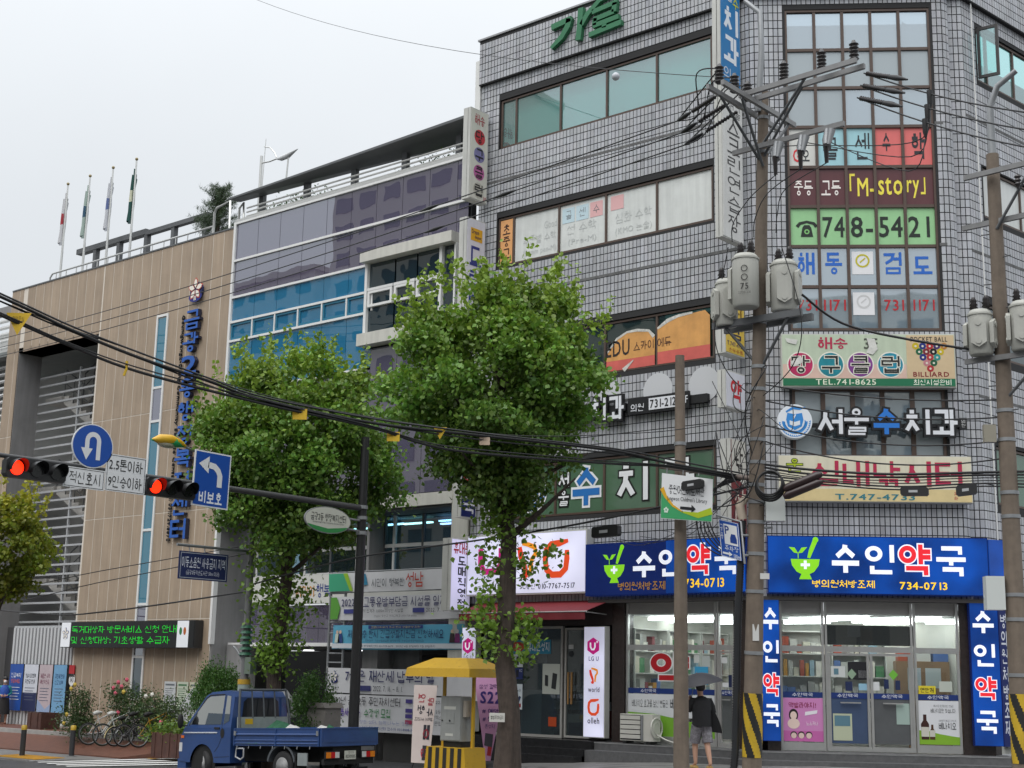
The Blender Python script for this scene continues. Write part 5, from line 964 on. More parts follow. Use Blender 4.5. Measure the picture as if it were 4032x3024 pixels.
for a in np.arange(-34.3,-26,1.55): obj('glass_panel', B().wbox(a+.01,a+1.54,.72,.76,2.66,3.74), slate, civ)
obj('white_band', B().wbox(-35.15,-25.4,.62,.72,2.56,2.66), whf, civ); obj('parking_soffit', B().wbox(-35.15,-25.4,.72,9,2.5,2.56), mat('parking soffit',(.12,.12,.12),.8), civ)
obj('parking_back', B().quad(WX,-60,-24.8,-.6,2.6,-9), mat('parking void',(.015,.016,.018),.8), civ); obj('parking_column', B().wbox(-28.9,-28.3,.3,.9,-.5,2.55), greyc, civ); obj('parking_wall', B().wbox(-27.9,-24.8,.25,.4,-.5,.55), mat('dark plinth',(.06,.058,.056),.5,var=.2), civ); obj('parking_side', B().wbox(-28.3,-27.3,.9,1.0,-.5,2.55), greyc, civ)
for x in (-33,-30.5,-27): obj('parking_lamp', B().drum(Fr((x,2.0,2.49),(1,0,0),(0,-1,0)),0,0,.16,0,.03,16), mat('parking lamp',(1,1,1),.5,emit=1.6), civ)
# roof: coping, railing, sloped dark canopy, planting
obj('coping', B().wbox(-35.2,-25.0,-.05,.4,15.92,16.0), steel, civ)
rl = obj('roof_railing', B().tube([(-46.6,.4,15.8),(-46.6,.4,16.1),(-46.45,.4,16.24),(-36.9,.4,16.24)],.035,6), steel, civ)
for k in range(15): obj('baluster', B().tube([(-46.2+k*.66,.4,15.78),(-46.2+k*.66,.4,16.22)],.02,5), steel, rl)
obj('loop_rail', B().tube([(-36.9,.4,15.8),(-36.9,.4,16.7),(-36.8,.4,16.85),(-36.1,.4,16.95),(-36.05,.4,15.8)],.045,6), steel, rl); obj('loop_rail', B().tube([(-35.6,.4,15.8),(-35.6,.4,16.6),(-35.4,.4,16.75),(-35.35,.4,16.2)],.04,6), steel, rl)
dr_ = obj('dark_pergola', B().wbox(-46.6,-42.2,1.4,1.65,17.25,17.45).wbox(-42.2,-38.6,1.4,1.6,17.2,17.36), dkst, civ)
for x in (-45.4,-43.9,-42.2,-40.6,-38.8): obj('pergola_post', B().wbox(x-.09,x+.09,1.42,1.6,15.7,17.3), dkst, dr_)
cp = B(); A0 = [(-35.7,-.12,16.82),(-25.3,-.25,17.02),(-25.3,-.15,16.98),(-35.7,.4,16.86)]
cp.mesh_in([(-35.7,0,16.80),(-25.3,-.12,17.0),(-25.3,.9,16.75),(-35.7,.5,16.86),(-35.7,0,16.86),(-25.3,-.12,17.08),(-25.3,.9,16.9),(-35.7,.5,16.95)], [(0,3,2,1),(4,5,6,7),(0,1,5,4),(1,2,6,5),(2,3,7,6),(3,0,4,7)])
cn = obj('roof_canopy', cp, dkst, civ)
for k in range(5): x = -34.6+k*2.15; obj('canopy_post', B().wbox(x-.1,x+.1,.45,.6,15.95,16.9), dkst, cn)
for z in (16.12,16.26,16.4): obj('roof_rail', B().tube([(-34.9,.15,z),(-25.2,.15,z)],.028,6), steel, cn)
# wall fixtures of the civic centre
t = empty('civic_lettering', WX.p(-37,5.8,0), 'tall column of blue built-up letters down the brown wall', 'sign'); bluem = mat('blue letter face',(.015,.10,.42),.4,var=.1); bl2 = mat('dark letter edge',(.02,.022,.05),.5)
for k, ch in enumerate('금광2동행정복지센터'):
    z1 = 13.27-k*.755; q = (-37.38,-36.58,z1-.64,z1); b = B(); text(b, WX, ch, *q, .03, .035, .14); obj('letter', b, bl2, t); b = B(); text(b, WX, ch, *q, .175, .03); obj('letter_face', b, bluem, t)
b = B(); rf = Fr(WX.p(-37.68,13.2,.035), (0,0,-1), (1,0,0), (0,-1,0)); text(b, rf, 'Geumgwang2-Dong Community Service Center', 0,5.5,0,.17,.0,.02,.04); obj('small_lettering', b, paint('#121214'), t); b = B(); text(b, rf, 'Tel. 031.729.6670', 5.75,7.4,0,.16,.0,.02,.04); obj('small_lettering', b, paint('#121214'), t)
def flower(t, fr, u, v, r, w, flat=False):
    dk, rd_, wt_ = B(), B(), B()
    dk.disc(fr, u, v-.55*r, .8*r, w-.006, 28, .42*r)
    for k in range(5):
        a = PI/2+k*2*PI/5; p_ = lambda d, s_: (u+r*(d*math.cos(a)-s_*math.sin(a)), v+.05*r+r*(d*math.sin(a)+s_*math.cos(a)))
        (rd_).poly(fr, [p_(.08,0),p_(.4,-.27),p_(.72,-.22),p_(.95,0),p_(.72,.22),p_(.4,.27)], w+.001*k); wt_.poly(fr, [p_(.1,0),p_(.4,-.2),p_(.68,-.15),p_(.84,0),p_(.68,.15),p_(.4,.2)], w+.008)
    for s_ in (-.1,0,.1): wt_.stroke(fr, [(u+s_*r,v-.85*r),(u+s_*r,v-.5*r)], .06*r, w+.008)
    obj('emblem_base', dk, paint('#1d2a7c'), t); obj('emblem_petals', rd_, paint('#b5402c' if not flat else '#2a3f86'), t); obj('emblem_centre', wt_, paint('#e8e2d6'), t)
t = empty('city_emblem', WX.p(-36.93,13.5,0), 'five petalled city emblem with blue base above the blue letter column', 'sign'); obj('body', B().drum(WX,-36.93,13.92,.3,.03,.12,20), paint('#26305f'), t); flower(t, WX, -36.93, 13.95, .42, .14)
t = signbox('led_board', 'long black message board with scrolling green letters on the brown wall', 'display', Fr((0,-.03,0),(1,0,0),(0,0,1)), -42.72,-35.56,2.47,3.31,.32, mat('black led matrix',(.006,.007,.007),.4), mat('board casing',(.03,.03,.03),.4), None, .02)
LF = Fr((0,-.35,0),(1,0,0),(0,0,1)); led = mat('green leds','#08e832',.5,emit=.45); letters(t, LF, [('독거대상자 방문서비스 신청 안내', -42.1,-36.45,2.94,3.16,led,-.012,False,.004), ('및 신청대상: 기초생활 수급자', -42.1,-36.75,2.6,2.82,led,-.012,False,.004)])
for u0, u1 in ((-42.7,-42.18),(-36.4,-35.84)): obj('end_panel', B().box(LF,u0,u1,2.49,3.29,.0,.01), mat('lit end panel','#cfd2d6',.4,emit=.25), t)
flower(t, LF, -42.44, 2.92, .22, .014, True)
for u, c in ((-36.22,'#2f7a4a'),(-36.02,'#b8622a')): obj('mascot_blank', B().disc(LF,u,2.98,.07,.013,14,.12), paint(c), t)
for k, (u0, u1, c) in enumerate(((-37.26,-36.69,'#c9ccce'),(-36.61,-36.08,'#c4cbb9'),(-36.0,-35.47,'#c9c7b0'))):
    t = empty('notice_panel', WX.p((u0+u1)/2,.4,0), ('leftmost of the three notice panels beside the conifer','middle of the three notice panels behind the conifer','rightmost of the three notice panels behind the conifer')[k], 'notice'); obj('panel', B().box(WX,u0,u1,.35,1.46,.035,.06), paint(c), t)
    b = B(); b.quad(WX,u0+.06,u1-.06,1.34,1.39,.064)
    for j in range(12): b.quad(WX,u0+.06,u1-.06-.05*(j%3),1.24-j*.065,1.255-j*.065,.064)
    obj('print', b, paint('#6a7078' if k != 1 else '#4c7a55'), t)
obj('parking_notice', B().box(WX,-42.53,-42.22,1.62,1.9,.035,.06), paint('#b3262c'), label='small red notice plate at the edge of the stair opening', cat='notice')
t = empty('house_number_plate', WX.p(-42.34,1.24,0), 'oval white house number plate under the red notice', 'plate'); obj('plate', B().drum(WX,-42.34,1.42,.17,.035,.055,24,.2), paint('#d9dadb'), t); obj('plate_cap', B().poly(WX,[(-42.5,1.52),(-42.18,1.52),(-42.25,1.62),(-42.43,1.62)],.058), paint('#2b2b2b'), t); letters(t, WX, [('343',-42.44,-42.24,1.34,1.5,'#26262a',.02,False,.058)])
for k, (u0, u1, c, ti) in enumerate(((-46.2,-45.36,'#1b4b9c','blue'),(-45.28,-44.42,'#c9cdd6','white and navy'),(-44.34,-43.54,'#b7a9ae','mauve'),(-43.46,-42.7,'#6f9fc4','light blue'))):
    t = empty('poster_banner', WX.p((u0+u1)/2,.33,0), '%s upright poster banner hung on the stair screen'%ti, 'banner'); obj('sheet', B().box(WX,u0,u1,.33,1.9,.03,.036), mat('poster '+ti, c,.5,var=.1,vscale=2), t)
    if k == 1: obj('lower_field', B().quad(WX,u0,u1,.33,.95,.039), paint('#1b2650'), t)
    if k == 2: obj('lower_field', B().poly(WX,[(u0,.33),(u1,.33),(u1,.6),(u0+.5,.42),(u0,.75)],.039), paint('#8fa3c4'), t)
    letters(t, WX, [(('긴급복지','성남시 일상회복','새로운 시작','주민세 안내')[k],u0+.1,u1-.12,1.45,1.6,('#e6e9ef','#23283a','#7a3350','#244a78')[k],.02,False,.042), (('상담하세요','지원금 안내','재난지원금','신고 납부')[k],u0+.1,u1-.16,1.26,1.4,('#d8643a','#23283a','#7a3350','#244a78')[k],.015,False,.042)])
    for j in range(5): obj('print_line', B().quad(WX,u0+.12,u1-.14-.08*(j%2),1.1-j*.1,1.12-j*.1,.041), paint('#e0e2e8' if k in (0,) else '#596074'), t)
# flags
def flag(x, col, mark, lab):
    t = empty('flagpole', (x,.8,15.8), lab, 'flagpole'); obj('pole', B().tube([(x,.8,15.7),(x,.8,19.85)],[.05,.03],8), steel, t); obj('finial', B().ball((x,.8,19.92),.06,n=8,m=6), mat('gilt',(.3,.24,.12),.4), t)
    b = B(); n = 9; m_ = 12; V = []
    for j in range(m_+1):
        for i in range(n+1):
            s_ = i/n; d = j/m_; w_ = .34*s_*(.35+.65*d); V.append((x-.03-w_*(.55+.45*math.sin(s_*7+d*3)), .8-.14*math.sin(s_*11+d*2)*(.3+s_), 19.55-d*1.75-s_*.35+.05*math.sin(s_*9)))
    b.mesh_in(V, [(j*(n+1)+i,j*(n+1)+i+1,(j+1)*(n+1)+i+1,(j+1)*(n+1)+i) for j in range(m_) for i in range(n)], True); o = obj('flag', b, [mat('flag '+col, col,.7), paint(mark)], t)
    for f_ in o.data.polygons:
        j, i = divmod(f_.index, n)
        if 4 <= j <= 6 and 3 <= i <= 6: f_.material_index = 1
flag(-46.6,'#c9c9cc','#a32a35','leftmost flagpole on the roof, white flag with red and black marks'); flag(-45.13,'#9fb0a8','#27506a','second flagpole from the left, pale green and white flag'); flag(-43.65,'#c4c6cc','#5a6a9a','third flagpole from the left, white flag with faint blue mark'); flag(-42.2,'#154a44','#c9c9b0','rightmost flagpole on the roof with dark green flag')
t = empty('roof_lamp', (-35.62,1.2,16), 'roof garden lamp with wide leaf shaped head above the canopy', 'lamp'); obj('pole', B().tube([(-35.62,1.2,15.9),(-35.62,1.2,18.65)],.05,8), steel, t); obj('arm', B().tube([(-35.6,1.2,18.4),(-35.2,1.2,18.36),(-34.8,1.2,18.38)],.025,6), steel, t); obj('head', B().tube([(-34.85,1.2,18.38),(-34.6,1.2,18.34),(-34.3,1.2,18.36),(-33.8,1.2,18.48)],[.03,.09,.10,.012],10), mat('lamp head',(.6,.61,.62),.35), t); obj('curl', B().tube([(-35.5,1.2,18.95),(-35.2,1.2,18.85),(-34.95,1.2,18.6),(-34.85,1.2,18.42)],.022,6), steel, t)
obj('lamp_chain', B().tube([(-34.25,1.2,18.28),(-34.3,1.2,17.6)],.03,6), steel, t)
obj('antenna', B().tube([(-37.2,2.5,16.5),(-37.05,2.5,20.0)],[.03,.012],6), steel, label='thin whip antenna standing on the civic roof', cat='antenna')
# opposite side of the street, seen only mirrored in the glass
tw = mat('apartment render', (.48,.46,.42), .8, var=.08, vscale=.1); twg = mat('apartment windows', (.06,.08,.10), .15)
def tower(x, y, wd, dp, h, lab, rz_=0):
    t = empty('apartment_block', (x,y,0), lab, 'building'); f_ = Fr((x,y,0),(-math.cos(rz_),-math.sin(rz_),0),(0,0,1)); obj('wall', B().box(f_,-wd/2,wd/2,-1,h,-dp,0), tw, t)
    nc = int(wd/3.2); win = B().box(ID,-1.05,1.05,-.75,.75,0,.06,False); me_ = piece('window', win, twg)
    for i in range(nc):
        for k in range(int(h/2.9)):
            if nc*int(h/2.9) > 260 and k < 2: continue
            inst('window', me_, f_, t, -wd/2+wd*(i+.5)/nc, 1.9+k*2.9, .0)
    obj('roof_edge', B().box(f_,-wd/2-.2,wd/2+.2,h,h+.6,-dp,.3), tw, t)
tower(-94,-66,20,12,58,'tall pale apartment block mirrored in the curtain wall'); tower(-70,-66,24,12,45,'apartment block mirrored low in the top floor windows'); tower(-122,-70,22,12,44,'pale apartment block farther down the street, mirrored in the left panels'); tower(30,-45,34,14,27,'apartment block across the junction mirrored in the corner windows',.8); tower(-26,-39,96,8,18.5,'unseen shop row across the street, raised to block low sky, mirrored in the shop windows')  # shop row placed and heightened to shut out low sky, darkening the lower storeys

# ================================================================ trees and planting
bark = mat('ginkgo bark', (.075,.056,.045), .9, var=.35, vscale=7, bump=1.0, bscale=14, bstretch=.12, streak=.45)
def leafmat(key, c, tr=.32):
    m = bpy.data.materials.new(key); m.use_nodes = True; t = m.node_tree; b = t.nodes['Principled BSDF']; at = t.nodes.new('ShaderNodeAttribute'); at.attribute_name = 'tint'
    vm = t.nodes.new('ShaderNodeVectorMath'); vm.operation = 'MULTIPLY'; vm.inputs[0].default_value = c; t.links.new(at.outputs['Color'], vm.inputs[1]); t.links.new(vm.outputs[0], b.inputs['Base Color']); b.inputs['Roughness'].default_value = .45
    tl = t.nodes.new('ShaderNodeBsdfTranslucent'); t.links.new(vm.outputs[0], tl.inputs[0]); mx_ = t.nodes.new('ShaderNodeMixShader'); mx_.inputs[0].default_value = tr; t.links.new(b.outputs[0], mx_.inputs[1]); t.links.new(tl.outputs[0], mx_.inputs[2]); t.links.new(mx_.outputs[0], t.nodes['Material Output'].inputs[0]); return m
ginkgo = leafmat('ginkgo leaves', (.15,.25,.037)); evergreen = leafmat('evergreen leaves', (.055,.14,.022), .2); rosel = leafmat('rose leaves', (.06,.11,.035), .25); yell = leafmat('yellowing leaves', (.24,.26,.03), .4); lime = leafmat('lime leaves', (.13,.22,.03), .4); pinel = leafmat('pine needles', (.05,.085,.04), .15)
FAN = np.array([[0,0,0],[.42,.62,.05],[.13,.95,-.04],[-.13,.95,-.04],[-.42,.62,.05]]); FANF = [(0,1,2),(0,2,3),(0,3,4)]
OVAL = np.array([[0,0,0],[.28,.45,.06],[0,1,0],[-.28,.45,.06]]); OVALF = [(0,1,2),(0,2,3)]
NEED = np.array([[-.05,0,0],[.05,0,0],[0,1,0]]); NEEDF = [(0,1,2)]
def leaves(name, pts, size, m, parent, shape=(FAN, FANF), up=.35, tints=None, kind=None):
    V0, F0 = shape; n = len(pts); pts = np.asarray(pts)
    d = rng.normal(size=(n,3)); d[:,2] += up; d /= np.linalg.norm(d,axis=1,keepdims=True); r = rng.normal(size=(n,3)); x = np.cross(d, r); x /= np.linalg.norm(x,axis=1,keepdims=True); z = np.cross(x, d)
    s = size*rng.uniform(.65,1.25,size=(n,1,1))
    V = pts[:,None,:]+s*(V0[None,:,0:1]*x[:,None,:]+V0[None,:,1:2]*d[:,None,:]+V0[None,:,2:3]*z[:,None,:])
    k = len(V0); F = (np.arange(n)[:,None,None]*k+np.array(F0)[None]).reshape(-1,3)
    me = bpy.data.meshes.new(name); base = LOC[parent.name]; me.vertices.add(n*k); me.vertices.foreach_set('co', (V.reshape(-1,3)-np.array(base)).ravel()); nf = len(F); me.loops.add(nf*3); me.loops.foreach_set('vertex_index', F.ravel()); me.polygons.add(nf); me.polygons.foreach_set('loop_start', np.arange(nf)*3); me.polygons.foreach_set('loop_total', np.full(nf,3)); me.update(calc_edges=True); me.materials.append(m)
    if tints is None: g = rng.normal(1,.16,size=(n,1)); tints = np.hstack([g*rng.uniform(.8,1.3,size=(n,1)), g, g*rng.uniform(.7,1.2,size=(n,1)), np.ones((n,1))])
    ca = me.color_attributes.new('tint','FLOAT_COLOR','POINT'); ca.data.foreach_set('color', np.repeat(np.clip(tints,.25,2.4),k,axis=0).astype(np.float32).ravel())
    o = bpy.data.objects.new(name, me); COL.objects.link(o); o.parent = parent; LOC[o.name] = base; return tagit(o, kind=kind)
def ginkgo_tree(label, base, cc, R_, n, trunk_r, low, size=.085, m=ginkgo, lowc=None, shoots=60, lean=(0,0)):
    t = empty('ginkgo_tree', base, label, 'tree'); bx, by, bz = base; cx_, cy_, cz_ = cc
    tp = [Vector((bx,by,bz-.2))]; H = cz_+.2*R_[2]
    for k in range(1,8): f_ = k/7; tp.append(Vector((bx+(cx_-bx)*f_**1.5+.06*math.sin(k*2.1), by+(cy_-by)*f_**1.5+.05*math.cos(k*1.7), bz+(H-bz)*f_)))
    tr = obj('trunk', B().tube(tp, [trunk_r*(1.35 if k == 0 else 1.05-.085*k) for k in range(8)], 14), bark, t)
    for k in range(11):
        a = k*2.4; f_ = .45+.5*(k/11); p0 = tp[4]+(tp[7]-tp[4])*(k/12); L_ = R_[0]*random.uniform(.45,.7)
        p1 = p0+Vector((math.cos(a)*L_*.5, math.sin(a)*L_*.5, .5)); p2 = p0+Vector((math.cos(a)*L_, math.sin(a)*L_, .9+.4*random.random()))
        obj('limb', B().tube([p0,p1,p2],[trunk_r*.38,trunk_r*.22,trunk_r*.08],7), bark, t)
    pts = []; tn = []; nl = 46; C0 = np.array([cx_,cy_,cz_]); RR = np.array(R_)
    for l_ in range(nl):       # foliage hangs in lobes, each a cluster of leafy twigs
        zz = 1-2*(l_+.5)/nl; a = l_*2.39996+rng.normal()*.25; q = math.sqrt(1-zz*zz); d = np.array([q*math.cos(a), q*math.sin(a), zz]); taper = 1 if zz > -.25 else 1+.55*(zz+.25)
        Lc = C0+d*RR*rng.uniform(.58,.86)*np.array([taper,taper,1]); lr = rng.uniform(.42,.66)*R_[0]/2.5; tone = rng.uniform(.72,1.22)
        for c_ in range(15):
            e_ = rng.normal(size=3); e_ /= np.linalg.norm(e_); e_[2] = abs(e_[2])*.9-.25; cpt = Lc+e_*lr*rng.uniform(.55,1.15)
            k = max(6, int(n/(nl*15)*rng.uniform(.5,1.5))); q_ = rng.normal(size=(k,3))*np.array([.17,.17,.11])*(R_[0]/2.5); q_[:,2] -= .5*(q_[:,0]**2+q_[:,1]**2); pts.append(cpt+q_)
            h = (d[2]+1)/2; g = rng.normal(1,.14,size=(k,1))*tone*rng.uniform(.85,1.15); yl = .82+.6*max(0,h-.4); tn.append(np.hstack([g*yl*rng.uniform(.8,1.2,size=(k,1)), g*(.85+.32*h), g*rng.uniform(.7,1.1,size=(k,1)), np.ones((k,1))]))  # tint lightens towards the crown top, light from above put into the colour
    k = int(n*.10); q_ = rng.normal(size=(k,3)); q_ /= np.linalg.norm(q_,axis=1,keepdims=True); pts.append(C0+q_*RR*(rng.random((k,1))**.4)*.78); g = rng.normal(.75,.1,size=(k,1)); tn.append(np.hstack([g,g,g,np.ones((k,1))]))  # inner leaves tinted darker, the crown's self-shading painted in
    for s_ in range(shoots):       # upright young shoots over the crown
        a = rng.uniform(0,2*PI); q = math.sqrt(rng.random())*.92; p0 = np.array([cx_+R_[0]*q*math.cos(a), cy_+R_[1]*q*math.sin(a), cz_+R_[2]*math.sqrt(max(0,1-q*q))*.88]); L_ = rng.uniform(.25,.85)*R_[2]/2.6; k = int(36*L_)+8
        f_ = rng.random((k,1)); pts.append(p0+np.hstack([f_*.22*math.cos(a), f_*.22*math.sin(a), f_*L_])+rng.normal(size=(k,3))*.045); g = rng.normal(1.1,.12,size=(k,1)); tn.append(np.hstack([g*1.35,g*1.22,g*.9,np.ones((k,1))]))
    for (x,y,z,r_,k) in low:       # tufts sprouting from the trunk
        pts.append(np.array([x,y,z])+rng.normal(size=(k,3))*np.array([r_,r_,r_*.8])); g = rng.normal(1.05,.15,size=(k,1)); tn.append(np.hstack([g*1.05,g*1.1,g*.85,np.ones((k,1))]))
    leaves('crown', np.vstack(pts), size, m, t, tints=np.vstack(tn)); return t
lowA = [(-18.55,-5.95,z,.24+.08*random.random(),190) for z in (5.4,5.1,4.8,4.5)]+[(-18.85,-5.85,3.95,.20,120),(-18.2,-5.6,3.95,.22,130),(-18.75,-6.05,3.5,.2,110),(-18.95,-6.05,3.0,.22,150),(-18.7,-6.1,2.75,.25,170),(-18.1,-5.65,2.95,.14,70),(-18.05,-5.65,2.6,.16,90),(-18.6,-6.05,2.35,.22,110),(-18.05,-5.8,2.2,.14,60),(-17.75,-5.45,4.2,.16,60)]
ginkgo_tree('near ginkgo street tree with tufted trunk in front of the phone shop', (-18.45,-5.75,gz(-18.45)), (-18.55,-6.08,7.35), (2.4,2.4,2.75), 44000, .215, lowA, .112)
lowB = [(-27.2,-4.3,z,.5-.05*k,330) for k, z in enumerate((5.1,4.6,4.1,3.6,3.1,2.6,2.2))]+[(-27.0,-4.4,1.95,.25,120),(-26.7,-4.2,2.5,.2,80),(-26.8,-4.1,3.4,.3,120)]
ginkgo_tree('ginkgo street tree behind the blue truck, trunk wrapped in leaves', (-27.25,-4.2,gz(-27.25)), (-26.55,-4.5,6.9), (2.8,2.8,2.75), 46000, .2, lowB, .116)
ginkgo_tree('yellowing ginkgo tree at the left edge of the street', (-37.4,-6.1,-.7), (-37.3,-6.15,5.0), (1.7,1.7,2.0), 12000, .15, [], .13, yell, shoots=25)
# trunk tag
t = empty('trunk_tag', (-18.42,-6.02,1.0), 'white printed paper tag tied to the near tree trunk', 'tag'); tg = Fr((-18.30,-6.03,0),(.76,.64,0),(0,0,1)); obj('sheet', B().box(tg,-.3,-.0,.95,1.12,.02,.024), paint('#c9c7c0'), t); letters(t, tg, [('불법주정차금지',-.27,-.03,1.0,1.07,'#33332f',.01,False,.028)])
# shrubs and planters
def clumps(t, name, cs, m, size, shape=(OVAL,OVALF), up=.3): 
    P_ = [np.array(c[:3])+rng.normal(size=(c[4],3))*np.array([c[3],c[3],c[3]*(c[5] if len(c) > 5 else 1)]) for c in cs]; return leaves(name, np.vstack(P_), size, m, t, shape, up)
rust = mat('rust brown planter', (.075,.032,.024), .7, var=.3, vscale=5)
def planter(label, x0, x1, y0, y1, z0, z1):
    t = empty('planter', ((x0+x1)/2,(y0+y1)/2,z0), label, 'planter')
    for q in ((x0,x1,y0,y0+.05),(x0,x1,y1-.05,y1),(x0,x0+.05,y0+.05,y1-.05),(x1-.05,x1,y0+.05,y1-.05)): obj('side_board', B().wbox(*q,z0,z1), rust, t)
    obj('soil', B().wbox(x0+.05,x1-.05,y0+.05,y1-.05,z0,z1-.06), mat('soil',(.03,.022,.016),.9), t)
    n = max(2,int((x1-x0)/.3))
    for k in range(n): obj('batten', B().wbox(x0+(x1-x0)*(k+.5)/n-.02,x0+(x1-x0)*(k+.5)/n+.02,y0-.02,y0,z0,z1), rust, t)
    return t
planter('rust brown planter box beside the poster banners', -42.3,-41.5,-1.6,-.9,-.14,.38)
planter('long rust brown planter with lime green plants in front of the bicycles', -33.2,-31.6,-3.35,-2.8,-.5,.14); planter('rust brown planter under the clipped conifer', -31.9,-30.6,-3.0,-2.3,-.5,.42)
t = empty('bedding_plant', (-32.4,-3.07,.1), 'lime green trailing plants spilling over the long planter', 'plant'); clumps(t,'foliage',[(-33.2+.26*k,-3.12,.2+.05*(k%2),.14,130) for k in range(7)]+[(-33.3,-3.35,.05,.12,90)], lime, .09)
t = empty('conifer_shrub', (-31.25,-2.65,.4), 'dense dark green clipped conifer beside the blue truck cab', 'shrub'); obj('stem', B().tube([(-31.25,-2.65,.35),(-31.25,-2.65,1.2)],.05,6), bark, t)
cs = []
for k in range(130): a = random.random()*2*PI; q = random.random()**.5; z = random.random(); rr = .78*(1-abs(z-.4)**1.7)*q; cs.append((-31.25+rr*math.cos(a),-2.65+rr*math.sin(a),.55+z*1.15,.08,150,2.2))
clumps(t,'foliage',cs,evergreen,.06,(OVAL,OVALF),2.0)
t = empty('conifer_shrub', (-27.9,-2.3,-.4), 'rounded evergreen shrub behind the truck headboard', 'shrub'); cs = []
for k in range(80): a = random.random()*2*PI; q = random.random()**.5; z = random.random(); rr = .6*(1-abs(z-.45)**1.7)*q; cs.append((-27.9+rr*math.cos(a),-2.3+rr*math.sin(a),.0+z*1.6,.08,120,1.8))
clumps(t,'foliage',cs,evergreen,.065,(OVAL,OVALF),1.5); obj('stem', B().tube([(-27.9,-2.3,-.45),(-27.9,-2.3,.6)],.05,6), bark, t)
pinkm = mat('pink petals',(.62,.10,.16),.6); yelm = mat('yellow petals',(.66,.48,.08),.6); whm = mat('white petals',(.66,.64,.58),.6)
def rose(label, cx_, cy_, h, r_, n, fl):
    t = empty('rose_bush', (cx_,cy_,-.15), label, 'bush')
    for k in range(9): a = k*.7; obj('stem', B().tube([(cx_,cy_,-.2),(cx_+.5*r_*math.cos(a),cy_+.3*r_*math.sin(a),.5*h),(cx_+r_*math.cos(a)*.9,cy_+.5*r_*math.sin(a),h*(.8+.25*random.random()))],.012,5), bark, t)
    cs = [(cx_+r_*random.uniform(-1,1),cy_+.5*r_*random.uniform(-1,1),-.05+h*random.random()**1.15,.13,60) for k in range(n)]; clumps(t,'foliage',cs,rosel,.075)
    for (dx, z, m_) in fl:
        b = B(); c_ = Vector((cx_+dx,cy_-.55*r_,z)); b.ball(c_,.055,.055,.045,8,6)
        for k in range(5): a = k*1.257; b.ball(c_+Vector((.045*math.cos(a),-.01,.035*math.sin(a))),.04,.03,.035,6,4)
        obj('flower', b, m_, t)
rose('yellow flowered rose bush leaning left beside the planter', -38.0,-2.5,1.15,.55,50,[(.1,1.32,yelm),(-.08,1.2,yelm),(-.3,.2,yelm),(-.42,.1,whm),(-.2,.45,yelm)])
rose('tall pink flowered rose bush against the brown wall', -36.6,-1.75,1.25,.8,75,[(0,1.42,pinkm),(-.22,1.25,pinkm),(.18,1.3,pinkm),(-.1,1.1,pinkm),(.42,1.5,pinkm),(.1,.55,pinkm),(.3,1.15,yelm)]); rose('dense rose bush with few pale flowers behind the bicycles', -35.0,-1.75,1.0,.8,75,[(.1,1.1,whm),(-.2,1.05,whm),(.6,.35,pinkm)])
t = empty('rose_shoots', (-38.9,-2.3,-.1), 'low rose shoots spreading left from the yellow rose bush', 'bush'); clumps(t,'foliage',[(-39.6+.2*k,-2.2,.05+.12*(k%3),.14,60) for k in range(9)],rosel,.08)
# roof planting
t = empty('pine_tree', (-37.4,.9,15.8), 'young pine growing on the civic roof terrace', 'tree'); obj('trunk', B().tube([(-37.4,.9,15.7),(-37.3,.9,16.8),(-37.35,.9,17.7)],[.07,.05,.02],7), bark, t); P_ = []
for k in range(80):
    a = random.random()*2*PI; z = 15.95+1.75*random.random(); L_ = (1.15-.38*(z-16.0))*random.uniform(.6,1.1); p0 = np.array([-37.35,.9,z]); d = np.array([math.cos(a)*.9,math.sin(a)*.9,.45]); f_ = rng.random((170,1)); P_.append(p0+d*L_*f_+rng.normal(size=(170,3))*.035)
leaves('crown', np.vstack(P_), .14, pinel, t, (NEED,NEEDF), .8)
for k, (x, lab) in enumerate(((-33.9,'green shrub behind the roof railing at its left end'),(-32.8,'green shrub under the middle of the roof canopy'),(-28.0,'pine shrub behind the roof railing, middle right'),(-26.3,'green shrub behind the roof railing beside the billiard blade'))):
    t = empty('roof_shrub', (x,.9,15.9), lab, 'shrub'); clumps(t,'foliage',[(x+random.uniform(-.9,.9),.9,16.1+.35*random.random(),.16,60) for q in range(14)],evergreen,.09,(OVAL,OVALF),.6)
# ================================================================ street furniture
blk = mat('black painted steel',(.012,.012,.013),.45,var=.2); gal = mat('galvanised steel',(.27,.28,.29),.45,metal=.4,var=.12,vscale=4); dgr = mat('dark grey plastic',(.015,.015,.016),.5)
MX, MY = -24.0, -4.6; AZ = 5.6
t = empty('signal_mast', (MX,MY,gz(MX)), 'black traffic signal mast with long arm over the road', 'mast')
obj('pole', B().tube([(MX,MY,gz(MX)-.2),(MX,MY,3.5),(MX,MY,7.25)],[.125,.11,.095],16), blk, t); obj('base_plate', B().wbox(MX-.25,MX+.25,MY-.25,MY+.25,gz(MX)-.15,gz(MX)+.03), blk, t)
for a in range(4): d = Vector((math.cos(a*PI/2),math.sin(a*PI/2),0)); obj('gusset', B().face([Vector((MX,MY,gz(MX)+.03))+d*.1,Vector((MX,MY,gz(MX)+.03))+d*.25,Vector((MX,MY,gz(MX)+.4))+d*.115]) or B().tube([Vector((MX,MY,gz(MX)+.03))+d*.22,Vector((MX,MY,gz(MX)+.38))+d*.12],.015,5), blk, t)
obj('arm', B().tube([(MX,MY,AZ-.02),(MX,MY-5,AZ),(MX,MY-9.3,AZ+.02)],[.075,.06,.045],12), mat('grey arm',(.05,.05,.052),.45), t); obj('arm_cap', B().ball((MX,MY-9.32,AZ+.02),.05,n=10,m=6), paint('#c9c6b8'), t)
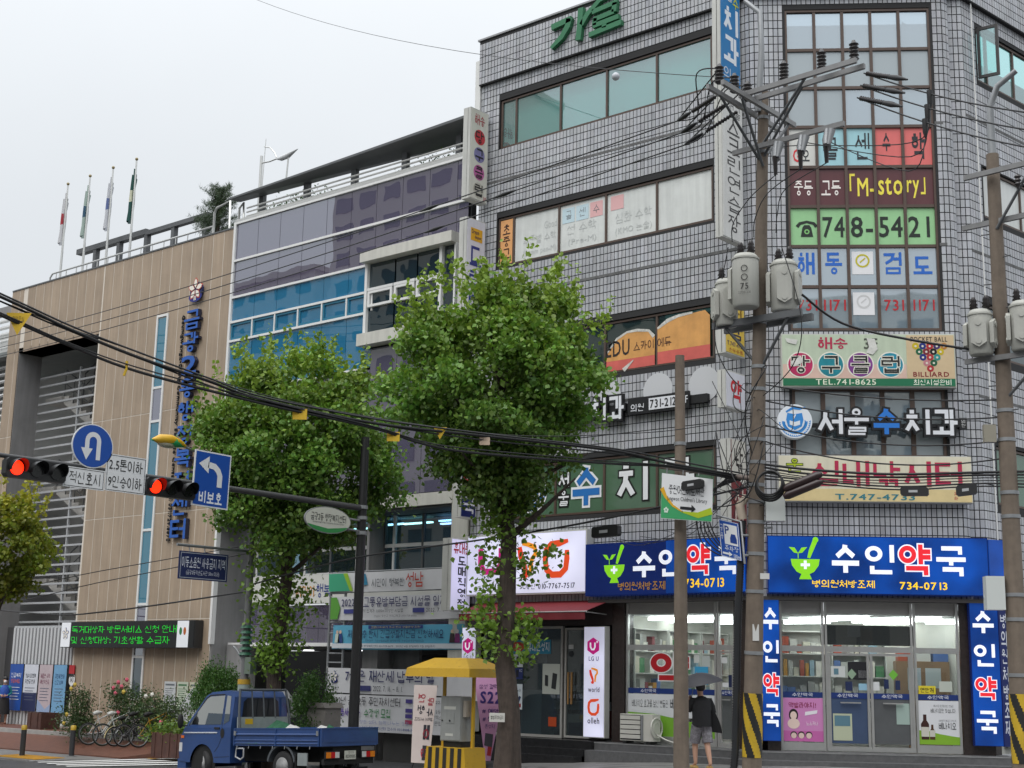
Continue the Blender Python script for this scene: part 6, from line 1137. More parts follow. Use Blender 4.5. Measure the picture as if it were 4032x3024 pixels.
for z in (AZ,5.35,5.0): obj('clamp', B().tube([(MX,MY,z-.04),(MX,MY,z+.04)],.125,14), gal, t)
SX = Fr((MX+.16,MY,AZ),(0,1,0),(0,0,1),(1,0,0))      # plane of the signs: u = y-MY, v from the arm, facing +x
redl = mat('lit red lens','#ff2a10',.3,emit=2.2,ecol='#ff2408'); lens = mat('dark lens',(.012,.013,.013),.2); hous = mat('black signal housing',(.014,.014,.015),.4)
def signal(lab, u0, u1):
    t = empty('traffic_light', SX.p((u0+u1)/2,-.4,0), lab, 'traffic light'); h = .36; fr = SX.sub(0,-.2,0); n = 5
    obj('housing', B().prism(fr,[(u0+.05,-h/2),(u1-.05,-h/2),(u1,-h/2+.06),(u1,h/2-.06),(u1-.05,h/2),(u0+.05,h/2),(u0,h/2-.06),(u0,-h/2+.06)],-.12,.04), hous, t)
    for k in range(3):
        u = u0+(u1-u0)*(k+.5)/3; ln = obj('lens', B().drum(fr,u,0,.135,.04,.06,24), redl if k == 0 else lens, t)
        b = B(); m_ = 18
        for i in range(m_):
            a, c_ = -PI*.12+PI*1.24*i/m_, -PI*.12+PI*1.24*(i+1)/m_; q = lambda ang, w_: fr.p(u+.16*math.cos(ang), .16*math.sin(ang), w_); dd = lambda ang: .08+.2*(.5+.5*math.sin(ang))
            b.face([q(a,.04),q(c_,.04),q(c_,dd(c_)),q(a,dd(a))],True)
        obj('visor', b, hous, t)
    obj('hanger', B().tube([SX.p(u0+.25,-.05,-.1),SX.p(u0+.25,.02,-.16)],.02,6).tube([SX.p(u1-.25,-.05,-.1),SX.p(u1-.25,.02,-.16)],.02,6), gal, t)
signal('left red traffic light at the end of the mast arm', -9.2,-7.95); signal('right red traffic light beside the blue left turn sign', -6.12,-4.92)
rb = mat('road sign blue',(.012,.075,.36),.35); rw = mat('road sign white',(.72,.73,.74),.4); gb = mat('sign back grey',(.3,.3,.3),.5)
t = empty('uturn_sign', SX.p(-7.4,.2,0), 'round blue U-turn sign above the mast arm', 'road sign'); F_s = SX.sub(-7.4,.42,0); obj('plate', B().drum(F_s,0,0,.46,-.02,.0,36,.43), rw, t); obj('face', B().disc(F_s,0,0,.44,.004,36,.41), rb, t)
b = B(); pts = [(.13,-.26),(.13,.06)]+[(.0+.13*math.cos(a),.1+.13*math.sin(a)) for a in np.linspace(0,PI,10)]+[(-.13,.06),(-.13,-.05)]; b.stroke(F_s,pts,.095,.008).poly(F_s,[(-.26,-.05),(.0,-.05),(-.13,-.28)],.008); obj('arrow', b, rw, t); obj('bracket', B().tube([F_s.p(0,-.42,-.03),F_s.p(0,-.42,-.16)],.02,6), gal, t)
def plate(name, lab, fr, u0, u1, v0, v1, lines, edge=True, fm_=None):
    t = empty(name, fr.p((u0+u1)/2,v0,0), lab, 'road sign'); obj('plate', B().box(fr,u0,u1,v0,v1,-.02,.0), fm_ or rw, t)
    if edge: e = .018; obj('border', B().quad(fr,u0+.02,u1-.02,v0+.02,v0+.02+.01,.003).quad(fr,u0+.02,u1-.02,v1-.03,v1-.02,.003).quad(fr,u0+.02,u0+.03,v0+.03,v1-.03,.003).quad(fr,u1-.03,u1-.02,v0+.03,v1-.03,.003), paint('#1b1b1b'), t)
    letters(t, fr, lines); return t
plate('supplementary_plate','single line white plate hung below the round U-turn sign', SX, -7.98,-7.08,-.42,-.03, [('적신호시',-7.86,-7.18,-.34,-.11,'#1c1c1c',.008)]); plate('supplementary_plate','two line white plate between the round sign and the right traffic light', SX, -7.06,-6.14,-.40,.33, [('2.5톤이하',-7.0,-6.22,.01,.24,'#1c1c1c',.012),('9인승이하',-7.0,-6.22,-.32,-.09,'#1c1c1c',.012)])
LT = SX.sub(-4.52,.1,.02).rot(-.02); t = plate('left_turn_sign','tall blue left turn sign with white arrow on the mast arm', LT, -.47,.47,-.58,.58, [('비보호',-.3,.3,-.5,-.25,'#dfe3ea',.035)], False, rw); obj('face', B().quad(LT,-.44,.44,-.55,.55,.003), rb, t)
b = B(); b.stroke(LT,[(.2,-.14),(.2,.1),(.15,.2),(.05,.28),(-.12,.3)],.13,.008).poly(LT,[(-.1,.48),(-.36,.3),(-.1,.12)],.008); obj('arrow', b, rw, t)
t = empty('oval_sign', SX.p(-1.2,-.7,0), 'oval white and green direction sign on the signal mast', 'road sign'); OV = SX.sub(-1.2,-.42,0); obj('plate', B().drum(OV,0,0,.7,-.03,0,40,.30), mat('grey sign rim',(.25,.26,.26),.4), t); obj('face', B().disc(OV,0,0,.68,.003,40,.28), paint('#c9cbbf'), t); obj('green_field', B().poly(OV,[(.68*math.cos(a),.28*math.sin(a)) for a in np.linspace(PI*1.14,PI*1.86,18)]+[(.35,-.15),(0,-.19),(-.35,-.15)],.005), paint('#2f8a46'), t); letters(t, OV, [('금광2동 행정복지센터',-.52,.54,-.03,.14,'#20231f',.016,False,.008),('Geumgwang2-dong Community Service Center',-.46,.48,-.09,-.045,'#20231f',0,False,.008)])
for v in (.1,-.14): obj('bracket', B().tube([OV.p(.6,v,-.03),(MX,MY,AZ-.42+v)],.025,6), gal, t)
# lamp standard with hanging noise-zone sign
LXp, LYp = -27.85, -4.65; lampp = empty('street_lamp', (LXp,LYp,gz(LXp)), 'street lamp with green insulated base behind the blue truck', 'street lamp')
obj('pole', B().tube([(LXp,LYp,gz(LXp)-.2),(LXp,LYp,1.6),(LXp,LYp,7.6)],[.13,.1,.06],12), mat('grey pole',(.16,.16,.16),.5), lampp); obj('pole_jacket', B().tube([(LXp,LYp,gz(LXp)),(LXp,LYp,1.5)],.15,14), mat('pale green jacket',(.30,.36,.32),.6,var=.2), lampp); obj('yellow_ring', B().tube([(LXp,LYp,1.5),(LXp,LYp,1.62)],.158,14), mat('yellow tape',(.5,.3,.03),.5), lampp)
for k in range(6): obj('disc', B().tube([(LXp,LYp,2.2+.13*k),(LXp,LYp,2.27+.13*k)],[.17,.12],14), mat('green collar',(.03,.12,.07),.5), lampp)
obj('junction_box', B().wbox(LXp+.1,LXp+.32,LYp-.1,LYp+.1,1.75,2.15), mat('green grey box',(.14,.18,.14),.6), lampp); obj('camera_arm', B().tube([(LXp,LYp,2.0),(LXp-.25,LYp-.1,2.35),(LXp-.35,LYp-.1,2.4)],.03,6), gal, lampp)
obj('arm', B().tube([(LXp,LYp,6.6),(LXp,LYp-1.2,6.85),(LXp,LYp-2.2,7.05)],[.05,.04,.03],8), gal, lampp); hc = Vector((LXp,LYp-2.65,7.12))
obj('lamp_head', B().tube([hc+Vector((0,.44,-.05)),hc+Vector((0,.28,0)),hc+Vector((0,0,.04)),hc+Vector((0,-.3,.02)),hc+Vector((0,-.52,-.01))],[.04,.09,.135,.12,.02],12), mat('yellow lamp cover',(.62,.36,.02),.35), lampp); obj('green_trim', B().tube([hc+Vector((0,.42,-.04)),hc+Vector((0,.1,.0)),hc+Vector((0,-.53,-.02))],[.045,.13,.02],12), mat('green lamp trim',(.03,.32,.11),.35), lampp); obj('diffuser', B().ball(hc+Vector((0,-.08,-.08)),.1,.28,.085), glass('lamp bowl','#c9c4b0',.06,.1,.6), lampp)
NX = Fr((LXp+.05,LYp,0),(0,1,0),(0,0,1),(1,0,0)); t = empty('noise_zone_sign', (LXp,LYp-1.2,3.9), 'navy blue noise zone sign hanging from a bar on the lamp pole', 'road sign'); obj('bar', B().tube([(LXp,LYp,4.72),(LXp,LYp-2.25,4.72)],.035,8), gal, t); obj('plate', B().box(NX,-2.2,-.75,3.92,4.58,-.02,0), mat('navy sign',(.01,.022,.10),.35), t); obj('border', B().quad(NX,-2.16,-.79,3.95,3.965,.003).quad(NX,-2.16,-.79,4.535,4.55,.003).quad(NX,-2.16,-2.145,3.965,4.535,.003).quad(NX,-.805,-.79,3.965,4.535,.003), paint('#b9c0cc'), t); letters(t, NX, [('이동소음원 사용금지 지역',-2.12,-.84,4.2,4.45,'#e3e8f2',.018,False,.005),('(금광2동작은도서관 50m 이내)',-1.98,-1.0,4.02,4.14,'#e3e8f2',.008,False,.005)])
for y in (-1.9,-1.45,-1.0): obj('hanger', B().tube([(LXp,LYp+y,4.72),(LXp+.04,LYp+y,4.56)],.015,5), gal, t)
# ---------------------------------------------------------------- utility poles
conc = mat('concrete pole',(.17,.135,.105),.85,var=.2,vscale=5,bump=.2,bscale=30,streak=.2); wirem = mat('black cable',(.012,.012,.013),.5); porc = mat('dark porcelain',(.03,.026,.026),.25); arm_m = mat('galvanised cross arm',(.22,.22,.22),.5,metal=.3,var=.15,vscale=5); trm = mat('transformer grey',(.44,.44,.40),.45,var=.06,streak=.1); yb = mat('hazard yellow',(.50,.33,.02),.5,var=.15,dirt=.3); bkk = mat('hazard black',(.015,.015,.015),.5)
P0, P1 = Vector((-13.08,-5.63,.05)), Vector((-12.43,-5.98,12.15)); polep = lambda z: P0+(P1-P0)*((z-.05)/12.1); polr = lambda z: .17-.0062*z
up = empty('utility_pole', P0, 'main utility pole with transformers in front of the corner', 'utility pole')
obj('pole', B().tube([polep(z) for z in (-.2,4,8,12.4)],[polr(z) for z in (-.2,4,8,12.4)],18), conc, up)
def hazard(t, pf, rf, z0, z1, off=.006):
    n, m_ = 56, 60; b = B(); ax = (pf(z1)-pf(z0)).normalized(); nx = Vector((1,0,0)); nx = (nx-ax*nx.dot(ax)).normalized(); ny = ax.cross(nx)
    for j in range(m_):
        for i in range(n):
            b.mi = 1 if ((i/n*2*2 + j/m_*1.55) % 1) < .5 else 0; P_ = []
            for (jj, ii) in ((j,i),(j,i+1),(j+1,i+1),(j+1,i)): z = z0+(z1-z0)*jj/m_; a = 2*PI*ii/n; P_.append(pf(z)+(nx*math.cos(a)+ny*math.sin(a))*(rf(z)+off))
            b.face(P_, True)
    obj('hazard_band', b, [yb, bkk], t)
hazard(up, polep, polr, .55, 1.62)
for k, z in enumerate((2.3,3.35,4.0,4.55,4.9,5.2,5.6,6.0,6.9,7.3,8.1,11.25,11.9)): obj('steel_band', B().tube([polep(z-.03),polep(z+.03)],polr(z)+.012,16), gal, up)
obj('paper_notice', B().box(Fr(polep(2.5),(.76,.645,0),(0,0,1)),-.05,.06,0,.28,polr(2.5)+.0,polr(2.5)+.008), paint('#c9c9c6'), up)
obj('top_pipe', B().tube([polep(12.1)+Vector((-.05,-.1,-.1)),polep(13.2)+Vector((0,-.1,0)),polep(13.9)+Vector((-.05,-.1,0)),polep(14.2)+Vector((-.35,-.15,0))],[.06,.055,.05,.045],10), gal, up)
def crossarm(a, c_, s_=.045):
    a, c_ = Vector(a), Vector(c_); u_ = (c_-a).normalized(); f_ = Fr(a,u_,(0,0,1)); obj('cross_arm', B().box(f_,0,(c_-a).length,-s_,s_,-s_*.7,s_*.7), arm_m, up)
crossarm((-12.60,-7.6,12.0),(-12.62,-5.1,12.0)); crossarm((-12.30,-7.6,12.0),(-12.28,-5.1,12.0)); crossarm((-12.55,-6.62,12.14),(-10.2,-6.72,12.14)); crossarm((-12.5,-6.32,12.14),(-10.2,-6.42,12.14)); crossarm((-13.0,-6.12,11.3),(-10.72,-6.2,11.3))
for a, c_ in (((-12.58,-7.2,11.95),(-12.5,-6.05,11.1)),((-12.33,-6.9,11.95),(-12.42,-6.05,10.95)),((-11.2,-6.67,12.1),(-12.42,-6.1,11.3)),((-11.4,-6.4,12.1),(-12.42,-6.0,11.15)),((-12.3,-5.3,11.95),(-12.42,-5.9,11.2))): obj('brace', B().tube([a,c_],.028,5), dkst, up)
def insulator(p, ax=(0,0,1), n=5, r=.085, h=.066, m_=porc):
    prof = []; 
    for k in range(n): prof += [(k*h,r*.55),(k*h+h*.45,r),(k*h+h*.55,r),(k*h+h*.9,r*.55)]
    prof.append((n*h+.04,.03)); obj('insulator', B().lathe(p, prof, 12, ax), m_, up)
INS = [(-12.45,-7.45,12.06),(-12.45,-6.95,12.06),(-12.45,-6.5,12.06),(-11.65,-6.6,12.2),(-10.9,-6.62,12.2),(-10.3,-6.6,12.2)]
for p_ in INS: insulator(p_)
for k in range(3):      # cut-out fuses hanging under the lower arm
    x = -12.05+k*.5; f_ = obj('fuse_cutout', B().tube([(x,-6.2,11.28),(x,-6.22,11.05),(x+.05,-6.32,10.9)],[.04,.085,.07],8).tube([(x+.14,-6.3,11.2),(x+.1,-6.35,10.92)],[.07,.04],8), gal, up); obj('fuse_tube', B().tube([(x+.05,-6.35,10.95),(x+.03,-6.3,10.62)],[.05,.035],8), porc, f_)
def transformer(t, c, r, h, labelled=False, fins=(0,)):
    c = Vector(c); tk = obj('transformer', B().lathe(c, [(0,r*.9),(.03,r),(h-.04,r),(h,r*.97),(h+.05,r*.8)], 26), trm, t); obj('lid_rim', B().lathe(c+Vector((0,0,h-.05)),[(0,r+.015),(.03,r+.015)],26), trm, tk)
    for a in fins:
        d = Vector((math.cos(a),math.sin(a),0)); f_ = Fr(c+d*(r-.01), Vector((-d.y,d.x,0)), (0,0,1), d); obj('radiator', B().prism(f_,[(-.13,.18),(0,.1),(.13,.18),(.13,h-.2),(0,h-.12),(-.13,h-.2)],0,.07), trm, tk); [obj('bolt', B().drum(f_,0,q,.05,.07,.085,12), trm, tk) for q in (.2,h-.22)]
    for dx in (-.1,.12): obj('bushing', B().lathe(c+Vector((dx,0,h+.04)),[(0,.06),(.05,.05),(.06,.08),(.1,.05),(.12,.075),(.16,.045),(.18,.06),(.26,.03)],10), porc, tk)
    if labelled:
        d = Vector((-.47,-.88,0)); d = Vector((.40,-.92,0)); f_ = Fr(c+d*(r+.004), Vector((-d.y,d.x,0)), (0,0,1), d); letters(tk, f_, [('75',-.06,.08,.28,.39,'#22221f',.012,False,.012),('22900-230',-.1,.12,.2,.24,'#33332f',.004,False,.02)]); obj('stencil_ring', B().ring(f_,.01,.5,.045,.06,.012,18).ring(f_,.01,.66,.045,.06,.012,18), paint('#2a2a27'), tk)
    return tk
pz = lambda z: polep(z)
transformer(up, pz(8.28)+Vector((-.02,-.44,0)), .235, .92, True, (PI*.98,)); transformer(up, pz(8.08)+Vector((-.58,-.16,0)), .2, .82, False, (PI*1.28,PI*1.75)); transformer(up, pz(8.22)+Vector((.5,.0,0)), .235, .88, False, (-PI*.33,PI*1.1,.25))
for dy in (-.2,.2): f_ = Fr(pz(8.12)+Vector((-.85,dy,0)),(1,0,0),(0,0,1)); obj('transformer_beam', B().box(f_,0,1.8,-.07,.05,-.04,.04), dkst, up)
obj('beam_brace', B().tube([pz(8.08)+Vector((-.6,-.2,0)),pz(7.3)],.03,5), dkst, up); obj('beam_brace', B().tube([pz(8.08)+Vector((.7,-.2,0)),pz(7.2)],.03,5), dkst, up)
obj('meter_box', B().box(Fr(pz(4.2)+Vector((.2,-.0,.2)),(.82,.57,0),(0,0,1)),0,.33,.15,.62,-.1,.14), mat('pale box',(.56,.59,.57),.4), up)
for z in (4.45,4.75): obj('box_bracket', B().tube([pz(z),pz(z)+Vector((.26,.12,0))],.02,6), gal, up)
# ribbed black conduit up the pole
cpts = [Vector((-13.42,-5.72,.0)),Vector((-13.32,-5.75,.6)),Vector((-13.27,-5.78,1.5)),Vector((-13.2,-5.82,2.8)),Vector((-13.1,-5.85,4.0)),Vector((-13.05,-5.86,4.6))]
b = B(); P_ = []; R__ = []
for i in range(len(cpts)-1):
    n = int((cpts[i+1]-cpts[i]).length/.022)
    for k in range(n): P_.append(cpts[i]+(cpts[i+1]-cpts[i])*(k/n)); R__.append(.075 if len(P_)%2 else .058)
b.tube(P_, R__, 10); t = empty('cable_conduit', cpts[0], 'black ribbed conduit climbing the main utility pole', 'conduit'); o = obj('hose', b, mat('ribbed conduit',(.03,.032,.035),.35), t); obj('elbow', B().tube([(-13.05,-5.86,4.6),(-13.08,-5.9,4.85),(-13.0,-5.8,5.0)],[.08,.085,.07],10), paint('#b9ab9a'), t)
# right-hand pole
Q0 = Vector((-9.0,-4.0,.1)); rp = empty('utility_pole', Q0, 'second utility pole at the right edge with its own transformers', 'utility pole'); qp = lambda z: Vector((-9.0,-4.0,z)); qr = lambda z: .175-.006*z
obj('pole', B().tube([qp(z) for z in (-.2,4,8,11.0)],[qr(z) for z in (-.2,4,8,11.0)],18), conc, rp); obj('top_pipe', B().tube([qp(10.9),qp(11.9),qp(12.25)+Vector((.15,.0,0)),qp(12.45)+Vector((.5,.0,0))],[.075,.062,.055,.05],10), gal, rp); hazard(rp, qp, qr, .6, 1.7)
up_save = up; up = rp
crossarm((-9.45,-4.2,10.6),(-7.6,-4.35,10.6)); crossarm((-9.6,-4.0,9.75),(-7.6,-4.15,9.75)); crossarm((-9.6,-4.15,7.3),(-7.6,-4.2,7.3)); obj('brace', B().tube([(-8.2,-4.3,10.55),(-8.95,-4.1,9.6)],.028,5), dkst, rp); obj('brace', B().tube([(-8.2,-4.2,7.25),(-8.95,-4.05,6.6)],.028,5), dkst, rp)
insulator((-8.45,-4.35,10.4),(0,0,-1),3,.06); insulator((-8.3,-4.2,9.6),(0,0,-1),3,.06)
transformer(rp, qp(7.36)+Vector((-.27,-.24,0)), .2, .74, False, (-PI*.42,PI*.98,.1)); transformer(rp, qp(7.36)+Vector((.45,-.15,0)), .22, .8, False, (-PI*.42,PI*1.1)); 
up = up_save
for z in (2.0,2.9,3.3,4.6,5.0,5.9,6.4): obj('steel_band', B().tube([qp(z-.03),qp(z+.03)],qr(z)+.012,16), gal, rp)
obj('meter_box', B().box(Fr(qp(0)+Vector((-.3,-.2,0)),(.82,.57,0),(0,0,1)),-.12,.18,3.05,3.6,-.1,.14), mat('pale box',(.56,.59,.57),.4), rp); obj('switch_box', B().box(Fr(qp(0)+Vector((-.25,-.15,0)),(.82,.57,0),(0,0,1)),-.1,.1,5.85,6.15,0,.12), paint('#8f8a7c'), rp)
for k in range(8): obj('step_bolt', B().tube([qp(6.4+k*.45),qp(6.4+k*.45)+Vector(((-.25 if k%2 else .25),-.05,0))],.012,5), dkst, rp)
# short concrete post, library sign, parking sign
t = empty('concrete_post', (-14.26,-6.0,.1), 'bare concrete post standing in front of the pharmacy window', 'post'); obj('shaft', B().tube([(-14.26,-6.0,-.1),(-14.26,-6.0,4),(-14.26,-6.0,7.68)],[.145,.115,.085],16), conc, t); obj('steel_band', B().tube([(-14.26,-6.0,6.0),(-14.26,-6.0,6.06)],.112,14), gal, t)
LB = Fr((-14.44,-6.42,0),(.995,.0,-.1),(0,0,1)); LB = Fr((-14.44,-6.32,5.47),(1,.0,-.14),(.04,0,1)); t = empty('library_sign', (-13.9,-6.32,4.6), 'white and green library direction sign hanging from a pole arm', 'road sign')
SGN = [(0,-.82),(.55,-.9),(1.1,-.9),(1.08,0),(0,0)]; obj('plate', B().prism(LB,[(0,-.82),(1.09,-.79),(1.08,-.04),(0,0)],-.015,0), rw, t); obj('green_field', B().poly(LB,[(.005,-.81),(1.085,-.785),(1.085,-.64),(.8,-.72),(.5,-.68),(.25,-.56),(.08,-.4),(.005,-.3)],.003), mat('sign green',(.05,.34,.13),.4), t); obj('lime_sweep', B().stroke(LB,[(.45,-.665),(.8,-.7),(1.085,-.6)],[.02,.1,.12],.006), paint('#a9bf22'), t); obj('yellow_sweep', B().stroke(LB,[(.01,-.27),(.1,-.42),(.26,-.57),(.48,-.67)],[.09,.06,.04,.02],.006), paint('#d8a321'), t)
letters(t, LB, [('중원어린이도서관',.16,.92,-.36,-.2,'#22262e',.008,False,.006),("Jungwon Children's Library",.13,.98,-.5,-.4,'#22262e',.004,False,.006)]); obj('arrow', B().quad(LB,.42,.66,-.62,-.57,.008).poly(LB,[(.66,-.665),(.75,-.595),(.66,-.525)],.008), paint('#16181c'), t)
b = B(); [b.disc(LB,.12+.035*math.cos(PI/2+k*1.257),-.66+.035*math.sin(PI/2+k*1.257),.022,.007+.0004*k,10) for k in range(5)]; obj('flower_mark', b, paint('#cfe0d2'), t)
obj('arm', B().tube([(-14.5,-6.3,5.6),polep(5.3)],.045,8), mat('brownish arm',(.20,.16,.14),.6), t)
for u in (.1,.45,.78): obj('hook', B().tube([LB.p(u,.0,-.01),LB.p(u,.11,-.01)],.012,5), gal, t)
PK = Fr((-13.48,-5.97,4.62),(1,.0,-.25),(-.09,0,1)); t = empty('parking_sign', (-13.2,-5.97,3.9), 'small blue parking direction sign bolted to the main pole', 'road sign'); obj('plate', B().prism(PK,[(0,-.66),(.42,-.66),(.42,0),(0,0)],-.02,0), rb, t); obj('white_field', B().quad(PK,.1,.38,-.42,-.06,.003), rw, t); obj('border', B().stroke(PK,[(.01,-.65),(.41,-.65),(.41,-.01),(.01,-.01),(.01,-.65)],.014,.003), rw, t); letters(t, PK, [('P',.12,.21,-.24,-.09,'#153a86',.03,False,.006),('공용',.02,.085,-.34,-.08,'#dfe3ea',.01,True,.005),('주차장',.09,.38,-.53,-.44,'#dfe3ea',.01,False,.005),('130m',.27,.4,-.64,-.57,'#dfe3ea',.008,False,.005)]); obj('car_mark', B().poly(PK,[(.22,-.38),(.36,-.38),(.36,-.3),(.33,-.22),(.25,-.22),(.22,-.3)],.006), paint('#153a86'), t); obj('arrow', B().quad(PK,.04,.17,-.605,-.57,.006).poly(PK,[(.17,-.635),(.24,-.587),(.17,-.54)],.006), rw, t); obj('frame_tube', B().tube([PK.p(-.05,.06,-.03),PK.p(.46,.04,-.03),PK.p(.46,-.7,-.03)],.022,6), gal, t)
for v in (-.2,-.55): obj('bracket', B().tube([PK.p(.46,v,-.03),polep(PK.p(.46,v).z)],.025,6), gal, t)
# yellow sheltered switch cabinet
yp = mat('worn yellow paint',(.50,.30,.015),.5,var=.08,dirt=.45); cab = mat('grey cabinet',(.27,.28,.27),.5,var=.08,streak=.12)
kx, ky, kz = -20.5, -5.9, gz(-20)-.05; t = empty('switch_cabinet', (kx+.5,ky+.3,kz), 'grey electrical cabinet under a yellow canopy on a striped concrete base', 'cabinet')
obj('base_block', B().prism(Fr((kx,ky,kz),(1,0,0),(0,0,1)),[(-.04,0),(1.1,0),(1.05,.5),(.02,.5)],-.62,0), yp, t)
for k in range(5): u = .08+k*.2; obj('stripe', B().poly(Fr((kx,ky,kz),(1,0,0),(0,0,1)),[(u-.01,.03),(u+.09,.03),(u+.1,.49),(u+.0,.49)],.005), mat('worn black stripe',(.018,.017,.015),.6,var=.3,vscale=10), t)
cb = obj('cabinet_body', B().wbox(kx+.3,kx+.86,ky+.1,ky+.5,kz+.62,kz+1.5), cab, t); CF = Fr((kx+.3,ky+.098,kz+.62),(1,0,0),(0,0,1)); obj('door', B().box(CF,.015,.545,.02,.86,0,.012), cab, cb); obj('label_plate', B().quad(CF,.1,.42,.62,.68,.015).quad(CF,.15,.36,.1,.15,.015), paint('#b9bab3'), cb); obj('hatch', B().box(CF,.16,.38,.35,.55,.012,.02), cab, cb); obj('lock', B().drum(CF,.27,.4,.02,.02,.03,10).drum(CF,.06,.4,.015,.012,.03,10), blk, cb); obj('side_unit', B().wbox(kx+.86,kx+.93,ky+.15,ky+.4,kz+1.1,kz+1.42), mat('beige unit',(.36,.32,.27),.5), cb)
obj('cabinet_foot', B().wbox(kx+.35,kx+.8,ky+.15,ky+.45,kz+.5,kz+.62), blk, cb)
for (x, y) in ((.2,.3),(1.0,.3)): obj('canopy_post', B().wbox(kx+x-.028,kx+x+.028,ky+y-.028,ky+y+.028,kz+.5,kz+1.95), yp, t)
x0, x1, y0, y1, zb = kx-.32, kx+1.45, ky-.35, ky+.9, kz+1.88
b = B(); b.mesh_in([(x0,y0,zb),(x1,y0,zb),(x1,y1,zb),(x0,y1,zb),(x0+.03,y0+.03,zb+.17),(x1-.03,y0+.03,zb+.17),(x1-.03,y1-.03,zb+.17),(x0+.03,y1-.03,zb+.17),(x0+.45,y0+.4,zb+.38),(x1-.45,y0+.4,zb+.38),(x1-.45,y1-.4,zb+.38),(x0+.45,y1-.4,zb+.38)],[(0,1,5,4),(1,2,6,5),(2,3,7,6),(3,0,4,7),(4,5,9,8),(5,6,10,9),(6,7,11,10),(7,4,8,11),(8,9,10,11),(3,2,1,0)]); obj('canopy', b, yp, t)
# standing banners
def xbanner(lab, O, U, w0, w1, h, col, lines, legs=True, lean=.08, mirror=False):
    f_ = Fr(O,U,(0,0,1)); f_ = Fr(O,U,f_.V-f_.W*lean); t = empty('standing_banner', O, lab, 'banner'); obj('sheet', B().prism(f_,[(-w0/2,.12),(w0/2,.12),(w1/2,h),(-w1/2,h)],-.004,.0), mat('banner '+col,col,.5,var=.05), t); letters(t, Fr(f_.O,-f_.U,f_.V,f_.W) if mirror else f_, lines); obj('frame_rod', B().tube([f_.p(-w0/2,.0,-.05),f_.p(w1/2,h,-.01)],.01,5).tube([f_.p(w0/2,.0,-.05),f_.p(-w1/2,h,-.01)],.01,5), blk, t); return t, f_
t, f_ = xbanner('pale pink standing banner with boxed red letters left of the cabinet', (-21.28,-5.25,gz(-21.3)), (1,.15,0), .46,.6,1.72,'#cfc2bd',[('연',-.02,.16,1.36,1.54,'#a8434d',.03,False,.006),('말',-.24,-.08,1.3,1.46,'#a8434d',.03,False,.006),('행',-.02,.16,1.12,1.3,'#2a2c3a',.03,False,.006),('사',-.24,-.08,1.08,1.24,'#2a2c3a',.03,False,.006),('갤럭시 A시리즈',-.24,.22,.98,1.05,'#2a2c3a',.01,False,.006),('0',-.18,-.02,.62,.82,'#b03a46',.03,False,.006),('59',-.18,0,.22,.42,'#b03a46',.03,False,.006)], mirror=True); obj('phone_print', B().quad(f_,.03,.1,.6,.9,.006).quad(f_,.12,.19,.6,.9,.006).quad(f_,.04,.16,.18,.48,.006), paint('#2a2d36'), t)
t, f_ = xbanner('pink pennant shaped standing banner behind the near tree trunk', (-20.05,-4.5,gz(-20)), (1,.1,0), .12,.86,1.85,'#cf9ac6',[('삼성 갤럭시',-.28,.3,1.6,1.7,'#4a2a6a',.01,False,.006),('S22',-.24,.3,1.3,1.55,'#3a2a7a',.04,False,.006),('# 예약',-.18,.25,1.1,1.2,'#3a2a7a',.02,False,.006),('# 할인',-.16,.2,.94,1.04,'#3a2a7a',.02,False,.006),('폰성지',-.1,.15,.8,.88,'#3a2a7a',.01,False,.006)],lean=.02); obj('phone_print', B().poly(f_,[(-.1,.45),(.1,.4),(.12,.68),(-.08,.7)],.005), paint('#4a4a56'), t); obj('phone_print', B().poly(f_,[(-.02,.25),(.08,.24),(.1,.42),(0,.43)],.007), paint('#b02a35'), t); obj('base', B().lathe((-20.05,-4.42,gz(-20)),[(0,.3),(.1,.28),(.14,.1)],16), blk, t)
# ---------------------------------------------------------------- frame of public banners
bf = empty('banner_frame', (-29.8,-.05,-.4), 'steel pipe frame carrying the public notice banners', 'frame')
for x in (-29.95,-29.35,-24.9): obj('post', B().tube([(x,.0,-.5),(x,.0,4.6)],.04,8), gal, bf)
for z in (2.1,2.35,2.9,3.2,4.0): obj('rung', B().tube([(-29.95,0,z),(-29.35,0,z)],.025,6), gal, bf)
for z in (4.58,4.02,3.22): obj('rail', B().tube([(-29.95,.02,z),(-24.9,.02,z)],.022,6), gal, bf)
def banner(lab, x0, x1, z0, z1, y, m_, items, sag=.02, n=14):
    t = empty('hanging_banner', ((x0+x1)/2,y,z0), lab, 'banner'); b = B(); V = []
    for j in range(5):
        for i in range(n+1): s_ = i/n; d = j/4; V.append((x0+(x1-x0)*s_, y+.016*math.sin(i*1.9+j*.6), z0+(z1-z0)*d-sag*math.sin(PI*s_)*(1-.4*d)))
    b.mesh_in(V,[(j*(n+1)+i,j*(n+1)+i+1,(j+1)*(n+1)+i+1,(j+1)*(n+1)+i) for j in range(4) for i in range(n)],True); obj('cloth', b, m_, t); f_ = Fr((0,y-.03,0),(1,0,0),(0,0,1)); letters(t, f_, items)
    obj('tie', B().tube([(x0,y,z1),(x0-.12,0,z1+.04)],.008,4), paint('#c9c9c9'), t); return t, f_
clw = mat('white banner cloth',(.62,.62,.64),.7,var=.05,vscale=2); clb = mat('blue banner cloth',(.10,.38,.55),.7,var=.06)
